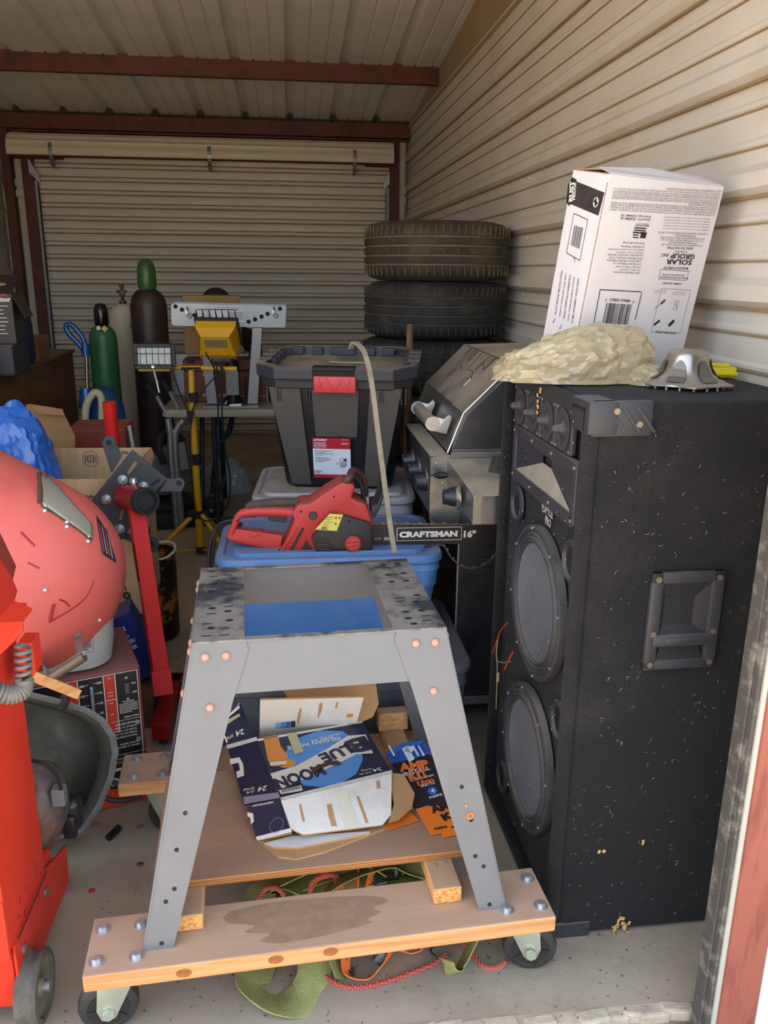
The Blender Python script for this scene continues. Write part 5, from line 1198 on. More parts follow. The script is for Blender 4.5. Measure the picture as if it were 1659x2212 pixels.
# crop coords -> photo: x = 440 + cx*.3978, y = 980 + cy*.3977
def K(*a): return [(440+x*.3978, 980+y*.3977) for x, y in a]
body = slab(K((520, 255), (575, 255), (640, 210), (730, 150), (760, 138), (812, 150), (820, 175), (800, 222), (812, 232), (880, 258), (905, 330), (912, 372), (905, 490), (870, 525), (420, 528), (412, 520), (455, 440), (490, 350), (480, 300)), -.035, .075, m_cr_, 'housing', bev=.008, sm=30)
hb = MB()
def lp(c): return [Vector((u, 0, v)) for u, v in [Sx(*p) for p in K(*c)]]
outer = lp([(225, 292), (500, 290), (490, 360), (455, 440), (415, 505), (400, 512), (122, 458), (120, 440), (190, 300)])
hb.tube(lp([(480, 318), (400, 312), (290, 312), (235, 318), (205, 325), (185, 345), (160, 400), (142, 440), (145, 455)]) , [.017, .017, .0165, .016, .013, .011, .010, .010, .010], 12)
hb.tube(lp([(140, 452), (200, 468), (300, 490), (420, 512)]), [.011, .011, .011, .012], 12)
hg = hb.build('rear_handle', m_cr_, CS, smooth=40)
slab(K((150, 458), (175, 405), (300, 420), (430, 440), (415, 515)), -.012, .03, m_cr_, 'hand_guard_plate', hg, .003)
hb = MB(); hb.tube(lp([(232, 290), (260, 277), (330, 268), (420, 262), (515, 262)]), [.008, .012, .013, .013, .012], 10); hb.build('grip_pad', mat('grip_pad', '#4a4037', .85, var=.2, vscale=40), hg, smooth=40)
slab(K((345, 335), (455, 335), (450, 372), (360, 362)), -.008, .02, m_ck, 'throttle_trigger', hg, .003); slab(K((240, 435), (270, 418), (318, 416), (312, 430), (280, 442)), -.016, .004, m_cr_, 'trigger', hg, .002)
# black sprocket cover with ribs, stickers and knob
cov = slab(K((688, 303), (760, 310), (895, 350), (908, 390), (908, 500), (868, 530), (640, 528), (610, 508), (583, 430)), -.052, -.032, m_ck, 'side_cover', bev=.004, sm=30)
for k in range(4): slab(K((598+k*8, 430+k*26), (675+k*8, 436+k*26), (680+k*8, 447+k*26), (606+k*8, 442+k*26)), -.056, -.050, m_ck, 'cover_rib', cov, .001)
slab(K((525, 510), (556, 448), (588, 495), (605, 525), (520, 525)), -.037, -.034, mat('saw_vent', '#2c2422', .7), 'air_vent', body, .001)
slab(K((470, 500), (535, 380), (545, 388), (482, 512)), -.037, -.034, mat('saw_vent', '#2c2422'), 'air_vent', body, .001)
c_ = Sx(*K((806, 458))[0]); Mk = Matrix.Translation((c_[0], -.052, c_[1])) @ Matrix.Rotation(pi/2, 4, 'X')
b = MB(); b.lathe([(0, .006), (.022, .006), (.0235, .004), (.0255, 0), (.0255, -.002)], Mk, 30); b.box((0, 0, .010), (.042, .010, .010), .002, M=Mk @ Matrix.Rotation(.08, 4, 'Z')); kn = b.build('tension_knob', m_cr_, CS, smooth=30)
b = MB(); b.lathe([(.0245, .001), (.0275, .0045), (.0275, .001), (.0245, -.001)], Mk, 30); b.build('knob_ring', mat('worn_copper', '#8a6a55', .4, .6, var=.3, vscale=60), kn, smooth=30)
c_ = Sx(*K((592, 318))[0]); Mk = Matrix.Translation((c_[0], -.036, c_[1])) @ Matrix.Rotation(pi/2, 4, 'X')
b = MB(); b.lathe([(0, .007), (.0115, .007), (.0130, .004), (.0135, 0)], Mk, 24); b.build('oil_cap', mat('oil_cap', '#3b3a3c', .6), CS, smooth=30)
CPf = PL(CS, (0, -.0525, 0), (1, 0, 0), (0, 0, 1), .0006)
# sticker on the cover in the cover's own plane
m_ys = mat('yellow_sticker', '#d6cf5a', .45)
def Kf(pl, *a): return [pl.px(*p) for p in K(*a)]
CPf.poly(Kf(CPf, (605, 412), (685, 325), (757, 330), (722, 420)), m_ys, 1, 'sticker')
for i in range(6): a = CPf.px(*K((676-i*5, 345+i*13))[0]); CPf.lines(a[0]+.006, a[1], .026, .004, 1, m_mg, 2, seed=i)
for x, y in ((718, 348), (738, 348), (716, 380), (658, 403), (645, 405)): a = CPf.px(*K((x, y))[0]); CPf.ell(a[0], a[1], .0035, .0035, mat('sticker_red', '#a0523c', .5), 3, n=14)
CPf.done()
for x, y in ((705, 217), (527, 297), (412, 502), (185, 345)):
    c_ = Sx(*K((x, y))[0]); b = MB(); b.cyl((c_[0], -.034, c_[1]), (c_[0], -.0362, c_[1]), .0032, seg=12); b.build('screw_hole', m_blk, body)
c_ = Sx(*K((785, 338))[0]); b = MB(); b.cyl((c_[0], -.05, c_[1]), (c_[0], -.0532, c_[1]), .0036, seg=12); b.build('screw_hole', m_blk, cov)
# front handle loop, chain brake guard
b = MB(); a = Sx(*K((790, 118))[0]); a2 = Sx(*K((815, 110))[0]); a3 = Sx(*K((868, 160))[0]); a4 = Sx(*K((885, 240))[0])
b.tube(spline([(Sx(*K((762, 150))[0])[0], -.02, Sx(*K((762, 150))[0])[1]), (a[0], -.025, a[1]), (a2[0], .02, a2[1]+.004), (a3[0], .055, a3[1]), (a4[0], .07, a4[1]-.01)], 6), .0125, 12); b.build('front_handle', mat('handle_worn', '#5b3a35', .6, var=.3, vscale=20), CS, smooth=40)
b = MB()
for k in range(4): b.tube(spline([(a2[0]-.004+k*.006, -.01+k*.014, a2[1]-.002-k*.004), (a3[0]-.008+k*.002, -.005+k*.014, a3[1]), (a4[0]-.004, .0+k*.014, a4[1]-.012)], 5), .0042, 8)
b.split('guard_rib', m_ck, CS, smooth=40)
gp = [Sx(*p) for p in K((905, 268), (935, 262), (958, 205), (962, 140), (962, 85), (972, 85), (978, 150), (972, 215), (950, 280), (925, 325), (908, 330))]
b = MB(); b.poly([(u, -.04, v) for u, v in gp], .11, (0, 1, 0), .002); b.build('chain_brake', m_ck, CS, smooth=30)
# bar, chain
bp = [Sx(*p) for p in K((905, 382), (1600, 388), (1625, 400), (1640, 430), (1630, 465), (1600, 480), (1500, 486), (905, 484))]
b = MB(); b.poly([(u, -.010, v) for u, v in bp], .0045, (0, 1, 0), .0008); bar = b.build('guide_bar', m_bar, CS)
BP = PL(CS, (0, -.0102, 0), (1, 0, 0), (0, 0, 1), .0003)
def bt(s, p0, p1, h, bold=.05): a, c = [BP.px(*p) for p in K(p0, p1)]; BP.text(s, (a[0]+c[0])/2, (a[1]+c[1])/2, m_cw, h=h, w=c[0]-a[0], bold=bold)
bt('CRAFTSMAN', (1062, 437), (1378, 437), .020, .06); bt('16"', (1412, 437), (1478, 435), .024, .05)
a, c = [BP.px(*p) for p in K((1050, 404), (1398, 466))]; BP.frame((a[0]+c[0])/2, (a[1]+c[1])/2, c[0]-a[0], a[1]-c[1], .0016, m_cw, 2)
a = BP.px(*K((1386, 420))[0]); BP.text('R', a[0], a[1], m_cw, h=.0025)
a = BP.px(*K((995, 462))[0]); BP.frame(a[0], a[1], .016, .008, .0009, m_cw); BP.lines(a[0], a[1], .013, .006, 2, m_cw); a = BP.px(*K((945, 462))[0]); BP.frame(a[0], a[1], .018, .005, .0008, m_cw)
a = BP.px(*K((1510, 437))[0]); BP.ell(a[0], a[1], .0025, .0025, m_md, n=12); BP.done()
def chain(path, name, drop=False):
    S = []; tot = 0
    for p, q in zip(path, path[1:]): tot += (Vector(q)-Vector(p)).length
    n = int(tot/.0095); b = MB(); acc = 0; k = 0; P = [Vector(p) for p in path]; i = 0; seg = 0
    for j in range(n):
        t = j*tot/n
        while i < len(P)-2 and t > seg+(P[i+1]-P[i]).length: seg += (P[i+1]-P[i]).length; i += 1
        d = (P[i+1]-P[i]); c = P[i]+d.normalized()*(t-seg); an = atan2(d.z, d.x)
        M = Matrix.Translation(c) @ Matrix.Rotation(-an, 4, 'Y')
        b.box((0, -.002+.004*(j % 2), 0), (.0095, .0016, .005), .0006, M=M, seg=1)
        b.cyl(M @ Vector((.0045, -.004, 0)), M @ Vector((.0045, .004, 0)), .0016, seg=6)
        if j % 4 == 0: b.poly([M @ Vector(v) for v in ((-.004, -.002, .002), (.005, -.002, .002), (.003, -.002, .0075), (-.003, -.002, .006))], .004, (0, 1, 0))
    return b.build(name, m_chn, bar, kind='stuff')
def cz(*a): return [(Sx(*p)[0], -.008, Sx(*p)[1]) for p in K(*a)]
chain(cz((905, 376), (1300, 379), (1610, 384)), 'chain')
chain(cz((870, 526), (920, 518), (1060, 522), (1150, 508), (1200, 496), (1250, 492), (1300, 492), (1318, 520), (1345, 565), (1385, 600), (1440, 618), (1500, 610), (1550, 580), (1580, 545), (1592, 505), (1625, 480)), 'slack_chain')
# power cable of the saw hanging over the left side of the blue tote
m_cab = mat('black_cable', '#1f1d1e', .5, dust='#5a544c', dustamt=.6)
b = MB(); q0 = CW @ Vector((-.175, 2.42, .76))
b.tube(spline([CW @ Vector(p) for p in ((-.155, 2.44, .755), (-.19, 2.46, .76), (-.235, 2.48, .735), (-.262, 2.48, .66), (-.268, 2.47, .5), (-.262, 2.45, .3), (-.30, 2.5, .02))], 8), .0055, 8); b.tube(spline([CW @ Vector(p) for p in ((-.16, 2.46, .745), (-.20, 2.49, .745), (-.24, 2.50, .70), (-.258, 2.50, .60), (-.262, 2.49, .4))], 8), .005, 8); b.build('power_cable', m_cab, CS, smooth=True)

# ================================================================ folding table and what stands on it
m_tab = mat('table_plastic', '#a09a8c', .6, var=.04, dust='#8b8171', dustamt=.6); m_tleg = mat('table_leg', '#2f3540', .45, .4)
FT = thing('folding_table', 'beige plastic folding table with dark tube legs by the roll-up door', 'table', (.105, 5.22, 0), 0)
b = MB(); b.poly([(x, y, .675) for x, y in rrect(1.70, .74, .06, 6)], .045, (0, 0, 1), .006); b.build('table_top', m_tab, FT, smooth=30)
for xx in (-.56, .56):
    for yy in (-.27, .27):
        b = MB(); b.tube(spline([(xx, yy, .675), (xx, yy, .40), (xx, yy*1.05, .10), (xx, yy*1.08, .008)], 4), .016, 10); b.build('leg', m_tleg, FT, smooth=40)
    b = MB(); b.cyl((xx, -.27, .16), (xx, .27, .16), .013); b.cyl((xx, -.27, .60), (xx, .27, .60), .013); b.tube([(xx, 0, .60), (xx*.65, 0, .655)], .010); b.build('leg_brace', m_tleg, FT, smooth=40)
TZ = .7205
m_sil = mat('bender_silver', '#a9aeb2', .4, .35, var=.08, vscale=8); m_sils = mat('bender_steel', '#8b8f92', .35, .7)
PB = thing('pipe_bender', 'silver hydraulic pipe bender frame with a row of pin holes on the folding table', 'pipe bender', (0, 0, TZ))
YP = 4.98
BPP = PL(PB, (0, YP-.03, 0), (1, 0, 0), (0, 0, 1), .0008)
def bq(pix): return [BPP.px(*p) for p in pix]
b = MB(); b.poly([(u, YP-.03, v) for u, v in bq([(372, 655), (614, 661), (618, 666), (617, 703), (613, 708), (375, 704), (370, 698), (369, 660)])], .010, (0, 1, 0), .001); b.build('front_plate', m_sil, PB)
b = MB(); b.poly([(u, YP+.06, v) for u, v in bq([(374, 653), (616, 659), (620, 664), (619, 701), (615, 706), (377, 702), (372, 696), (371, 658)])], .010, (0, 1, 0), .001); b.build('rear_plate', m_sils, PB)
for x, y in ((379, 662), (393, 669), (420, 681), (435, 688), (449, 693), (537, 695), (551, 690), (565, 684), (578, 678), (605, 667)):
    a = BPP.px(x, y); BPP.ell(a[0], a[1], .0125, .0125, m_blk, 1, n=20, name='pin_hole'); BPP.done()
for x, y in ((406, 674), (592, 673)):
    a = BPP.px(x, y); b = MB(); b.cyl((a[0], YP-.055, a[1]), (a[0], YP-.03, a[1]), .011, seg=18); pn = b.build('pin', m_zinc, PB, smooth=40)
    b = MB(); b.tube(spline([(a[0], YP-.06, a[1]+.03), (a[0]+.006, YP-.06, a[1]), (a[0]-.003, YP-.06, a[1]-.02), (a[0]+.014, YP-.06, a[1]-.035), (a[0]+.022, YP-.06, a[1]-.02), (a[0]+.008, YP-.06, a[1]-.008), (a[0]-.004, YP-.06, a[1]+.03)], 5), .0018, 6); b.build('clip', m_blk, pn)
# printed sticker on the plate
a, c = BPP.px(458, 660), BPP.px(527, 696); BPP.rect((a[0]+c[0])/2, (a[1]+c[1])/2, c[0]-a[0], a[1]-c[1], m_lw, 2, name='sticker'); BPP.lines((a[0]+c[0])/2, a[1]-.016, .17, .016, 2, mat('faded_red', '#b98a86', .6), 3); BPP.rect((a[0]+c[0])/2+.04, (a[1]+c[1])/2-.012, .09, .05, mat('faded_grey', '#b3b9c2', .6), 3); BPP.done()
for nm, top, bot in (('left_leg', [(429, 706), (446, 706)], [(470, 873), (447, 873)]), ('right_leg', [(545, 708), (566, 708)], [(557, 873), (534, 873)])):
    P = bq([top[0], top[1], bot[0], bot[1]]); b = MB(); b.poly([(u, YP-.02, max(v, TZ-TZ+.012)) for u, v in P], .07, (0, 1, 0), .002); o_ = b.build('leg', m_sils, PB)
P = bq([(446, 873), (554, 873)]); b = MB(); b.box(((P[0][0]+P[1][0])/2, YP-.0, .006), (P[1][0]-P[0][0]+.03, .16, .012), .001); b.build('base_plate', m_sils, PB)
P = bq([(500, 780), (500, 868)]); cxx = P[0][0]
b = MB(); b.cyl((cxx, YP+.01, .012), (cxx, YP+.01, .05), .052, seg=24); b.cyl((cxx, YP+.01, .05), (cxx, YP+.01, .27), .040, seg=24); b.cyl((cxx, YP+.01, .27), (cxx, YP+.01, .42), .017, seg=16); jk = b.build('bottle_jack', mat('jack_black', '#17191c', .3), PB, smooth=40)
b = MB(); b.box((cxx, YP-.032, .14), (.075, .006, .14), .002); b.build('jack_label', mat('jack_label', '#8b8d92', .5, var=.3, vscale=60), jk)
b = MB(); b.tube([(cxx+.075, YP-.03, .02), (cxx+.075, YP-.03, .15)], .008); b.lathe([(.006, 0), (.013, .004), (.006, .008), (.006, 0)], Matrix.Translation((cxx+.075, YP-.03, .16)) @ Matrix.Rotation(pi/2, 4, 'X'), 14); b.build('hook_rod', m_blk, jk)
b = MB(); b.cyl((cxx-.02, YP-.06, .012), (cxx+.05, YP-.06, .016), .011); b.cyl((cxx-.045, YP-.055, .018), (cxx-.035, YP-.055, .04), .007); b.build('pump_link', m_zinc, jk, smooth=30)
# red tool boxes behind the bender
m_tb = mat('toolbox_red', '#6d2b26', .5, var=.1, vscale=6)
def toolbox(x0, x1, y, z0, h, lab, txt=None):
    T = thing('toolbox', lab, 'toolbox', ((x0+x1)/2, y, z0), 0, None); w = x1-x0
    b = MB(); b.box((0, .11, h*.36), (w, .22, h*.72), .004); b.build('box_body', m_tb, T); b = MB(); b.box((0, .11, h*.86), (w*1.005, .225, h*.26), .008); b.build('box_lid', m_tb, T)
    for s in (-.3, .3):
        if abs(s*w) < w/2: b = MB(); b.box((s*w, -.004, h*.70), (.03, .008, .05), .002); b.build('latch', m_galv, T)
    if txt: p = PL(T, (0, 0, 0), (1, 0, 0), (0, 0, 1)); p.text(txt, -w*.22, h*.16, m_cw, h=.016, w=.16, bold=.03, shear=.3); p.rect(.06, h*.13, w*.45, .002, m_cw); p.done()
    return T
toolbox(-.64, .02, 5.15, TZ, .26, 'red steel toolbox behind the pipe bender legs', 'WATERLOO')
toolbox(-.0+.03, .30, 5.2, TZ, .26, 'red steel box at the right behind the pipe bender, next to the black tote')
# cardboard box, white carton and saw disc behind
m_crd = mat('cardboard', '#a5825a', .85, var=.08, vscale=6)
def carton(name, lab, cx, cy, z0, w, d, h, rz, m=None, rot=None, group=None):
    T = thing(name, lab, 'box', (cx, cy, z0), rz, group, rot=rot); b = MB(); b.box((0, 0, h/2), (w, d, h), .003); b.build('carton_body', m or m_crd, T); return T
A = PY(400, 760, 5.5)
T = carton('cardboard_box', 'brown cardboard box with white shipping label standing behind the silver bender plate', -.49, 5.56, .985, .36, .22, .36, .12)
p = PL(T, (0, -.11, 0), (1, 0, 0), (0, 0, 1)); p.rect(-.02, .255, .13, .085, m_lw, 1, name='label'); p.text('POWERSPEC', .03, .13, m_ink, h=.022, w=.13, l=2, bold=.04); p.text('PowerSpec', .03, .095, m_ink, h=.016, w=.12, l=2); p.text('1-500', .05, .065, m_ink, h=.015, l=2)
for k in range(14): p.rect(-.075+k*.0045, .235, .002, .03, m_ink, 2)
p.done()
T = carton('white_file_box', 'small white box under the brown cardboard box behind the pipe bender', -.50, 5.55, TZ+.0, .48, .20, .262, 0, m_wt)
b = MB(); rr_ = .17
M = Matrix.Translation((-.35, 5.70, .98)) @ Matrix.Rotation(pi/2, 4, 'X')
b.lathe([(rr_-.05, -.03), (rr_, -.025), (rr_, .025), (rr_-.05, .03), (rr_-.055, 0), (rr_-.05, -.03)], M, 36); b.lathe([(.05, .004), (.10, -.004), (rr_-.05, 0)], M, 36); b.cyl((-.35, 5.70, .7205), (-.35, 5.70, .80), .05)
for k in range(4): b.box(((.09)*cos(k*pi/2+.4)-.35, 5.695, .98+.09*sin(k*pi/2+.4)), (.05, .02, .05), .004, Matrix.Rotation(-(k*pi/2+.4), 4, 'Y'))
o = b.build('spoked_wheel', mat('dark_rubber_wheel', '#151515', .6), smooth=40); tag(o, 'black rubber wheel with pale rim behind the pipe bender', 'wheel')
b = MB(); pts = [(-.60+.24*t, 5.84-.02*sin(t*3), 1.17+.155*sin(pi*t)**.7) for t in [i/16 for i in range(17)]]
b.tube(pts, [.02+.045*sin(pi*i/16) for i in range(17)], 12); b.box((-.48, 5.84, 1.10), (.15, .10, .12), .01); o = b.build('black_hose_bundle', mat('dull_black', '#1a191a', .7), smooth=40); tag(o, 'dark rounded black hose bundle behind the silver bender plate', 'hose')
for k, (xx, zz) in enumerate(((-.06, .06), (.02, .04))):
    pass
# ================================================================ yellow work light stand
m_y = mat('lamp_yellow', '#d3a021', .4, var=.05, vscale=9); m_yd = mat('lamp_frame', '#34302c', .5); m_gl = mat('lamp_glass', '#c3c5b8', .15, var=.15, vscale=60)
WX, WY = -.525+.0, 4.36
WL = thing('work_light_stand', 'yellow tripod work light stand with two caged floodlights in front of the folding table', 'work light', (WX, WY, 0), 0)
WM_ = WORLD[WL].inverted()
def wp(x, y, dy=0): return WM_ @ PY(x, y, WY+dy)
zt = wp(413, 800).z
b = MB(); b.tube([wp(433, 1180), wp(428, 1100), wp(421, 990), wp(416, 905)], .021, 16); b.build('lower_pole', m_y, WL, smooth=40)
b = MB(); b.tube([wp(416, 912), wp(413, 798)], .016, 16); b.build('upper_pole', m_y, WL, smooth=40)
for (x, y0_, y1_, r) in ((418, 848, 868, .024), (424, 980, 1003, .026)):
    b = MB(); b.cyl(wp(x-1, y0_), wp(x+1, y1_), r, seg=16); b.build('pole_clamp', m_blk, WL, smooth=40)
hub = wp(430, 1110); b = MB(); b.box((hub.x, hub.y, hub.z), (.11, .06, .035), .006); b.cyl((hub.x, hub.y, hub.z-.02), (hub.x, hub.y, hub.z+.02), .028); b.build('tripod_hub', m_blk, WL)
hb2 = wp(433, 1187); b = MB(); b.cyl((hb2.x, hb2.y, hb2.z-.012), (hb2.x, hb2.y, hb2.z+.012), .026); b.build('tripod_collar', m_blk, WL)
for ex, ey in ((-.235, -.10), (.10, .22), (.16, -.17)):
    e = Vector((hub.x+ex*1.15, hub.y+ey*1.15, .012)); b = MB(); b.tube([hub+Vector((ex*.12, ey*.12, 0)), e], .013, 10); lg = b.build('tripod_leg', m_y, WL, smooth=40)
    mid = hub+(e-hub)*.78; b = MB(); b.tube([hb2, mid], .007, flat=(.016, .006)); b.build('tripod_strut', m_y, lg)
b = MB(); b.tube([wp(350, 794), wp(430, 795), wp(512, 797)], .013, 12); bar_ = b.build('cross_bar', m_y, WL, smooth=40)
b = MB(); c_ = wp(413, 790); b.lathe([(0, .0), (.014, .0), (.019, .01), (.019, .022), (0, .024)], Matrix.Translation(c_+Vector((0, 0, .012))), 14); b.box((c_.x, c_.y, c_.z-.012), (.10, .05, .012), .003); b.build('thumb_knob', m_blk, WL, smooth=40)
# floodlight facing the camera (left)
def flood(cx, cz, cy, w, h, rot, back):
    M = Matrix.Translation((cx, cy, cz)) @ rot
    b = MB(); b.loft([[(-w/2, 0, -h/2), (w/2, 0, -h/2), (w/2, 0, h/2), (-w/2, 0, h/2)], [(-w*.46, .06, -h*.46), (w*.46, .06, -h*.46), (w*.46, .06, h*.46), (-w*.46, .06, h*.46)], [(-w*.30, .115, -h*.30), (w*.30, .115, -h*.30), (w*.30, .115, h*.30), (-w*.30, .115, h*.30)]]); b.xf(M); hd = b.build('lamp_housing', m_y, WL, smooth=20)
    b = MB()
    for c, d in (((0, -.006, h/2), (w*1.06, .02, .02)), ((0, -.006, -h/2), (w*1.06, .02, .02)), ((w/2, -.006, 0), (.02, .02, h)), ((-w/2, -.006, 0), (.02, .02, h))): b.box(c, d, .003, M=M)
    b.build('lamp_bezel', m_yd, hd)
    b = MB(); b.box((0, -.004, 0), (w*.94, .004, h*.9), M=M); b.build('lamp_glass', m_gl, hd)
    b = MB(); n = 7
    def wr(pts, r=.0018): b.tube([M @ Vector(p) for p in pts], r, 5)
    for i in range(n): x = -w*.48+w*.96*i/(n-1); wr([(x, -.012, -h*.5), (x, -.065, -h*.42), (x, -.065, h*.62), (x, -.012, h*.66)])
    for z in (-h*.40, h*.1, h*.62): wr([(-w*.5, -.065, z), (w*.5, -.065, z)])
    for x in (-w*.5, w*.5): wr([(x, -.012, -h*.5), (x, -.065, -h*.42), (x, -.065, h*.62), (x, -.012, h*.66)])
    b.build('wire_guard', mat('guard_wire', '#2b2a28', .4, .6), hd, kind='stuff')
    return hd, M
pL = wp(334, 770, -.06); hdL, ML = flood(pL.x, pL.z, pL.y, .185, .105, Matrix.Rotation(radians(-8), 4, 'X'), False)
b = MB(); q_ = wp(334, 795, -.04); b.box((q_.x, q_.y, q_.z), (.16, .05, .03), .006); b.box((q_.x, q_.y-.026, q_.z+.002), (.09, .004, .022), .001); b.build('lamp_bracket', m_y, hdL)
b = MB(); b.cyl((q_.x, q_.y-.028, q_.z+.01), (q_.x, q_.y-.05, q_.z+.012), .008); b.tube([(q_.x, q_.y-.03, q_.z-.01), (q_.x+.01, q_.y-.03, q_.z-.06), (q_.x+.02, q_.y-.035, q_.z-.12)], .006); b.build('bracket_bolt', m_zinc, hdL)
# floodlight seen from behind (right)
pR = wp(472, 718, 0.0)
MR = Matrix.Translation(pR) @ Matrix.Rotation(pi-.12, 4, 'Z') @ Matrix.Rotation(radians(-38), 4, 'X')
w, h = .205, .16
b = MB(); b.loft([[(-w/2, 0, -h/2), (w/2, 0, -h/2), (w/2, 0, h/2), (-w/2, 0, h/2)], [(-w*.48, .05, -h*.48), (w*.48, .05, -h*.48), (w*.48, .05, h*.46), (-w*.48, .05, h*.46)], [(-w*.44, .10, -h*.44), (w*.44, .10, -h*.44), (w*.34, .09, h*.32), (-w*.34, .09, h*.32)]]); b.xf(MR); hdR = b.build('lamp_housing', m_y, WL, smooth=20)
b = MB(); b.box((0, .088, h*.06), (w*.55, .016, h*.34), .002, M=MR); b.build('rating_plate', mat('rating_plate', '#8b7d55', .5, var=.5, vscale=300), hdR)
b = MB()
for i in range(18): b.box((-w*.43+w*.86*i/17, .086, -h*.42), (.005, .04, .03), .001, M=MR)
b.build('cooling_fin', m_y, hdR, kind='stuff')
b = MB(); b.box((0, -.006, 0), (w*1.08, .022, h*1.08), .003, M=MR); b.build('lamp_bezel', m_yd, hdR)
b = MB()
def wr(pts, r=.0022): b.tube([MR @ Vector(p) for p in pts], r, 5)
for i in range(7): x = -w*.48+w*.96*i/6; wr([(x, -.01, -h*.5), (x+.012, -.07, -h*.45), (x+.012, -.07, h*.55), (x, -.01, h*.55)])
for z in (-h*.45, 0, h*.55): wr([(-w*.5, -.07, z), (w*.5, -.07, z)])
b.build('wire_guard', mat('guard_wire', '#2b2a28'), hdR, kind='stuff')
b = MB(); q_ = wp(480, 775, .0); b.box((q_.x, q_.y, q_.z), (.10, .06, .035), .006); b.box((q_.x+.005, q_.y-.032, q_.z), (.012, .01, .014), .002); b.build('junction_box', mat('junction_black', '#211f1f', .5), hdR)
def wcable(pts, r=.0042): b = MB(); b.tube(spline([wp(*p) for p in pts], 8), r, 7); b.build('lamp_cord', m_cab, WL, smooth=True)
wcable([(372, 800, -.05), (385, 840, -.05), (402, 880, -.04), (410, 890, -.04)]); wcable([(466, 812, -.03), (440, 842, -.04), (420, 875, -.04), (414, 892, -.04)])
wcable([(412, 915, -.035), (411, 960, -.035), (415, 1040, -.035), (424, 1105, -.05), (445, 1125, -.06), (472, 1118, -.06)]); wcable([(468, 790, -.03), (470, 860, -.03), (474, 960, -.03), (480, 1060, -.03), (486, 1100, -.03), (494, 1085, -.03), (497, 1030, -.03), (488, 980, -.03), (480, 900, -.03), (478, 800, -.03), (470, 785, -.03)]); wcable([(436, 745, -.02), (446, 765, -.04), (460, 790, -.03), (470, 812, -.03), (482, 800, -.03), (478, 790, -.02)])
b = MB(); P0, P1, P2, P3 = wp(403, 888, -.04), wp(420, 888, -.04), wp(414, 918, -.04), wp(410, 918, -.04); b.poly([P0, P1, P2, P3], .02, (0, -1, 0), .002); b.build('cord_splitter', m_blk, WL)
# ================================================================ under the table
m_pb = mat('grey_plastic_bag', '#b3b9bf', .3, var=.1, vscale=10, transl=.08)
b = film('b', -.47, 5.75, .002, .17, .14, .20, 21, amp=.016, sub=5); o = b.build('stuffed_plastic_bag', m_pb, smooth=25); tag(o, 'grey stuffed plastic bag on the floor under the folding table', 'bag')
c_ = PY(455, 1045, 5.0)
HT = thing('wheeled_frame', 'dark tubular frame with small black wheels lying under the folding table', 'frame', (0, 0, 0))
for x, yy in ((c_.x, 5.0), (PY(412, 1035, 5.1).x, 5.12)):
    b = MB(); b.lathe([(0, -.03), (.05, -.03), (.075, -.02), (.075, .02), (.05, .03), (0, .03)], Matrix.Translation((x, yy, .0755)) @ Matrix.Rotation(pi/2, 4, 'X'), 28); wl_ = b.build('wheel', mat('dull_black', '#1a191a'), HT, smooth=40)
    b = MB(); b.cyl((x, yy-.034, .0755), (x, yy-.028, .0755), .012); b.build('axle_cap', m_galv, wl_)
b = MB(); b.tube([(c_.x-.02, 4.93, .03), (c_.x+.62, 4.96, .03)], .012); b.tube([(c_.x-.06, 5.02, .075), (c_.x-.05, 5.2, .66)], .014); b.tube(spline([(c_.x+.13, 5.4, .66), (c_.x+.10, 5.4, .5), (c_.x+.02, 5.35, .38), (c_.x-.02, 5.3, .1)]), .018); b.build('tube_frame', m_tleg, HT, smooth=40)
MS = thing('mitre_saw', 'black and grey chop saw standing on the floor left of the yellow tripod', 'saw', (-.75, 5.02, 0), .2)
b = MB(); b.box((0, 0, .05), (.42, .36, .10), .01); b.lathe([(0, -.02), (.17, -.02), (.18, 0), (.17, .02), (0, .02)], Matrix.Translation((0, .02, .12)), 30); b.build('saw_base', m_blk, MS, smooth=30)
b = MB(); b.lathe([(0, -.04), (.12, -.04), (.14, -.02), (.14, .03), (0, .04)], Matrix.Translation((.06, 0, .36)) @ Matrix.Rotation(pi/2, 4, 'X'), 30); b.box((-.04, .03, .30), (.12, .12, .26), .02); b.build('motor_housing', mat('saw_grey', '#4c4e50', .5), MS, smooth=30)
b = MB(); b.tube(spline([(.02, -.02, .50), (-.02, -.10, .56), (-.05, -.16, .50), (-.03, -.14, .40)]), .02); b.tube(spline([(.10, 0, .50), (.02, -.02, .57), (-.06, .0, .50)]), .022); b.build('saw_handle', m_blk, MS, smooth=40)
b = MB(); b.box((.085, -.06, .42), (.055, .012, .17), .003, Matrix.Rotation(-.12, 4, 'Y')); b.build('grey_badge', mat('saw_badge', '#8d9092', .4), MS)
b = MB(); b.box((-.02, -.12, .06), (.02, .14, .012), .003, .4); b.build('red_lever', mat('lever_red', '#a6352c', .5), MS)
b = MB(); b.tube([(-.10, 0, .12), (-.06, -.05, .32)], .012); b.tube([(-.02, .05, .10), (.14, -.08, .30)], .005); b.build('guide_rod', m_zinc, MS)
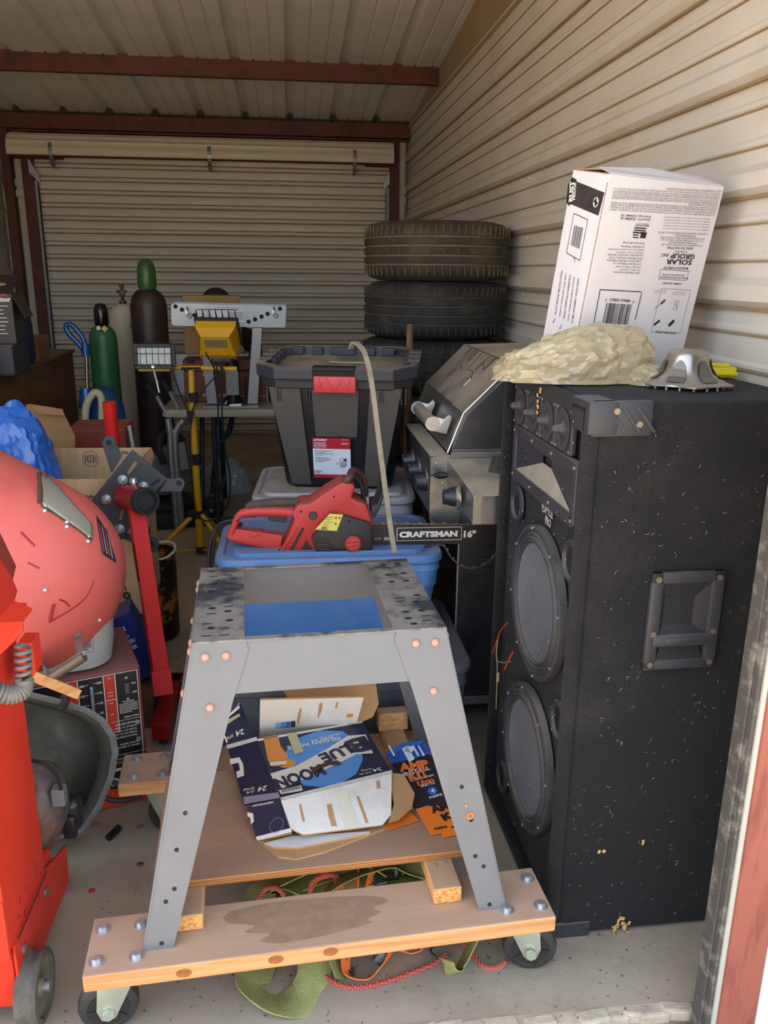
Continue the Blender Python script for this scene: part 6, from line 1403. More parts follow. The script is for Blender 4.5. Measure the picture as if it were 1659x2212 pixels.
# crutch-like tubes with black grips left of the table, aluminium crutch feet
CR = thing('tube_handles', 'pair of chrome tubes with black rubber grips leaning at the left end of the table', 'handles', (0, 0, 0))
for (a, c, e) in (((319, 830), (338, 855), (352, 880)), ((350, 822), (366, 845), (378, 868))):
    A_, C_, E_ = PY(*a, 4.85), PY(*c, 4.86), PY(*e, 4.87); D_ = (E_-C_).normalized()
    b = MB(); b.tube([C_, C_+Vector((.30, .02, -.75)).normalized()*.0+(E_-C_)*1.6], .013, 12); tb_ = b.build('tube', m_zinc, CR, smooth=40); b = MB(); b.tube([A_, C_], .021, 12); b.build('grip', m_blk, tb_, smooth=40)
AL = thing('aluminium_walker', 'curved aluminium tube legs standing under the left end of the folding table', 'walker', (0, 0, 0))
for pts in ([(363, 905), (368, 940), (370, 985), (372, 1090)], [(398, 908), (384, 925), (379, 965), (380, 1085)]):
    P = [PY(x, y, 4.80) for x, y in pts]; P[-1].z = .006; P[-1].x = P[-2].x+.01
    b = MB(); b.tube(spline(P, 6), .020, 12); b.build('bent_leg', mat('aluminium', '#a5a9ab', .35, .8), AL, smooth=40)
# ================================================================ left side of the shed
from mathutils.bvhtree import BVHTree
# ---- tall steel gas cylinders
def cylinder(px_, top, y, r, lab, mb_, mcap, caph, kind):
    P = PY(px_, top, y); H = P.z
    T = thing('gas_cylinder', lab, 'gas cylinder', (P.x, y, 0), 0, group='gas cylinders by the roll-up door'); hb = H-caph
    b = MB(); pr = [(0, .004), (r*.9, .004), (r, .02), (r, hb-r*1.15)]
    for i in range(1, 9): a = pi/2*i/8; pr.append((r*.36+r*.64*cos(a), hb-r*1.15+r*1.1*sin(a)))
    pr += [(r*.36, hb), (0, hb)]; b.lathe(pr, None, 30); b.build('cylinder_body', mb_, T, smooth=45)
    if kind == 'cap':
        b = MB(); c = r*.5; b.lathe([(c*.9, hb-.01), (c, hb+.01), (c*1.04, hb+.04), (c, hb+caph*.7), (c*.75, hb+caph*.92), (c*.3, hb+caph), (0, hb+caph)], None, 24); b.build('valve_cap', mcap, T, smooth=50)
    else:
        b = MB(); b.cyl((0, 0, hb), (0, 0, hb+.02), .026, seg=12); b.cyl((0, 0, hb+.02), (0, 0, hb+caph*.9), .012, seg=12); b.box((0, 0, hb+caph*.55), (.035, .03, .04), .004); b.cyl((-.035, 0, hb+caph*.62), (.03, 0, hb+caph*.62), .010, seg=10); b.cyl((0, 0, hb+caph*.85), (0, 0, hb+caph), .016, seg=12); b.build('valve', mcap, T, smooth=40)
    return T
m_cg = mat('cylinder_green', '#27603a', .4, var=.15, vscale=8); m_cb = mat('cylinder_beige', '#c6c1ac', .55, var=.1, vscale=6, col2='#4c4436', c2scale=14, c2lo=.62, c2hi=.70, stretch=(3, 3, .6)); m_cbr = mat('cylinder_brown', '#3a2c28', .45, .1, var=.15, vscale=6, col2='#201719', c2scale=6, c2lo=.45, c2hi=.6)
m_capg = mat('cap_green', '#33582b', .35); m_capb = mat('cap_black', '#101011', .2); m_brass = mat('old_brass', '#5b4636', .5, .5)
T = cylinder(216, 655, 5.1, .080, 'green gas cylinder with a glossy black cap, shortest and leftmost of the three', m_cg, m_capb, .125, 'cap')
p = PL(T, (0, -.0815, 0), (1, 0, 0), (0, 0, 1)); u, v = p.px(226, 710); p.poly([(u-.02, v), (u, v-.02), (u+.02, v), (u, v+.02)], mat('yellow_diamond', '#c9b23b', .5), 2, 'sticker'); p.rect(u-.035, v+.004, .02, .022, m_lw, 1, name='sticker'); p.done()
cylinder(262, 613, 5.80, .095, 'pale beige gas cylinder with an open brass valve between the green and brown ones', m_cb, m_brass, .13, 'valve')
cylinder(314, 560, 5.35, .110, 'tallest dark brown gas cylinder with a green domed cap', m_cbr, m_capg, .17, 'cap')
b = MB(); P = PY(352, 680, 5.6)
# ---- brown desk / cabinet along the left
m_desk = mat('brown_plywood', '#6f4a30', .6, var=.25, vscale=4, wood=('#573722', (3, .6, 3)), dust='#7b6a55', dustamt=.7)
XD = -1.36; ya, yb_ = 3.55, PX(160, 760, XD).y; zt_ = PX(158, 762, XD).z
DK = thing('plywood_cabinet', 'brown plywood cabinet along the left wall loaded with boxes', 'cabinet', (0, 0, 0))
b = MB(); b.box(((XL+.06+XD)/2, (ya+yb_)/2, zt_/2), (XD-XL-.08, yb_-ya, zt_), .004); dk = b.build('cabinet_body', m_desk, DK)
b = MB(); b.box(((XL+.06+XD)/2+.005, (ya+yb_)/2, zt_+.010), (XD-XL-.06, yb_-ya+.02, .02), .003); b.build('cabinet_top', m_desk, DK)
zt_ += .0205
def on(px_, py_, z=None): return PZ(px_, py_, zt_)
A = PX(60, 745, XD-.03)
# wooden drawer box
c_ = Vector((XD-.14, 4.88, zt_))
WB = thing('wooden_box', 'small varnished wooden box with reddish front at the right end of the cabinet top', 'box', (XD-.135, 4.85, zt_+.0005), .03)
m_wb = mat('varnished_wood', '#8a4622', .35, wood=('#6b3216', (1, 8, 8)), dust='#7b6a58', dustamt=.9); b = MB(); b.box((0, 0, .065), (.27, .26, .13), .003); b.build('box_body', m_wb, WB); b = MB(); b.box((0, -.131, .105), (.26, .001, .003)); b.build('lid_gap', m_blk, WB); b = MB(); b.cyl((-.11, -.131, .08), (-.11, -.145, .08), .014, .016, seg=14); b.build('round_knob', m_blk, WB)
# pinkish old machine base
PM = thing('old_machine_base', 'dusty dull pink cast machine base with a bent lever on the cabinet', 'machine', (PX(20, 790, XD-.1).x, 3.92, zt_+.0005), .05)
m_pk = mat('dull_pink_enamel', '#6b4f47', .6, dust='#75675a', dustamt=.8); b = MB(); b.box((-.02, 0, .045), (.26, .24, .09), .008); b.box((-.02, 0, .105), (.22, .18, .03), .01); b.build('cast_base', m_pk, PM); b = MB(); b.tube(spline([(-.13, -.12, .02), (-.06, -.13, .05), (.02, -.13, .08), (.05, -.12, .15)]), .007); b.build('lever', m_blk, PM, smooth=True)
# alternator box: black printed carton with open flap
AB = thing('alternator_carton', 'black printed parts carton with an open flap and white lettering on the cabinet', 'box', (-1.44, 4.25, 1.155), .10)
m_ab = mat('carton_black_print', '#2b2724', .5, var=.15, vscale=10); b = MB(); b.box((0, 0, .115), (.30, .26, .23), .003); b.build('carton_body', m_ab, AB)
b = MB(); b.poly([(-.15, -.13, .231), (.15, -.13, .231), (.15, .10, .31), (-.15, .10, .31)], .003); b.poly([(.150, -.128, .228), (.150, .10, .228), (.195, .10, .12), (.195, -.10, .12)], .003); b.build('open_flap', m_ab, AB)
p = PL(AB, (0, -.13, 0), (1, 0, 0), (0, 0, 1)); p.text('alternator', .075, .205, m_cw, h=.022, w=.14, bold=.05); p.rect(.03, .225, .2, .008, mat('print_red', '#8c2b24', .5), 1)
for i in range(8): p.lines(.09, .175-i*.018, .09, .009, 1, m_pale, 2, seed=i+2)
p.done(); p = PL(AB, (0, -.13, .2345), (1, 0, 0), Vector((0, .23, .08)), .001); p.ell(.08, .10, .035, .022, mat('print_gold', '#b39a66', .5), 3); p.rect(-.09, .16, .12, .12, mat('print_red', '#8c2b24'), 3); p.done()
# black tool case below the carton
KC = thing('black_tool_case', 'black plastic tool case with white label under the parts carton', 'case', (-1.47, 4.22, zt_+.0005), .05)
hk = 1.1535-zt_; b = MB(); b.box((0, 0, hk/2), (.36, .30, hk), .012); b.build('case_body', m_pls, KC); b = MB(); b.tube(spline([(-.08, -.15, hk*.6), (-.06, -.18, hk*.7), (.06, -.18, hk*.7), (.08, -.15, hk*.6)]), .009); b.build('case_handle', m_blk, KC, smooth=True)
p = PL(KC, (0, -.15, 0), (1, 0, 0), (0, 0, 1)); p.rect(-.02, hk*.7, .07, .06, m_lw, 1, name='label'); p.lines(-.02, hk*.7, .06, .05, 5, m_mg, 2); p.done()
BB = thing('blue_carry_bag', 'dark blue fabric bag with black strap handle beside the parts carton', 'bag', (-1.47, 4.62, zt_+.0005), .1)
b = MB(); b.box((0, 0, .12), (.24, .14, .24), .03, seg=3); b.build('bag_body', mat('navy_fabric', '#16264c', .8), BB, smooth=50); b = MB(); b.tube(spline([(.03, 0, .22), (.04, 0, .28), (.08, 0, .285), (.10, 0, .22)]), .007); b.build('strap', m_blk, BB, smooth=True)
# ---- blue upright vacuum with cream hose
VZ = thing('blue_upright_vacuum', 'metallic blue upright vacuum with looped handle and cream hose before the green cylinder', 'vacuum', (0, 0, 0))
m_vb = mat('vacuum_blue', '#1f4f88', .25, .3); YV = 4.62
def V(x, y, d=0): return PY(x, y, YV+d)
b = MB(); b.tube(spline([V(186, 765), V(172, 745), V(150, 722), V(142, 706), V(150, 700), V(162, 708), V(180, 732), V(184, 752)], 6), .013, 10); b.tube([V(184, 742), V(186, 768)], .024, 12); b.build('loop_handle', m_vb, VZ, smooth=40)
b = MB(); b.tube([V(187, 765), V(189, 845)], .011, 12); b.build('chrome_tube', mat('tube_chrome', '#9a9b9d', .2, .9), VZ, smooth=True)
c0 = V(215, 900); b = MB(); b.tube([V(185, 838), V(190, 880)], [.03, .05], 14); b.lathe([(0, .02), (.09, .02), (.11, .10), (.10, .22), (.07, .31), (.03, .355), (0, .36)], Matrix.Translation((c0.x, YV+.05, .0)), 26); b.box((c0.x-.02, YV-.0, .06), (.28, .30, .10), .03); b.build('vacuum_base', m_vb, VZ, smooth=45); b = MB()
b.lathe([(.11, 0), (.12, .05), (.10, .22), (.055, .31), (0, .33)], Matrix.Translation((c0.x+.02, YV+.06, V(200, 920).z-.12)), 26); b.build('vacuum_body', m_vb, VZ, smooth=45)
b = MB(); b.tube(spline([V(184, 935, -.1), V(186, 880, -.1), V(200, 852, -.1), (V(213, 850, -.1)), V(220, 870, -.1), V(220, 935, -.1)], 6), .020, 12); b.build('hose', mat('cream_hose', '#b1a88f', .6), VZ, smooth=50)
for k in range(1): pass
# ---- engine stand
m_es = mat('enamel_red', '#c9211b', .42, var=.05, vscale=6); m_esd = mat('enamel_red_dark', '#951d1a', .35); m_ep = mat('plate_grey', '#45484c', .5, .3, var=.15, vscale=9)
ES = thing('engine_stand', 'red engine stand with a grey rotating mounting plate and arms', 'engine stand', (0, 0, 0)); YE = 2.76
def EP(x, y, d=0): return PY(x, y, YE+d)
nv = Vector((0, -1, 0))
b = MB(); b.poly([EP(286, 971), EP(362, 1033), EP(329, 1068), EP(268, 1160), EP(254, 1172), EP(187, 1093)], .008, nv, .001); pl = b.build('mounting_plate', m_ep, ES)
def slot(pts): b = MB(); b.poly([EP(x, y, -.0086) for x, y in pts], .0008, nv); return b
slot([(274, 1021), (279, 1024), (297, 1002), (295, 997), (290, 997)]).build('slot', mat('slot_card', '#8d7049', .9), pl); slot([(325, 1046), (328, 1049), (347, 1039), (345, 1035), (341, 1035)]).build('slot', m_blk, pl); slot([(257, 1122), (262, 1124), (268, 1102), (264, 1099)]).build('slot', mat('slot_card', '#8d7049'), pl)
def arm(pts, hole, d=-.01):
    b = MB(); b.poly([EP(x, y, d) for x, y in pts], .007, nv, .001); a = b.build('mounting_arm', m_ep, ES)
    h = EP(*hole, d-.008); b = MB(); b.lathe([(.010, 0), (.018, 0), (.018, .004), (.010, .004), (.010, 0)], Matrix.Translation(h) @ Matrix.Rotation(pi/2, 4, 'X'), 20); b.build('arm_boss', m_ep, a, smooth=30); b = MB(); b.lathe([(0, .001), (.010, .001)], Matrix.Translation(h) @ Matrix.Rotation(pi/2, 4, 'X'), 16); b.build('boss_hole', m_blk, a)
arm([(226, 946), (231, 941), (243, 941), (249, 946), (263, 985), (262, 988), (243, 1020), (240, 1018), (220, 955)], (236, 956))
arm([(362, 1033), (390, 1032), (398, 1040), (398, 1052), (392, 1060), (345, 1061), (355, 1046)], (387, 1043))
arm([(268, 1150), (338, 1160), (345, 1175), (340, 1190), (330, 1192), (262, 1160)], (328, 1175), .02)
for x, y in ((268, 1036), (313, 1050), (233, 1078), (262, 1142)):
    a = EP(x-3, y, -.008); b = MB(); b.cyl(a, a+Vector((.0, -.003, 0)), .0165, seg=20); b.cyl(a+Vector((0, -.003, 0)), a+Vector((.0, -.014, 0)), .0115, seg=6); b.cyl(a+Vector((0, -.014, 0)), a+Vector((0, -.036, 0)), .0065, .0055, seg=12); b.build('plate_bolt', m_zinc, ES)
t0 = EP(272, 1073, -.008); t1 = EP(311, 1082, -.155)
b = MB(); b.cyl(t0, t1, .043, seg=30, caps=False); b.tube([t0, t1], .0425, 30); tb_ = b.build('swivel_tube', m_esd, ES, smooth=40)
d_ = (t1-t0).normalized(); b = MB(); Mx = Matrix.Translation(t1) @ d_.to_track_quat('Z', 'Y').to_matrix().to_4x4(); b.lathe([(.044, -.004), (.044, .020), (.0415, .026), (.036, .026), (.034, .022), (.034, -.0)], Mx, 30); b.build('tube_liner', m_blk, tb_, smooth=40)
b = MB(); b.lathe([(0, .001), (.034, .001)], Mx, 24); b.build('tube_bore', mat('bore_black', '#080808', .6), tb_)
gpt = (t0+t1)/2+Vector((0, 0, .043)); b = MB(); b.cyl(gpt, gpt+Vector((0, 0, .016)), .008, seg=6); b.cyl(gpt+Vector((0, 0, .012)), gpt+Vector((.0, 0, .026)), .013, .011, seg=12); b.build('grease_nut', m_zinc, tb_)
pa = EP(293, 1098, -.10); pb = PY(349, 1470, 2.46)
b = MB(); b.tube([pa+Vector((0, 0, .01)), pb], .01, flat=(.048, .048)); b.xf(Matrix.Identity(4)); post = b.build('post', m_es, ES)
b = MB(); b.tube([PY(346, 1446, 2.47), PY(352, 1500, 2.44)], .01, flat=(.060, .060)); b.build('post_socket', m_es, ES)
fb = PZ(352, 1530, .05)
b = MB(); b.box((fb.x+.07, fb.y+.14, .065), (.16, .06, .06), .003); b.box((fb.x+.02, fb.y+.0, .065), (.06, .36, .06), .003); b.build('base_frame', m_esd, ES)
for cx_, cy_ in ((fb.x+.02, fb.y+.14), (fb.x+.02, fb.y-.14), (fb.x+.13, fb.y+.14)): b = MB(); b.lathe([(0, -.012), (.026, -.012), (.032, 0), (.026, .012), (0, .012)], Matrix.Translation((cx_, cy_, .0325)) @ Matrix.Rotation(pi/2, 4, 'Y'), 18); b.build('caster', m_rubb, ES, smooth=40)
# sticker on the post side
d = (pb-pa).normalized(); q0 = PY(294, 1215, 2.62); b = MB()
sd = Vector((-1, 0, 0)); e1 = pa+d*.13; e2 = pa+d*.27
fr = Vector((0, -1, 0)); nn_ = (fr-d*fr.dot(d)).normalized(); side = nn_.cross(d).normalized()
if side.x > 0: side = -side
o1 = pa+side*.0245
b.poly([o1+d*.11+nn_*.018, o1+d*.24+nn_*.018, o1+d*.24-nn_*.018, o1+d*.11-nn_*.018], .0006, side); b.build('sticker', mat('warning_sticker', '#8d7a68', .5, var=.5, vscale=120), post)
# ---- big open cardboard box with upside-down print
CB = thing('open_cardboard_box', 'large worn open cardboard box behind the engine stand plate', 'box', (-.79, 3.02, .3005), -.03)
w_, dd_, h_ = .50, .33, .545
m_cbx = mat('box_kraft', '#c2a37b', .85, var=.06, vscale=5, col2='#b3946c', c2scale=7, bump=.15, bscale=18, stretch=(4, 1, .3))
b = MB(); b.box((0, -dd_/2, h_/2-.02), (w_, .006, h_-.04), .001); fp = b.build('box_panel', m_cbx, CB)
b = MB(); b.box((0, dd_/2, h_/2), (w_, .006, h_), .001); b.build('box_panel', m_cbx, CB)
b = MB(); b.box((w_/2, 0, h_/2), (.006, dd_, h_), .001); b.build('box_panel', m_cbx, CB)
b = MB(); b.box((-w_/2, 0, h_/2), (.006, dd_, h_), .001); b.build('box_panel', m_cbx, CB)
b = MB(); b.box((0, 0, .003), (w_, dd_, .006)); b.build('box_floor', m_cbx, CB)
b = MB(); b.poly([(w_/2, dd_/2, h_), (w_/2+.012, dd_/2-.01, h_-.03), (w_/2+.006, -dd_*.3, h_-.12), (w_/2+.002, -dd_*.45, h_-.06), (w_/2, -dd_*.2, h_-.02)], .004, (1, 0, 0)); b.build('torn_edge', m_cbx, CB)
m_bi = mat('box_ink', '#3b2c20', .8); p = PL(CB, (0, -dd_/2-.003, 0), (1, 0, 0), (0, 0, 1))
def bp_(s, x, y, h, w=None, a=pi): u, v = p.px(x, y); p.text(s, u, v, m_bi, h=h, w=w, a=a, bold=.03)
bp_('OR TOWER', 170, 1078, .030, .10); bp_('W', 262, 1262, .05, .035); bp_('61', 268, 1292, .05, .05)
p.done(); p = PL(CB, (0, dd_/2-.003, 0), (1, 0, 0), (0, 0, 1))
u, v = p.px(268, 978); p.text('1596', u, v, m_bi, h=.014); u, v = p.px(195, 980)
for rr, t in ((.014, .003), (.030, .004)):
    for i in range(20): a = 2*pi*i/20; p.rect(u+rr*cos(a), v-.02+rr*sin(a), .008 if rr > .02 else .004, .002, m_bi, 2, a+pi/2)
for i in range(5): p.rect(u-.02+i*.01, v-.02, .003, .03, m_bi)
p.done(); p = PL(CB, (w_/2+.003, 0, 0), (0, 1, 0), (0, 0, 1)); u, v = 0.02, .25; p.frame(u, v, .09, .13, .005, m_bi); p.text('6', u, v, m_bi, h=.05, a=pi, bold=.04)
for k, yy in enumerate((-.10, -.06)): p.frame(yy+.1, .08, .05, .06, .004, m_bi)
p.done()
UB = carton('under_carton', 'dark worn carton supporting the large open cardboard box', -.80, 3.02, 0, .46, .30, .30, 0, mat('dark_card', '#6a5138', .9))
for o_ in UB.children: pass
b = MB(); R0, R1 = .095, .085
PBG = thing('printed_feed_tub', 'orange and black picture printed tub with torn pale rim behind the engine stand post', 'tub', (-.585, 3.32, 0))
b.lathe([(0, .003), (R1, .003), (R0, .02), (R0, .36), (R0-.006, .38), (R0-.01, .36), (R0-.014, .05), (0, .045)], None, 26, lambda a, k: 1+(.05*sin(3*a) if k >= 3 else 0)); b.build('tub_body', mat('tub_print', '#b56a25', .45, col2='#17140f', c2scale=9, c2lo=.44, c2hi=.5), PBG, smooth=40)
b = MB(); b.tube([(R0*1.0*cos(a)*(1+.05*sin(3*a)), R0*sin(a)*(1+.05*sin(3*a)), .382+.012*sin(2*a)) for a in [2*pi*i/24 for i in range(24)]], .005, 6, closed=True); b.build('torn_rim', m_cw, PBG)
# things in / behind the box
TP = film('tarp', -.985, 3.0, .64, .155, .13, .37, 31, amp=.012, sub=5); o = TP.build('blue_tarp', mat('blue_poly', '#1e63c0', .22, var=.15, vscale=5, coat=.4), smooth=16); tag(o, 'crumpled glossy bright blue tarp stuffed in the large cardboard box', 'tarp')
o.data.transform(Matrix.Translation((0, 0, 0)))
b = MB(); P4 = [PY(57, 874, 3.42), PY(78, 880, 3.42), PY(133, 884, 3.44), PY(162, 942, 3.44), PY(162, 975, 3.44), PY(40, 975, 3.42)]; b.poly(P4, .005, (0, 1, 0)); b.poly([PY(57, 874, 3.42), PY(66, 873, 3.40), PY(135, 884, 3.42), PY(139, 898, 3.40), PY(80, 893, 3.38)], .004, (0, 1, 0)); b.poly([(P4[4].x, P4[4].y, .31), (P4[5].x, P4[5].y, .31), P4[5], P4[4]], .005, (0, 1, 0)); b.box(((P4[4].x+P4[5].x)/2, 3.55, .16), (.30, .28, .32), .003)
o = b.build('folded_cardboard', m_kraftw if False else mat('brown_card_sheet', '#94734c', .85, var=.1)); tag(o, 'folded brown cardboard sheet sticking up behind the blue tarp', 'cardboard')
RT_ = thing('red_metal_case', 'flat dusty red metal case behind the cardboard box, under the vacuum hose', 'case', (PY(212, 935, 3.75).x, 3.82, PY(212, 940, 3.7).z-.07), .04)
zb_ = PY(212, 940, 3.7).z-.07; b = MB(); b.box((0, 0, .05), (.25, .26, .09), .004); b.build('case_body', mat('dusty_red', '#7c3426', .5, dust='#8a5b49', dustamt=.6), RT_); b = MB(); b.box((0, 0, .0975), (.24, .24, .004), .001); b.build('case_lid', mat('dusty_red', ''), RT_)
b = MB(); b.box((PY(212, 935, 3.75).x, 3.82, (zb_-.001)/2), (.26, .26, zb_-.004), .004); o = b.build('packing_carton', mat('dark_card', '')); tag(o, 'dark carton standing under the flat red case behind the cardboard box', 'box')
RC = thing('red_ram_tube', 'bright red steel tube with an open notched top standing behind the cardboard box', 'tube', (0, 0, 0)); a0 = PY(236, 868, 3.28); b = MB(); b.cyl((a0.x, 3.28, .0), (a0.x, 3.28, a0.z-.0), .026, seg=24, caps=False); b.lathe([(.026, 0), (.022, 0), (.022, -.1)], Matrix.Translation((a0.x, 3.28, a0.z)), 24); b.cyl((a0.x, 3.28, .0), (a0.x, 3.28, .01), .026); tb2 = b.build('ram_tube', m_es, RC, smooth=40); b = MB(); b.lathe([(0, 0), (.022, 0)], Matrix.Translation((a0.x, 3.28, a0.z-.03)), 20); b.build('tube_bore', m_esd, tb2)
b = MB(); A_, C_ = PY(279, 919, 3.6), PY(290, 945, 3.58); b.cyl(A_, (A_.x+.09, 3.59, .004), .010, seg=12); o = b.build('steel_rod', m_zinc, smooth=True); tag(o, 'short shiny steel rod leaning behind the cardboard box right corner', 'rod')
# ---- blue battery charger carton and pale carton in front of the box
BCX = thing('battery_charger_carton', 'blue printed battery charger carton standing tilted left of the engine stand post', 'box', (-.545, 2.66, .155), 0, rot=(0, radians(-24), .15))
m_bcb = mat('charger_blue', '#1d2f7c', .4); b = MB(); b.box((0, 0, .12), (.20, .13, .24), .002); b.build('carton_body', m_bcb, BCX); p = PL(BCX, (0, -.065, 0), (1, 0, 0), (0, 0, 1))
for s, y, h, w in (('CENTECH', .195, .018, .12), ('10/2/50 AMP 12 VOLT', .165, .010, .12), ('BATTERY CHARGER/', .145, .015, .14), ('ENGINE STARTER', .122, .015, .13)): p.text(s, -.0, y, m_lw, h=h, w=w, bold=.03)
p.done()
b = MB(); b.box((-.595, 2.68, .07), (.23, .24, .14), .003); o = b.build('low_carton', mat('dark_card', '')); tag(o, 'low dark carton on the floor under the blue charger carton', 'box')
PC = carton('pale_carton', 'white and blue printed carton behind the red drum lower edge', -.70, 2.58, .30, .14, .12, .20, .3, mat('pale_carton_print', '#b9c3cc', .5, col2='#4f7ba6', c2scale=8)); PC.location.z = .30
b = MB(); b.box((-.755, 2.56, .149), (.08, .2, .298)); b.b.free()
# ---- arc welder
m_wr_ = mat('welder_red', '#7c3a34', .55, var=.1, vscale=6, dust='#7f5f57', dustamt=.8); m_wk = mat('welder_black', '#1c1b1c', .45); m_wo = mat('welder_orange', '#c3381f', .45); m_wl_ = mat('welder_line', '#d6d2c8', .5)
WE = thing('arc_welder', 'old red arc welder with a black and orange dial panel standing on the floor', 'welder', (-.605, 2.103, 0), .337)
ww, wd, wh = .36, .30, .432
b = MB(); b.box((0, wd/2, .065+(wh-.065)/2), (ww, wd, wh-.065), .006); b.build('welder_case', m_wr_, WE, smooth=30)
b = MB(); b.box((0, wd/2+.0, .033), (ww-.01, wd-.02, .064), .002); b.box((0, .006, .034), (ww+.004, .012, .062), .001); b.build('welder_base', m_wo, WE)
p = PL(WE, (0, 0, 0), (1, 0, 0), (0, 0, 1), .0007); X0, X1 = -ww/2+.006, ww/2-.010
p.rect((X0+X1)/2, .245, X1-X0, .355, m_wk, 1, name='dial_panel'); p.frame((X0+X1)/2, .245, X1-X0, .355, .002, m_wl_, 3)
pts_ = lambda *a: [p.px(*q) for q in a]
xo = pts_((228, 1470))[0][0]; xs = [pts_(q)[0][0] for q in ((167, 1478), (222, 1461), (247, 1455), (303, 1443))]
u1, u2 = xs[1], xs[2]; p.rect((u1+u2)/2, .330, u2-u1, .18, m_wo, 2, name='orange_band')
p.rect(u1, .330, .0025, .18, m_wl_, 3); p.rect(u2, .330, .0025, .18, m_wl_, 3); p.rect((u1+u2)/2, .345, u2-u1, .0025, m_wl_, 3)
ul = xs[0]; p.rect(ul-.02, .375, .04, .09, m_wo, 2, name='orange_band'); p.rect(ul, .34, .0025, .16, m_wl_, 3)
for i, s in enumerate(('200', '175', '125', '70', 'MIN')):
    z = .405-i*.031; c = (ul+u1)/2; p.text(s, c+.022, z, m_wl_, h=.007, bold=.03, l=4); p.rect(c+.011, z, .008, .0016, m_wl_, 4)
    if i < 4: p.text(s, c-.024, z-.002, m_wl_, h=.007, bold=.03, l=4); p.rect(c-.012, z-.001, .008, .0016, m_wl_, 4)
b = MB(); c = (ul+u1)/2; b.box((c, -.008, .352), (.010, .012, .095), .003); b.build('dial_lever', m_galv, WE)
p.text('20%', (u1+u2)/2, .412, m_wl_, h=.004, l=4); p.text('DUTY', (u1+u2)/2, .368, m_wl_, h=.004, l=4, bold=.03); p.text('CYCLE', (u1+u2)/2, .358, m_wl_, h=.004, l=4, bold=.03); p.text('100%', (u1+u2)/2, .335, m_wl_, h=.004, l=4); p.text('100%', (u1+u2)/2, .300, m_wl_, h=.004, l=4)
cr = (u2+X1)/2; p.text('ON', cr+.018, .385, m_wl_, h=.006, l=4, bold=.03); p.text('OFF', cr+.020, .357, m_wl_, h=.006, l=4, bold=.03)
b = MB(); b.box((cr, -.004, .372), (.013, .008, .032), .002); b.box((cr, -.009, .379), (.009, .006, .010), .001); b.build('rocker_switch', mat('switch_grey', '#5a564f', .5), WE)
for z in (.405, .340): b = MB(); b.cyl((cr, -.002, z), (cr, -.004, z), .004, seg=12); b.build('screw', m_zinc, WE)
for z in (.262, .208): b = MB(); b.cyl((X1-.010, -.002, z), (X1-.010, -.005, z), .007, seg=16); b.build('panel_bolt', m_galv, WE)
p.text('WARNING', cr, .332, m_wl_, h=.005, l=4, bold=.03); p.lines(cr, .312, .05, .032, 6, m_wl_, 4, seed=4); p.text('NEMA RATED', cr+.006, .284, m_wl_, h=.005, l=4, bold=.03); p.rect((u2+X1)/2-.01, .275, X1-u2+.02, .0016, m_wl_, 3)
p.text('WELDER SETTINGS', cr-.008, .264, m_wl_, h=.006, w=.065, l=4, bold=.03)
for i, s in enumerate(('METAL TO 1/8" METAL', '1/8" TO 1/4" METAL', '1/4" TO 3/8" METAL', 'OR BUILD UP WORK')): p.text(s, cr-.012, .253-i*.010, m_wl_, h=.005, w=.060, l=4)
p.text('70 AMPS. STARTING', cr-.005, .200, m_wl_, h=.005, w=.055, l=4); p.text('100 AMPS. TO 150 AMPS.', cr-.008, .191, m_wl_, h=.005, w=.062, l=4); p.rect(cr-.01, .168, .10, .0016, m_wl_, 3)
p.text('SLIDE LEVER FOR HEAT', cr-.004, .155, m_wl_, h=.006, w=.075, l=4); p.text('CYCLE-WELDING TIME UP TO', cr-.008, .144, m_wl_, h=.006, w=.08, l=4)
p.rect(0.03, .100, ww-.10, .052, m_wl_, 2, name='name_band'); p.rect(.06, .100, ww-.16, .035, m_wk, 3); p.text('Tan', cr+.004, .100, m_wl_, h=.026, l=4, bold=.05); p.ell(cr-.055, .085, .024, .024, m_wk, 4); p.ell(cr-.055, .085, .013, .013, m_wl_, 5)
p.done()
b = MB(); W_ = WORLD[WE].inverted()
for pts in (((225, 1680), (250, 1692), (275, 1702), (290, 1712)), ((216, 1715), (240, 1728), (275, 1728), (305, 1718))): b.tube(spline([W_ @ PY(x, y, 2.02+.0*i) for i, (x, y) in enumerate(pts)]), .0075, 10)
b.build('welding_lead', m_cab, WE, smooth=True)
# ---- pale grey cowl under the drum
GC = thing('grey_cowl', 'pale grey rounded plastic cowl with small printed notice resting on the welder', 'cowl', (-.685, 2.235, wh+.001), .25)
b = MB(); b.loft([rr3(.27, .22, .06, 0), rr3(.31, .26, .08, .01), rr3(.33, .28, .09, .07), rr3(.335, .285, .09, .14), rr3(.33, .28, .09, .155), rr3(.32, .27, .085, .15), rr3(.31, .26, .08, .06), rr3(.10, .09, .03, .012)]); cw = b.build('cowl_shell', mat('cowl_grey', '#a7a9a6', .5), GC, smooth=50)
p = PL(GC, (0, -.1432, 0), (1, 0, 0), (0, 0, 1), .001); p.frame(.07, .095, .075, .055, .001, m_mg); p.lines(.07, .095, .065, .045, 6, m_mg, 2); p.done()
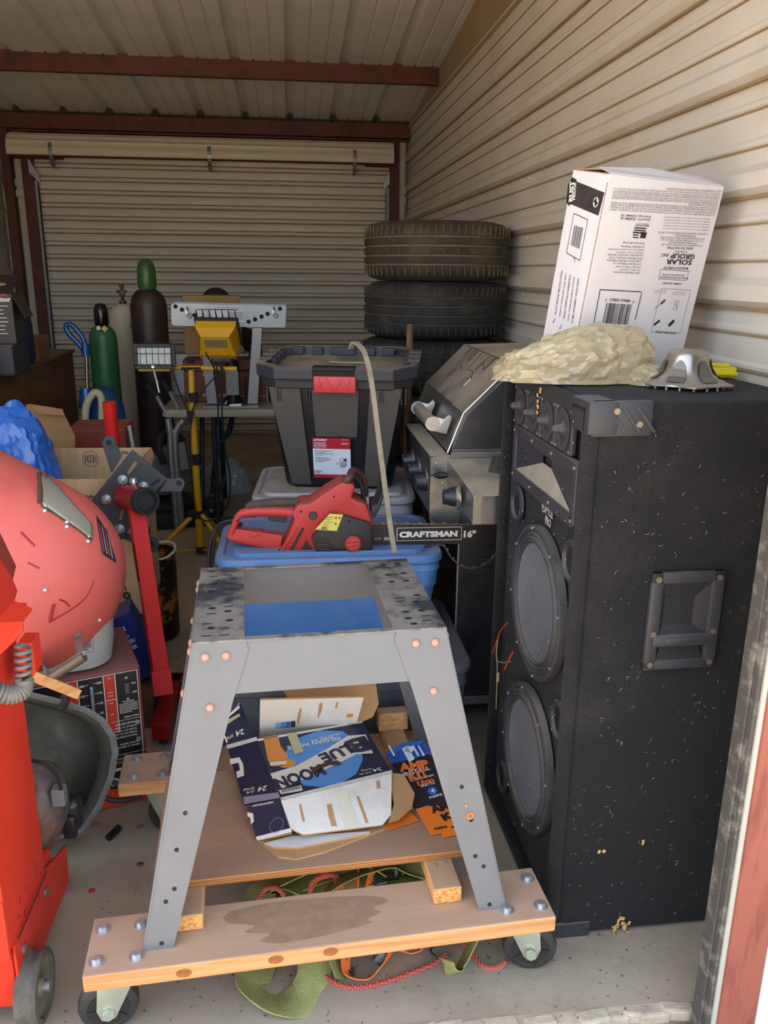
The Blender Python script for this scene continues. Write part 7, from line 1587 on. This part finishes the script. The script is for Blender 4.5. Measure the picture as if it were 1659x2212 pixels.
# ---- large red drum
m_dr = mat('drum_red', '#dc6a60', .6, var=.06, vscale=3, col2='#c54a42', c2scale=4, c2lo=.52, c2hi=.75); m_pt = mat('patch_grey', '#9d9a8d', .4, .15, var=.06); m_seal = mat('seal_brown', '#5a4630', .9, var=.3, vscale=60)
DR = thing('red_mixer_drum', 'large faded red rounded steel drum with a pale riveted patch plate at the left', 'drum', (0, 0, 0))
C0 = PY(45, 1238, 2.22); ax_ = (RT*.80-UP*.55+FW*-.28).normalized()
DMX = Matrix.Translation(C0) @ ax_.to_track_quat('Z', 'Y').to_matrix().to_4x4()
DP = [(.18, -.50), (.19, -.50), (.195, -.48), (.235, -.25), (.262, -.08), (.270, .0), (.266, .05), (.252, .11), (.222, .165), (.175, .212), (.12, .245), (.06, .262), (0, .268)]
DPs = [(v.x, v.y) for v in spline([(r_, z_, 0) for r_, z_ in DP[2:]], 3)]
b = MB(); b.lathe(DP[:2]+DPs, DMX, 56); 
bv_me = bpy.data.meshes.new('_bv'); b.b.to_mesh(bv_me)
bvh = BVHTree.FromPolygons([v.co.copy() for v in bv_me.vertices], [list(f.vertices) for f in bv_me.polygons]); bpy.data.meshes.remove(bv_me)
drum = b.build('drum_shell', m_dr, DR, smooth=40)
def hit(x, y, off):
    lo = ray(x, y); h_ = bvh.ray_cast(CO, lo)
    if h_[0] is None: return None
    n = h_[1] if h_[1].dot(lo) < 0 else -h_[1]
    return h_[0]+n*off
def drape(q4, nu, nv_, off, m, name, th=.003, par=None):
    g = {}; b = MB()
    for i in range(nu+1):
        for j in range(nv_+1):
            u, v = i/nu, j/nv_; x = (1-u)*(1-v)*q4[0][0]+u*(1-v)*q4[1][0]+u*v*q4[2][0]+(1-u)*v*q4[3][0]; y = (1-u)*(1-v)*q4[0][1]+u*(1-v)*q4[1][1]+u*v*q4[2][1]+(1-u)*v*q4[3][1]
            h_ = hit(x, y, off); g[i, j] = b.b.verts.new(h_) if h_ else None
    for i in range(nu):
        for j in range(nv_):
            q = [g[i, j], g[i+1, j], g[i+1, j+1], g[i, j+1]]
            if all(q): b.b.faces.new(q)
    bmesh.ops.delete(b.b, geom=[v for v in b.b.verts if not v.link_faces], context='VERTS')
    bmesh.ops.recalc_face_normals(b.b, faces=b.b.faces)
    return b.build(name, m, par or DR, smooth=60, solid=th)
drape([(84, 1008), (197, 1135), (199, 1166), (90, 1090)], 14, 8, .004, m_pt, 'patch_plate', .003)
def cord(pix, r, m, name, off=.003):
    P = [hit(x, y, off) for x, y in pix]; P = [q for q in P if q]; b = MB(); b.tube(spline(P, 4), r, 6); return b.build(name, m, DR, smooth=True)
cord([(78, 1000), (84, 1025), (86, 1060), (86, 1088)], .007, m_seal, 'seam_sealant'); cord([(88, 1092), (130, 1120), (165, 1143), (196, 1168)], .003, m_seal, 'seam_sealant')
for x, y in ((97, 1095), (97, 1105), (144, 1129), (144, 1139), (189, 1160), (189, 1170), (98, 1274), (213, 1338), (55, 998)):
    h_ = hit(x, y, .003)
    if h_: b = MB(); b.lathe([(.0055, -.002), (.0055, .001), (.003, .003), (0, .0035)], Matrix.Translation(h_) @ (CO-h_).to_track_quat('Z', 'Y').to_matrix().to_4x4(), 12); b.build('rivet', m_zinc, DR, smooth=True)
drape([(207, 1114), (231, 1150), (250, 1216), (219, 1196)], 6, 8, .0022, mat('decal_dark', '#2c2a33', .5), 'decal', .0005)
for k in range(4): drape([(211+k*6, 1128+k*6), (213.5+k*6, 1131+k*6), (225+k*6.2, 1192+k*5), (222+k*6, 1192+k*5)], 1, 8, .003, mat('decal_print_%d' % (k % 2), ('#a33b3e', '#8c8a90')[k % 2], .5), 'decal_line', .0004)
def scar(pix, r=.0035): cord(pix, r, mat('drum_scar', '#a02a26', .6), 'scratch', -.001)
scar([(45, 1150), (60, 1165), (75, 1180)]); scar([(105, 1345), (130, 1330), (160, 1312), (185, 1290), (203, 1255)], .003); scar([(108, 1340), (112, 1320), (116, 1305)], .006); scar([(60, 1215), (85, 1228)], .003); scar([(128, 1295), (140, 1300), (150, 1310)], .003)
# dark opening on the far left
b = MB(); b.lathe([(0, -.497), (.180, -.497)], DMX, 40); b.build('drum_opening', m_blk, DR)
# strap brackets and grip bar
m_brk = mat('bracket_grey', '#8b8884', .45, .5); m_grip = mat('grip_bar', '#77695a', .5, .4, var=.2, vscale=30, stretch=(1, 1, 1))
for pix, dd in (([(171, 1363), (164, 1372), (175, 1410), (181, 1417)], 0), ([(80, 1427), (90, 1428), (100, 1445), (106, 1463)], 0)):
    h0 = hit(*pix[0], .002) or PY(*pix[0], 1.97); P = [h0, hit(*pix[1], .006) or PY(*pix[1], 1.97), PY(*pix[2], 1.955), PY(*pix[3], 1.95)]; b = MB(); b.tube(P, .01, flat=(.018, .003)); k_ = b.build('strap_bracket', m_brk, DR)
b = MB(); b.tube([PY(106, 1467, 1.95), PY(182, 1418, 1.95)], .0125, 14); b.build('grip_bar', m_grip, DR, smooth=40)
# ---- dark scoop tray standing on edge, with a burnt helmet inside
m_tr = mat('tray_dark', '#34332c', .75, var=.25, vscale=12, col2='#4a4a3c', c2scale=5, specks='#8b887a', spscale=60, spth=.05); m_trr = mat('tray_rim', '#5d5f5e', .7, var=.2, vscale=20)
TY = thing('black_scoop_tray', 'dark dusty plastic scoop tray leaning on edge in front of the welder', 'tray', (0, 0, 0))
rim = [(-60, 1470), (50, 1496), (130, 1515), (190, 1535), (222, 1556), (244, 1590), (250, 1625), (240, 1680), (215, 1740), (180, 1795), (160, 1808), (120, 1812), (20, 1815), (-60, 1800)]
def TRp(x, y, d): return PY(x, y, 1.90+d)
cx_, cy_ = 90, 1650
R0_ = [TRp(x, y, 0) for x, y in rim]; R0b = [TRp(cx_+(x-cx_)*1.035, cy_+(y-cy_)*1.035, .004) for x, y in rim]; R1_ = [TRp(cx_+(x-cx_)*.955, cy_+(y-cy_)*.955, .004) for x, y in rim]; R2_ = [TRp(cx_+(x-cx_)*.80, cy_+(y-cy_)*.86, .085) for x, y in rim]
zmin = min(p.z for p in R0_); 
b = MB(); b.loft([R0b, R0_, R1_], cap=False); b.build('tray_rim', m_trr, TY, solid=.003)
b = MB(); b.loft([R1_, R2_], cap=False); b.poly(R2_); b.build('tray_shell', m_tr, TY, solid=.003, smooth=40)
b = MB(); b.poly([TRp(60, 1580, .084), TRp(68, 1571, .084), TRp(70, 1582, .084), TRp(64, 1590, .084)]); b.poly([TRp(60, 1600, .084), TRp(76, 1594, .084), TRp(70, 1610, .084)]); b.split('cut_out', m_blk, TY)
b = MB(); b.tube(spline([(-.30+.0, 0, 0)]+[] if False else [TRp(135, 1500, -.01), TRp(143, 1510, -.012), TRp(138, 1524, -.012), TRp(130, 1530, -.006)]), .009, 10); b.build('rubber_loop', m_blk, TY, smooth=True)
HM_ = thing('burnt_helmet', 'dark scuffed welding helmet with rusty worn lower half behind the red cart', 'helmet', (0, 0, 0)); hc_ = PY(85, 1752, 1.765)
b = MB(); t = bmesh.new(); bmesh.ops.create_uvsphere(t, u_segments=28, v_segments=18, radius=1)
for v in t.verts: v.co = Vector((v.co.x*.066*(1-.25*max(0, -v.co.z)), v.co.y*.085, v.co.z*.128+(.0 if v.co.z > 0 else -.0)))
b._merge(t, Matrix.Translation(hc_) @ Matrix.Rotation(.14, 4, 'Y')); b.build('helmet_shell', mat('helmet_burnt', '#4a4848', .45, col2='#7b5646', c2scale=9, c2lo=.45, c2hi=.6, var=.3, vscale=30), HM_, smooth=60)
b = MB(); c = PY(128, 1718, 1.72); b.box((c.x, c.y, c.z), (.030, .03, .045), .004); b.build('side_clip', mat('clip_grey', '#6b6b6e', .6), HM_)
b = MB(); c = PY(148, 1760, 1.80); b.box((c.x, c.y+.01, c.z), (.060, .05, .085), .016, seg=3); b.box((c.x+.006, c.y-.018, c.z-.02), (.03, .02, .06), .004); b.build('headgear_box', mat('headgear_black', '#232428', .3), HM_, smooth=40)
b = MB(); b.tube(spline([PY(60, 1641, 1.70), PY(95, 1650, 1.69), PY(122, 1675, 1.70), PY(132, 1705, 1.71)]), .0045, 8); b.build('helmet_trim', m_blk, HM_, smooth=True)
b = MB(); b.poly([PZ(138, 1808, .002), PZ(152, 1800, .002), PZ(170, 1806, .006), PZ(165, 1812, .010), PZ(142, 1822, .012)], .002, (0, 0, 1)); o = b.build('green_scrap', mat('scrap_green', '#77847b', .8)); tag(o, 'small pale green plastic scrap on the floor below the dark tray', 'scrap')
# ---- short wooden stick
b = MB(); b.tube([PY(52, 1452, 1.70), PY(164, 1497, 1.78)], .01, flat=(.030, .022)); o = b.build('broken_wood_slat', m_jst); tag(o, 'short broken wooden slat lying above the dark tray in front of the welder', 'wood')
# ---- red machine cart at the left edge
m_cart = mat('cart_red', '#d23a27', .42, var=.06, vscale=5, col2='#b02c20', c2scale=5, c2lo=.56, c2hi=.8); m_cartd = mat('cart_scratch', '#4d1c17', .7)
RCART = thing('red_steel_cart', 'tall bright red steel machine cart with wheels and coiled hose at the left edge', 'cart', (0, 0, 0)); XC = -.57
def CX(x, y, X=XC): return PX(x, y, X)
q = [CX(23, 2055), CX(97, 1877), CX(51.5, 1510), CX(31, 1347)]
yn = 1.387
side_ = [(XC, yn, .21), (XC, q[1].y, .206), (XC, q[2].y, q[2].z), (XC, q[3].y, q[3].z)]
extra = [CX(28, 1312), CX(39, 1276), CX(28, 1250), CX(0, 1205), CX(-45, 1150)]
zt2_ = extra[-1].z
b = MB(); b.poly(side_+extra+[(XC, yn-.02, zt2_)], .20, (-1, 0, 0), .002); col_ = b.build('column', m_cart, RCART)
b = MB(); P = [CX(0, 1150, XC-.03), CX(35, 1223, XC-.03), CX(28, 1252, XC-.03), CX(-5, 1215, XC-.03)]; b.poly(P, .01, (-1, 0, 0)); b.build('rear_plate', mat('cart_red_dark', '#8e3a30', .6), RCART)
b = MB(); b.poly([(XC+.004, yn+.012, .2105), (XC+.004, 1.626, .206), (XC+.004, 1.777, .150), (XC+.004, 1.767, .054), (XC+.004, yn+.012, .072)], .006, (-1, 0, 0), .001); sk_ = b.build('base_skirt', m_cart, RCART)
b = MB(); b.box((XC-.14, 1.545, .135), (.27, .29, .15), .003); b.build('base_box', m_cart, RCART)
b = MB(); b.box((XC-.10, yn-.004, .26), (.20, .006, .14), .001); b.build('front_plate', m_cart, RCART)
b = MB(); b.tube([(XC+.006, yn+.03, .2095), (XC+.006, 1.62, .2055)], .0018, 5); b.build('seam', mat('seam_dark', '#5a3030', .8), sk_)
for (y_, z_) in ((1.44, .165), (1.60, .165)): b = MB(); b.cyl((XC+.004, y_, z_), (XC+.009, y_, z_), .010, seg=16); b.build('carriage_bolt', mat('bolt_dull', '#7b6f68', .5, .4), sk_, smooth=30)
b = MB(); b.cyl((XC-.055, yn-.008, .285), (XC-.055, yn-.014, .285), .011, seg=16); b.build('carriage_bolt', mat('bolt_dull', ''), RCART)
r = random.Random(6); b = MB()
for i in range(9): y_ = r.uniform(1.45, 1.60); z_ = r.uniform(.11, .30); L = r.uniform(.006, .022); b.box((XC+(.0042 if z_ < .2 else .0002), y_, z_), (.0006, .002, L), 0, Matrix.Rotation(r.uniform(-.4, .4), 4, 'X'))
b.build('scratch', m_cartd, RCART, kind='stuff')
def cwheel(x, y):
    R = .074; b = MB(); M = Matrix.Translation((x, y, R)) @ Matrix.Rotation(pi/2, 4, 'Y')
    b.lathe([(.05, -.022), (R-.008, -.022), (R, -.015), (R-.006, -.004), (R-.006, .006), (R, .014), (R-.004, .022), (R-.014, .023), (R-.018, .016)], M, 40); wl = b.build('cart_wheel', mat('old_rubber', '#57534a', .8, var=.3, vscale=20, col2='#7a7360', c2scale=9), RCART, smooth=40)
    b = MB(); b.lathe([(R-.017, .016), (.036, .006), (.024, .004), (.020, .004), (.018, .018), (0, .020)], M, 32); b.lathe([(.05, -.022), (0, -.022)], M, 24); hb_ = b.build('wheel_disc', mat('disc_cream', '#8d8671', .5, .3, var=.15), wl, smooth=40)
    b = MB(); b.cyl((x+.018, y, R), (x+.032, y, R), .011, seg=14); b.build('axle_end', m_galv, wl, smooth=30)
cwheel(-.552, 1.432); 
b = MB(); b.cyl((-.84, 1.432, .074), (-.54, 1.432, .074), .008); b.build('axle', m_galv, RCART)
w2 = cwheel(-.80, 1.432)
b = MB(); b.box((XC-.14, 1.80, .045), (.24, .03, .09), .004); b.build('rear_foot', m_cart, RCART)
b = MB(); A4 = [PY(-10, 1350, 1.36), PY(48, 1347, 1.40), PY(50, 1364, 1.40), PY(38, 1380, 1.40), PY(-10, 1424, 1.36)]; b.poly(A4, .005, (0, 1, 0)); b.poly([A4[0], A4[1], A4[1]+Vector((0, .06, 0)), A4[0]+Vector((0, .10, 0))], .004, (0, 0, 1)); b.poly([PY(-10, 1350, 1.385), PY(20, 1350, 1.385), PY(20, 1362, 1.385), PY(-10, 1362, 1.385)], .1, (0, 1, 0)); b.build('angle_bracket', m_cart, RCART)
b = MB(); b.poly([PY(37, 1389, 1.53), PY(69, 1389, 1.53), PY(77, 1455, 1.53), PY(62, 1474, 1.53), PY(37, 1486, 1.53)], .05, (0, 1, 0), .002); b.build('side_bracket', m_cart, RCART)
m_coil = mat('coil_grey', '#6e6b66', .55, var=.1, vscale=30)
def coil(path, R, n, r, name):
    S = spline(path, 30); N_ = len(S); pts = []; up0 = Vector((0, -1, 0))
    for i in range(n*12):
        t = i/(n*12-1)*(N_-1); k = min(int(t), N_-2); f = t-k; c = S[k].lerp(S[k+1], f); d = (S[k+1]-S[k]).normalized(); x = (up0-d*up0.dot(d)).normalized(); y = d.cross(x); a = 2*pi*i/12
        pts.append(c+x*cos(a)*R+y*sin(a)*R)
    b = MB(); b.tube(pts, r, 8); return b.build(name, m_coil, RCART, smooth=True)
coil([PY(50, 1392, 1.47), PY(50, 1430, 1.465), PY(51, 1468, 1.46)], .0125, 5, .0042, 'coiled_hose')
coil([PY(51, 1468, 1.46), PY(50, 1484, 1.455), PY(40, 1496, 1.445), PY(15, 1500, 1.435), PY(-20, 1488, 1.425)], .0150, 15, .0042, 'coiled_hose')
# torn strip of shade cloth etc. not visible: nothing more on this side

for m_ in (m_es, m_esd, m_cart): m_.node_tree.nodes['Principled BSDF'].inputs['Specular IOR Level'].default_value = .2
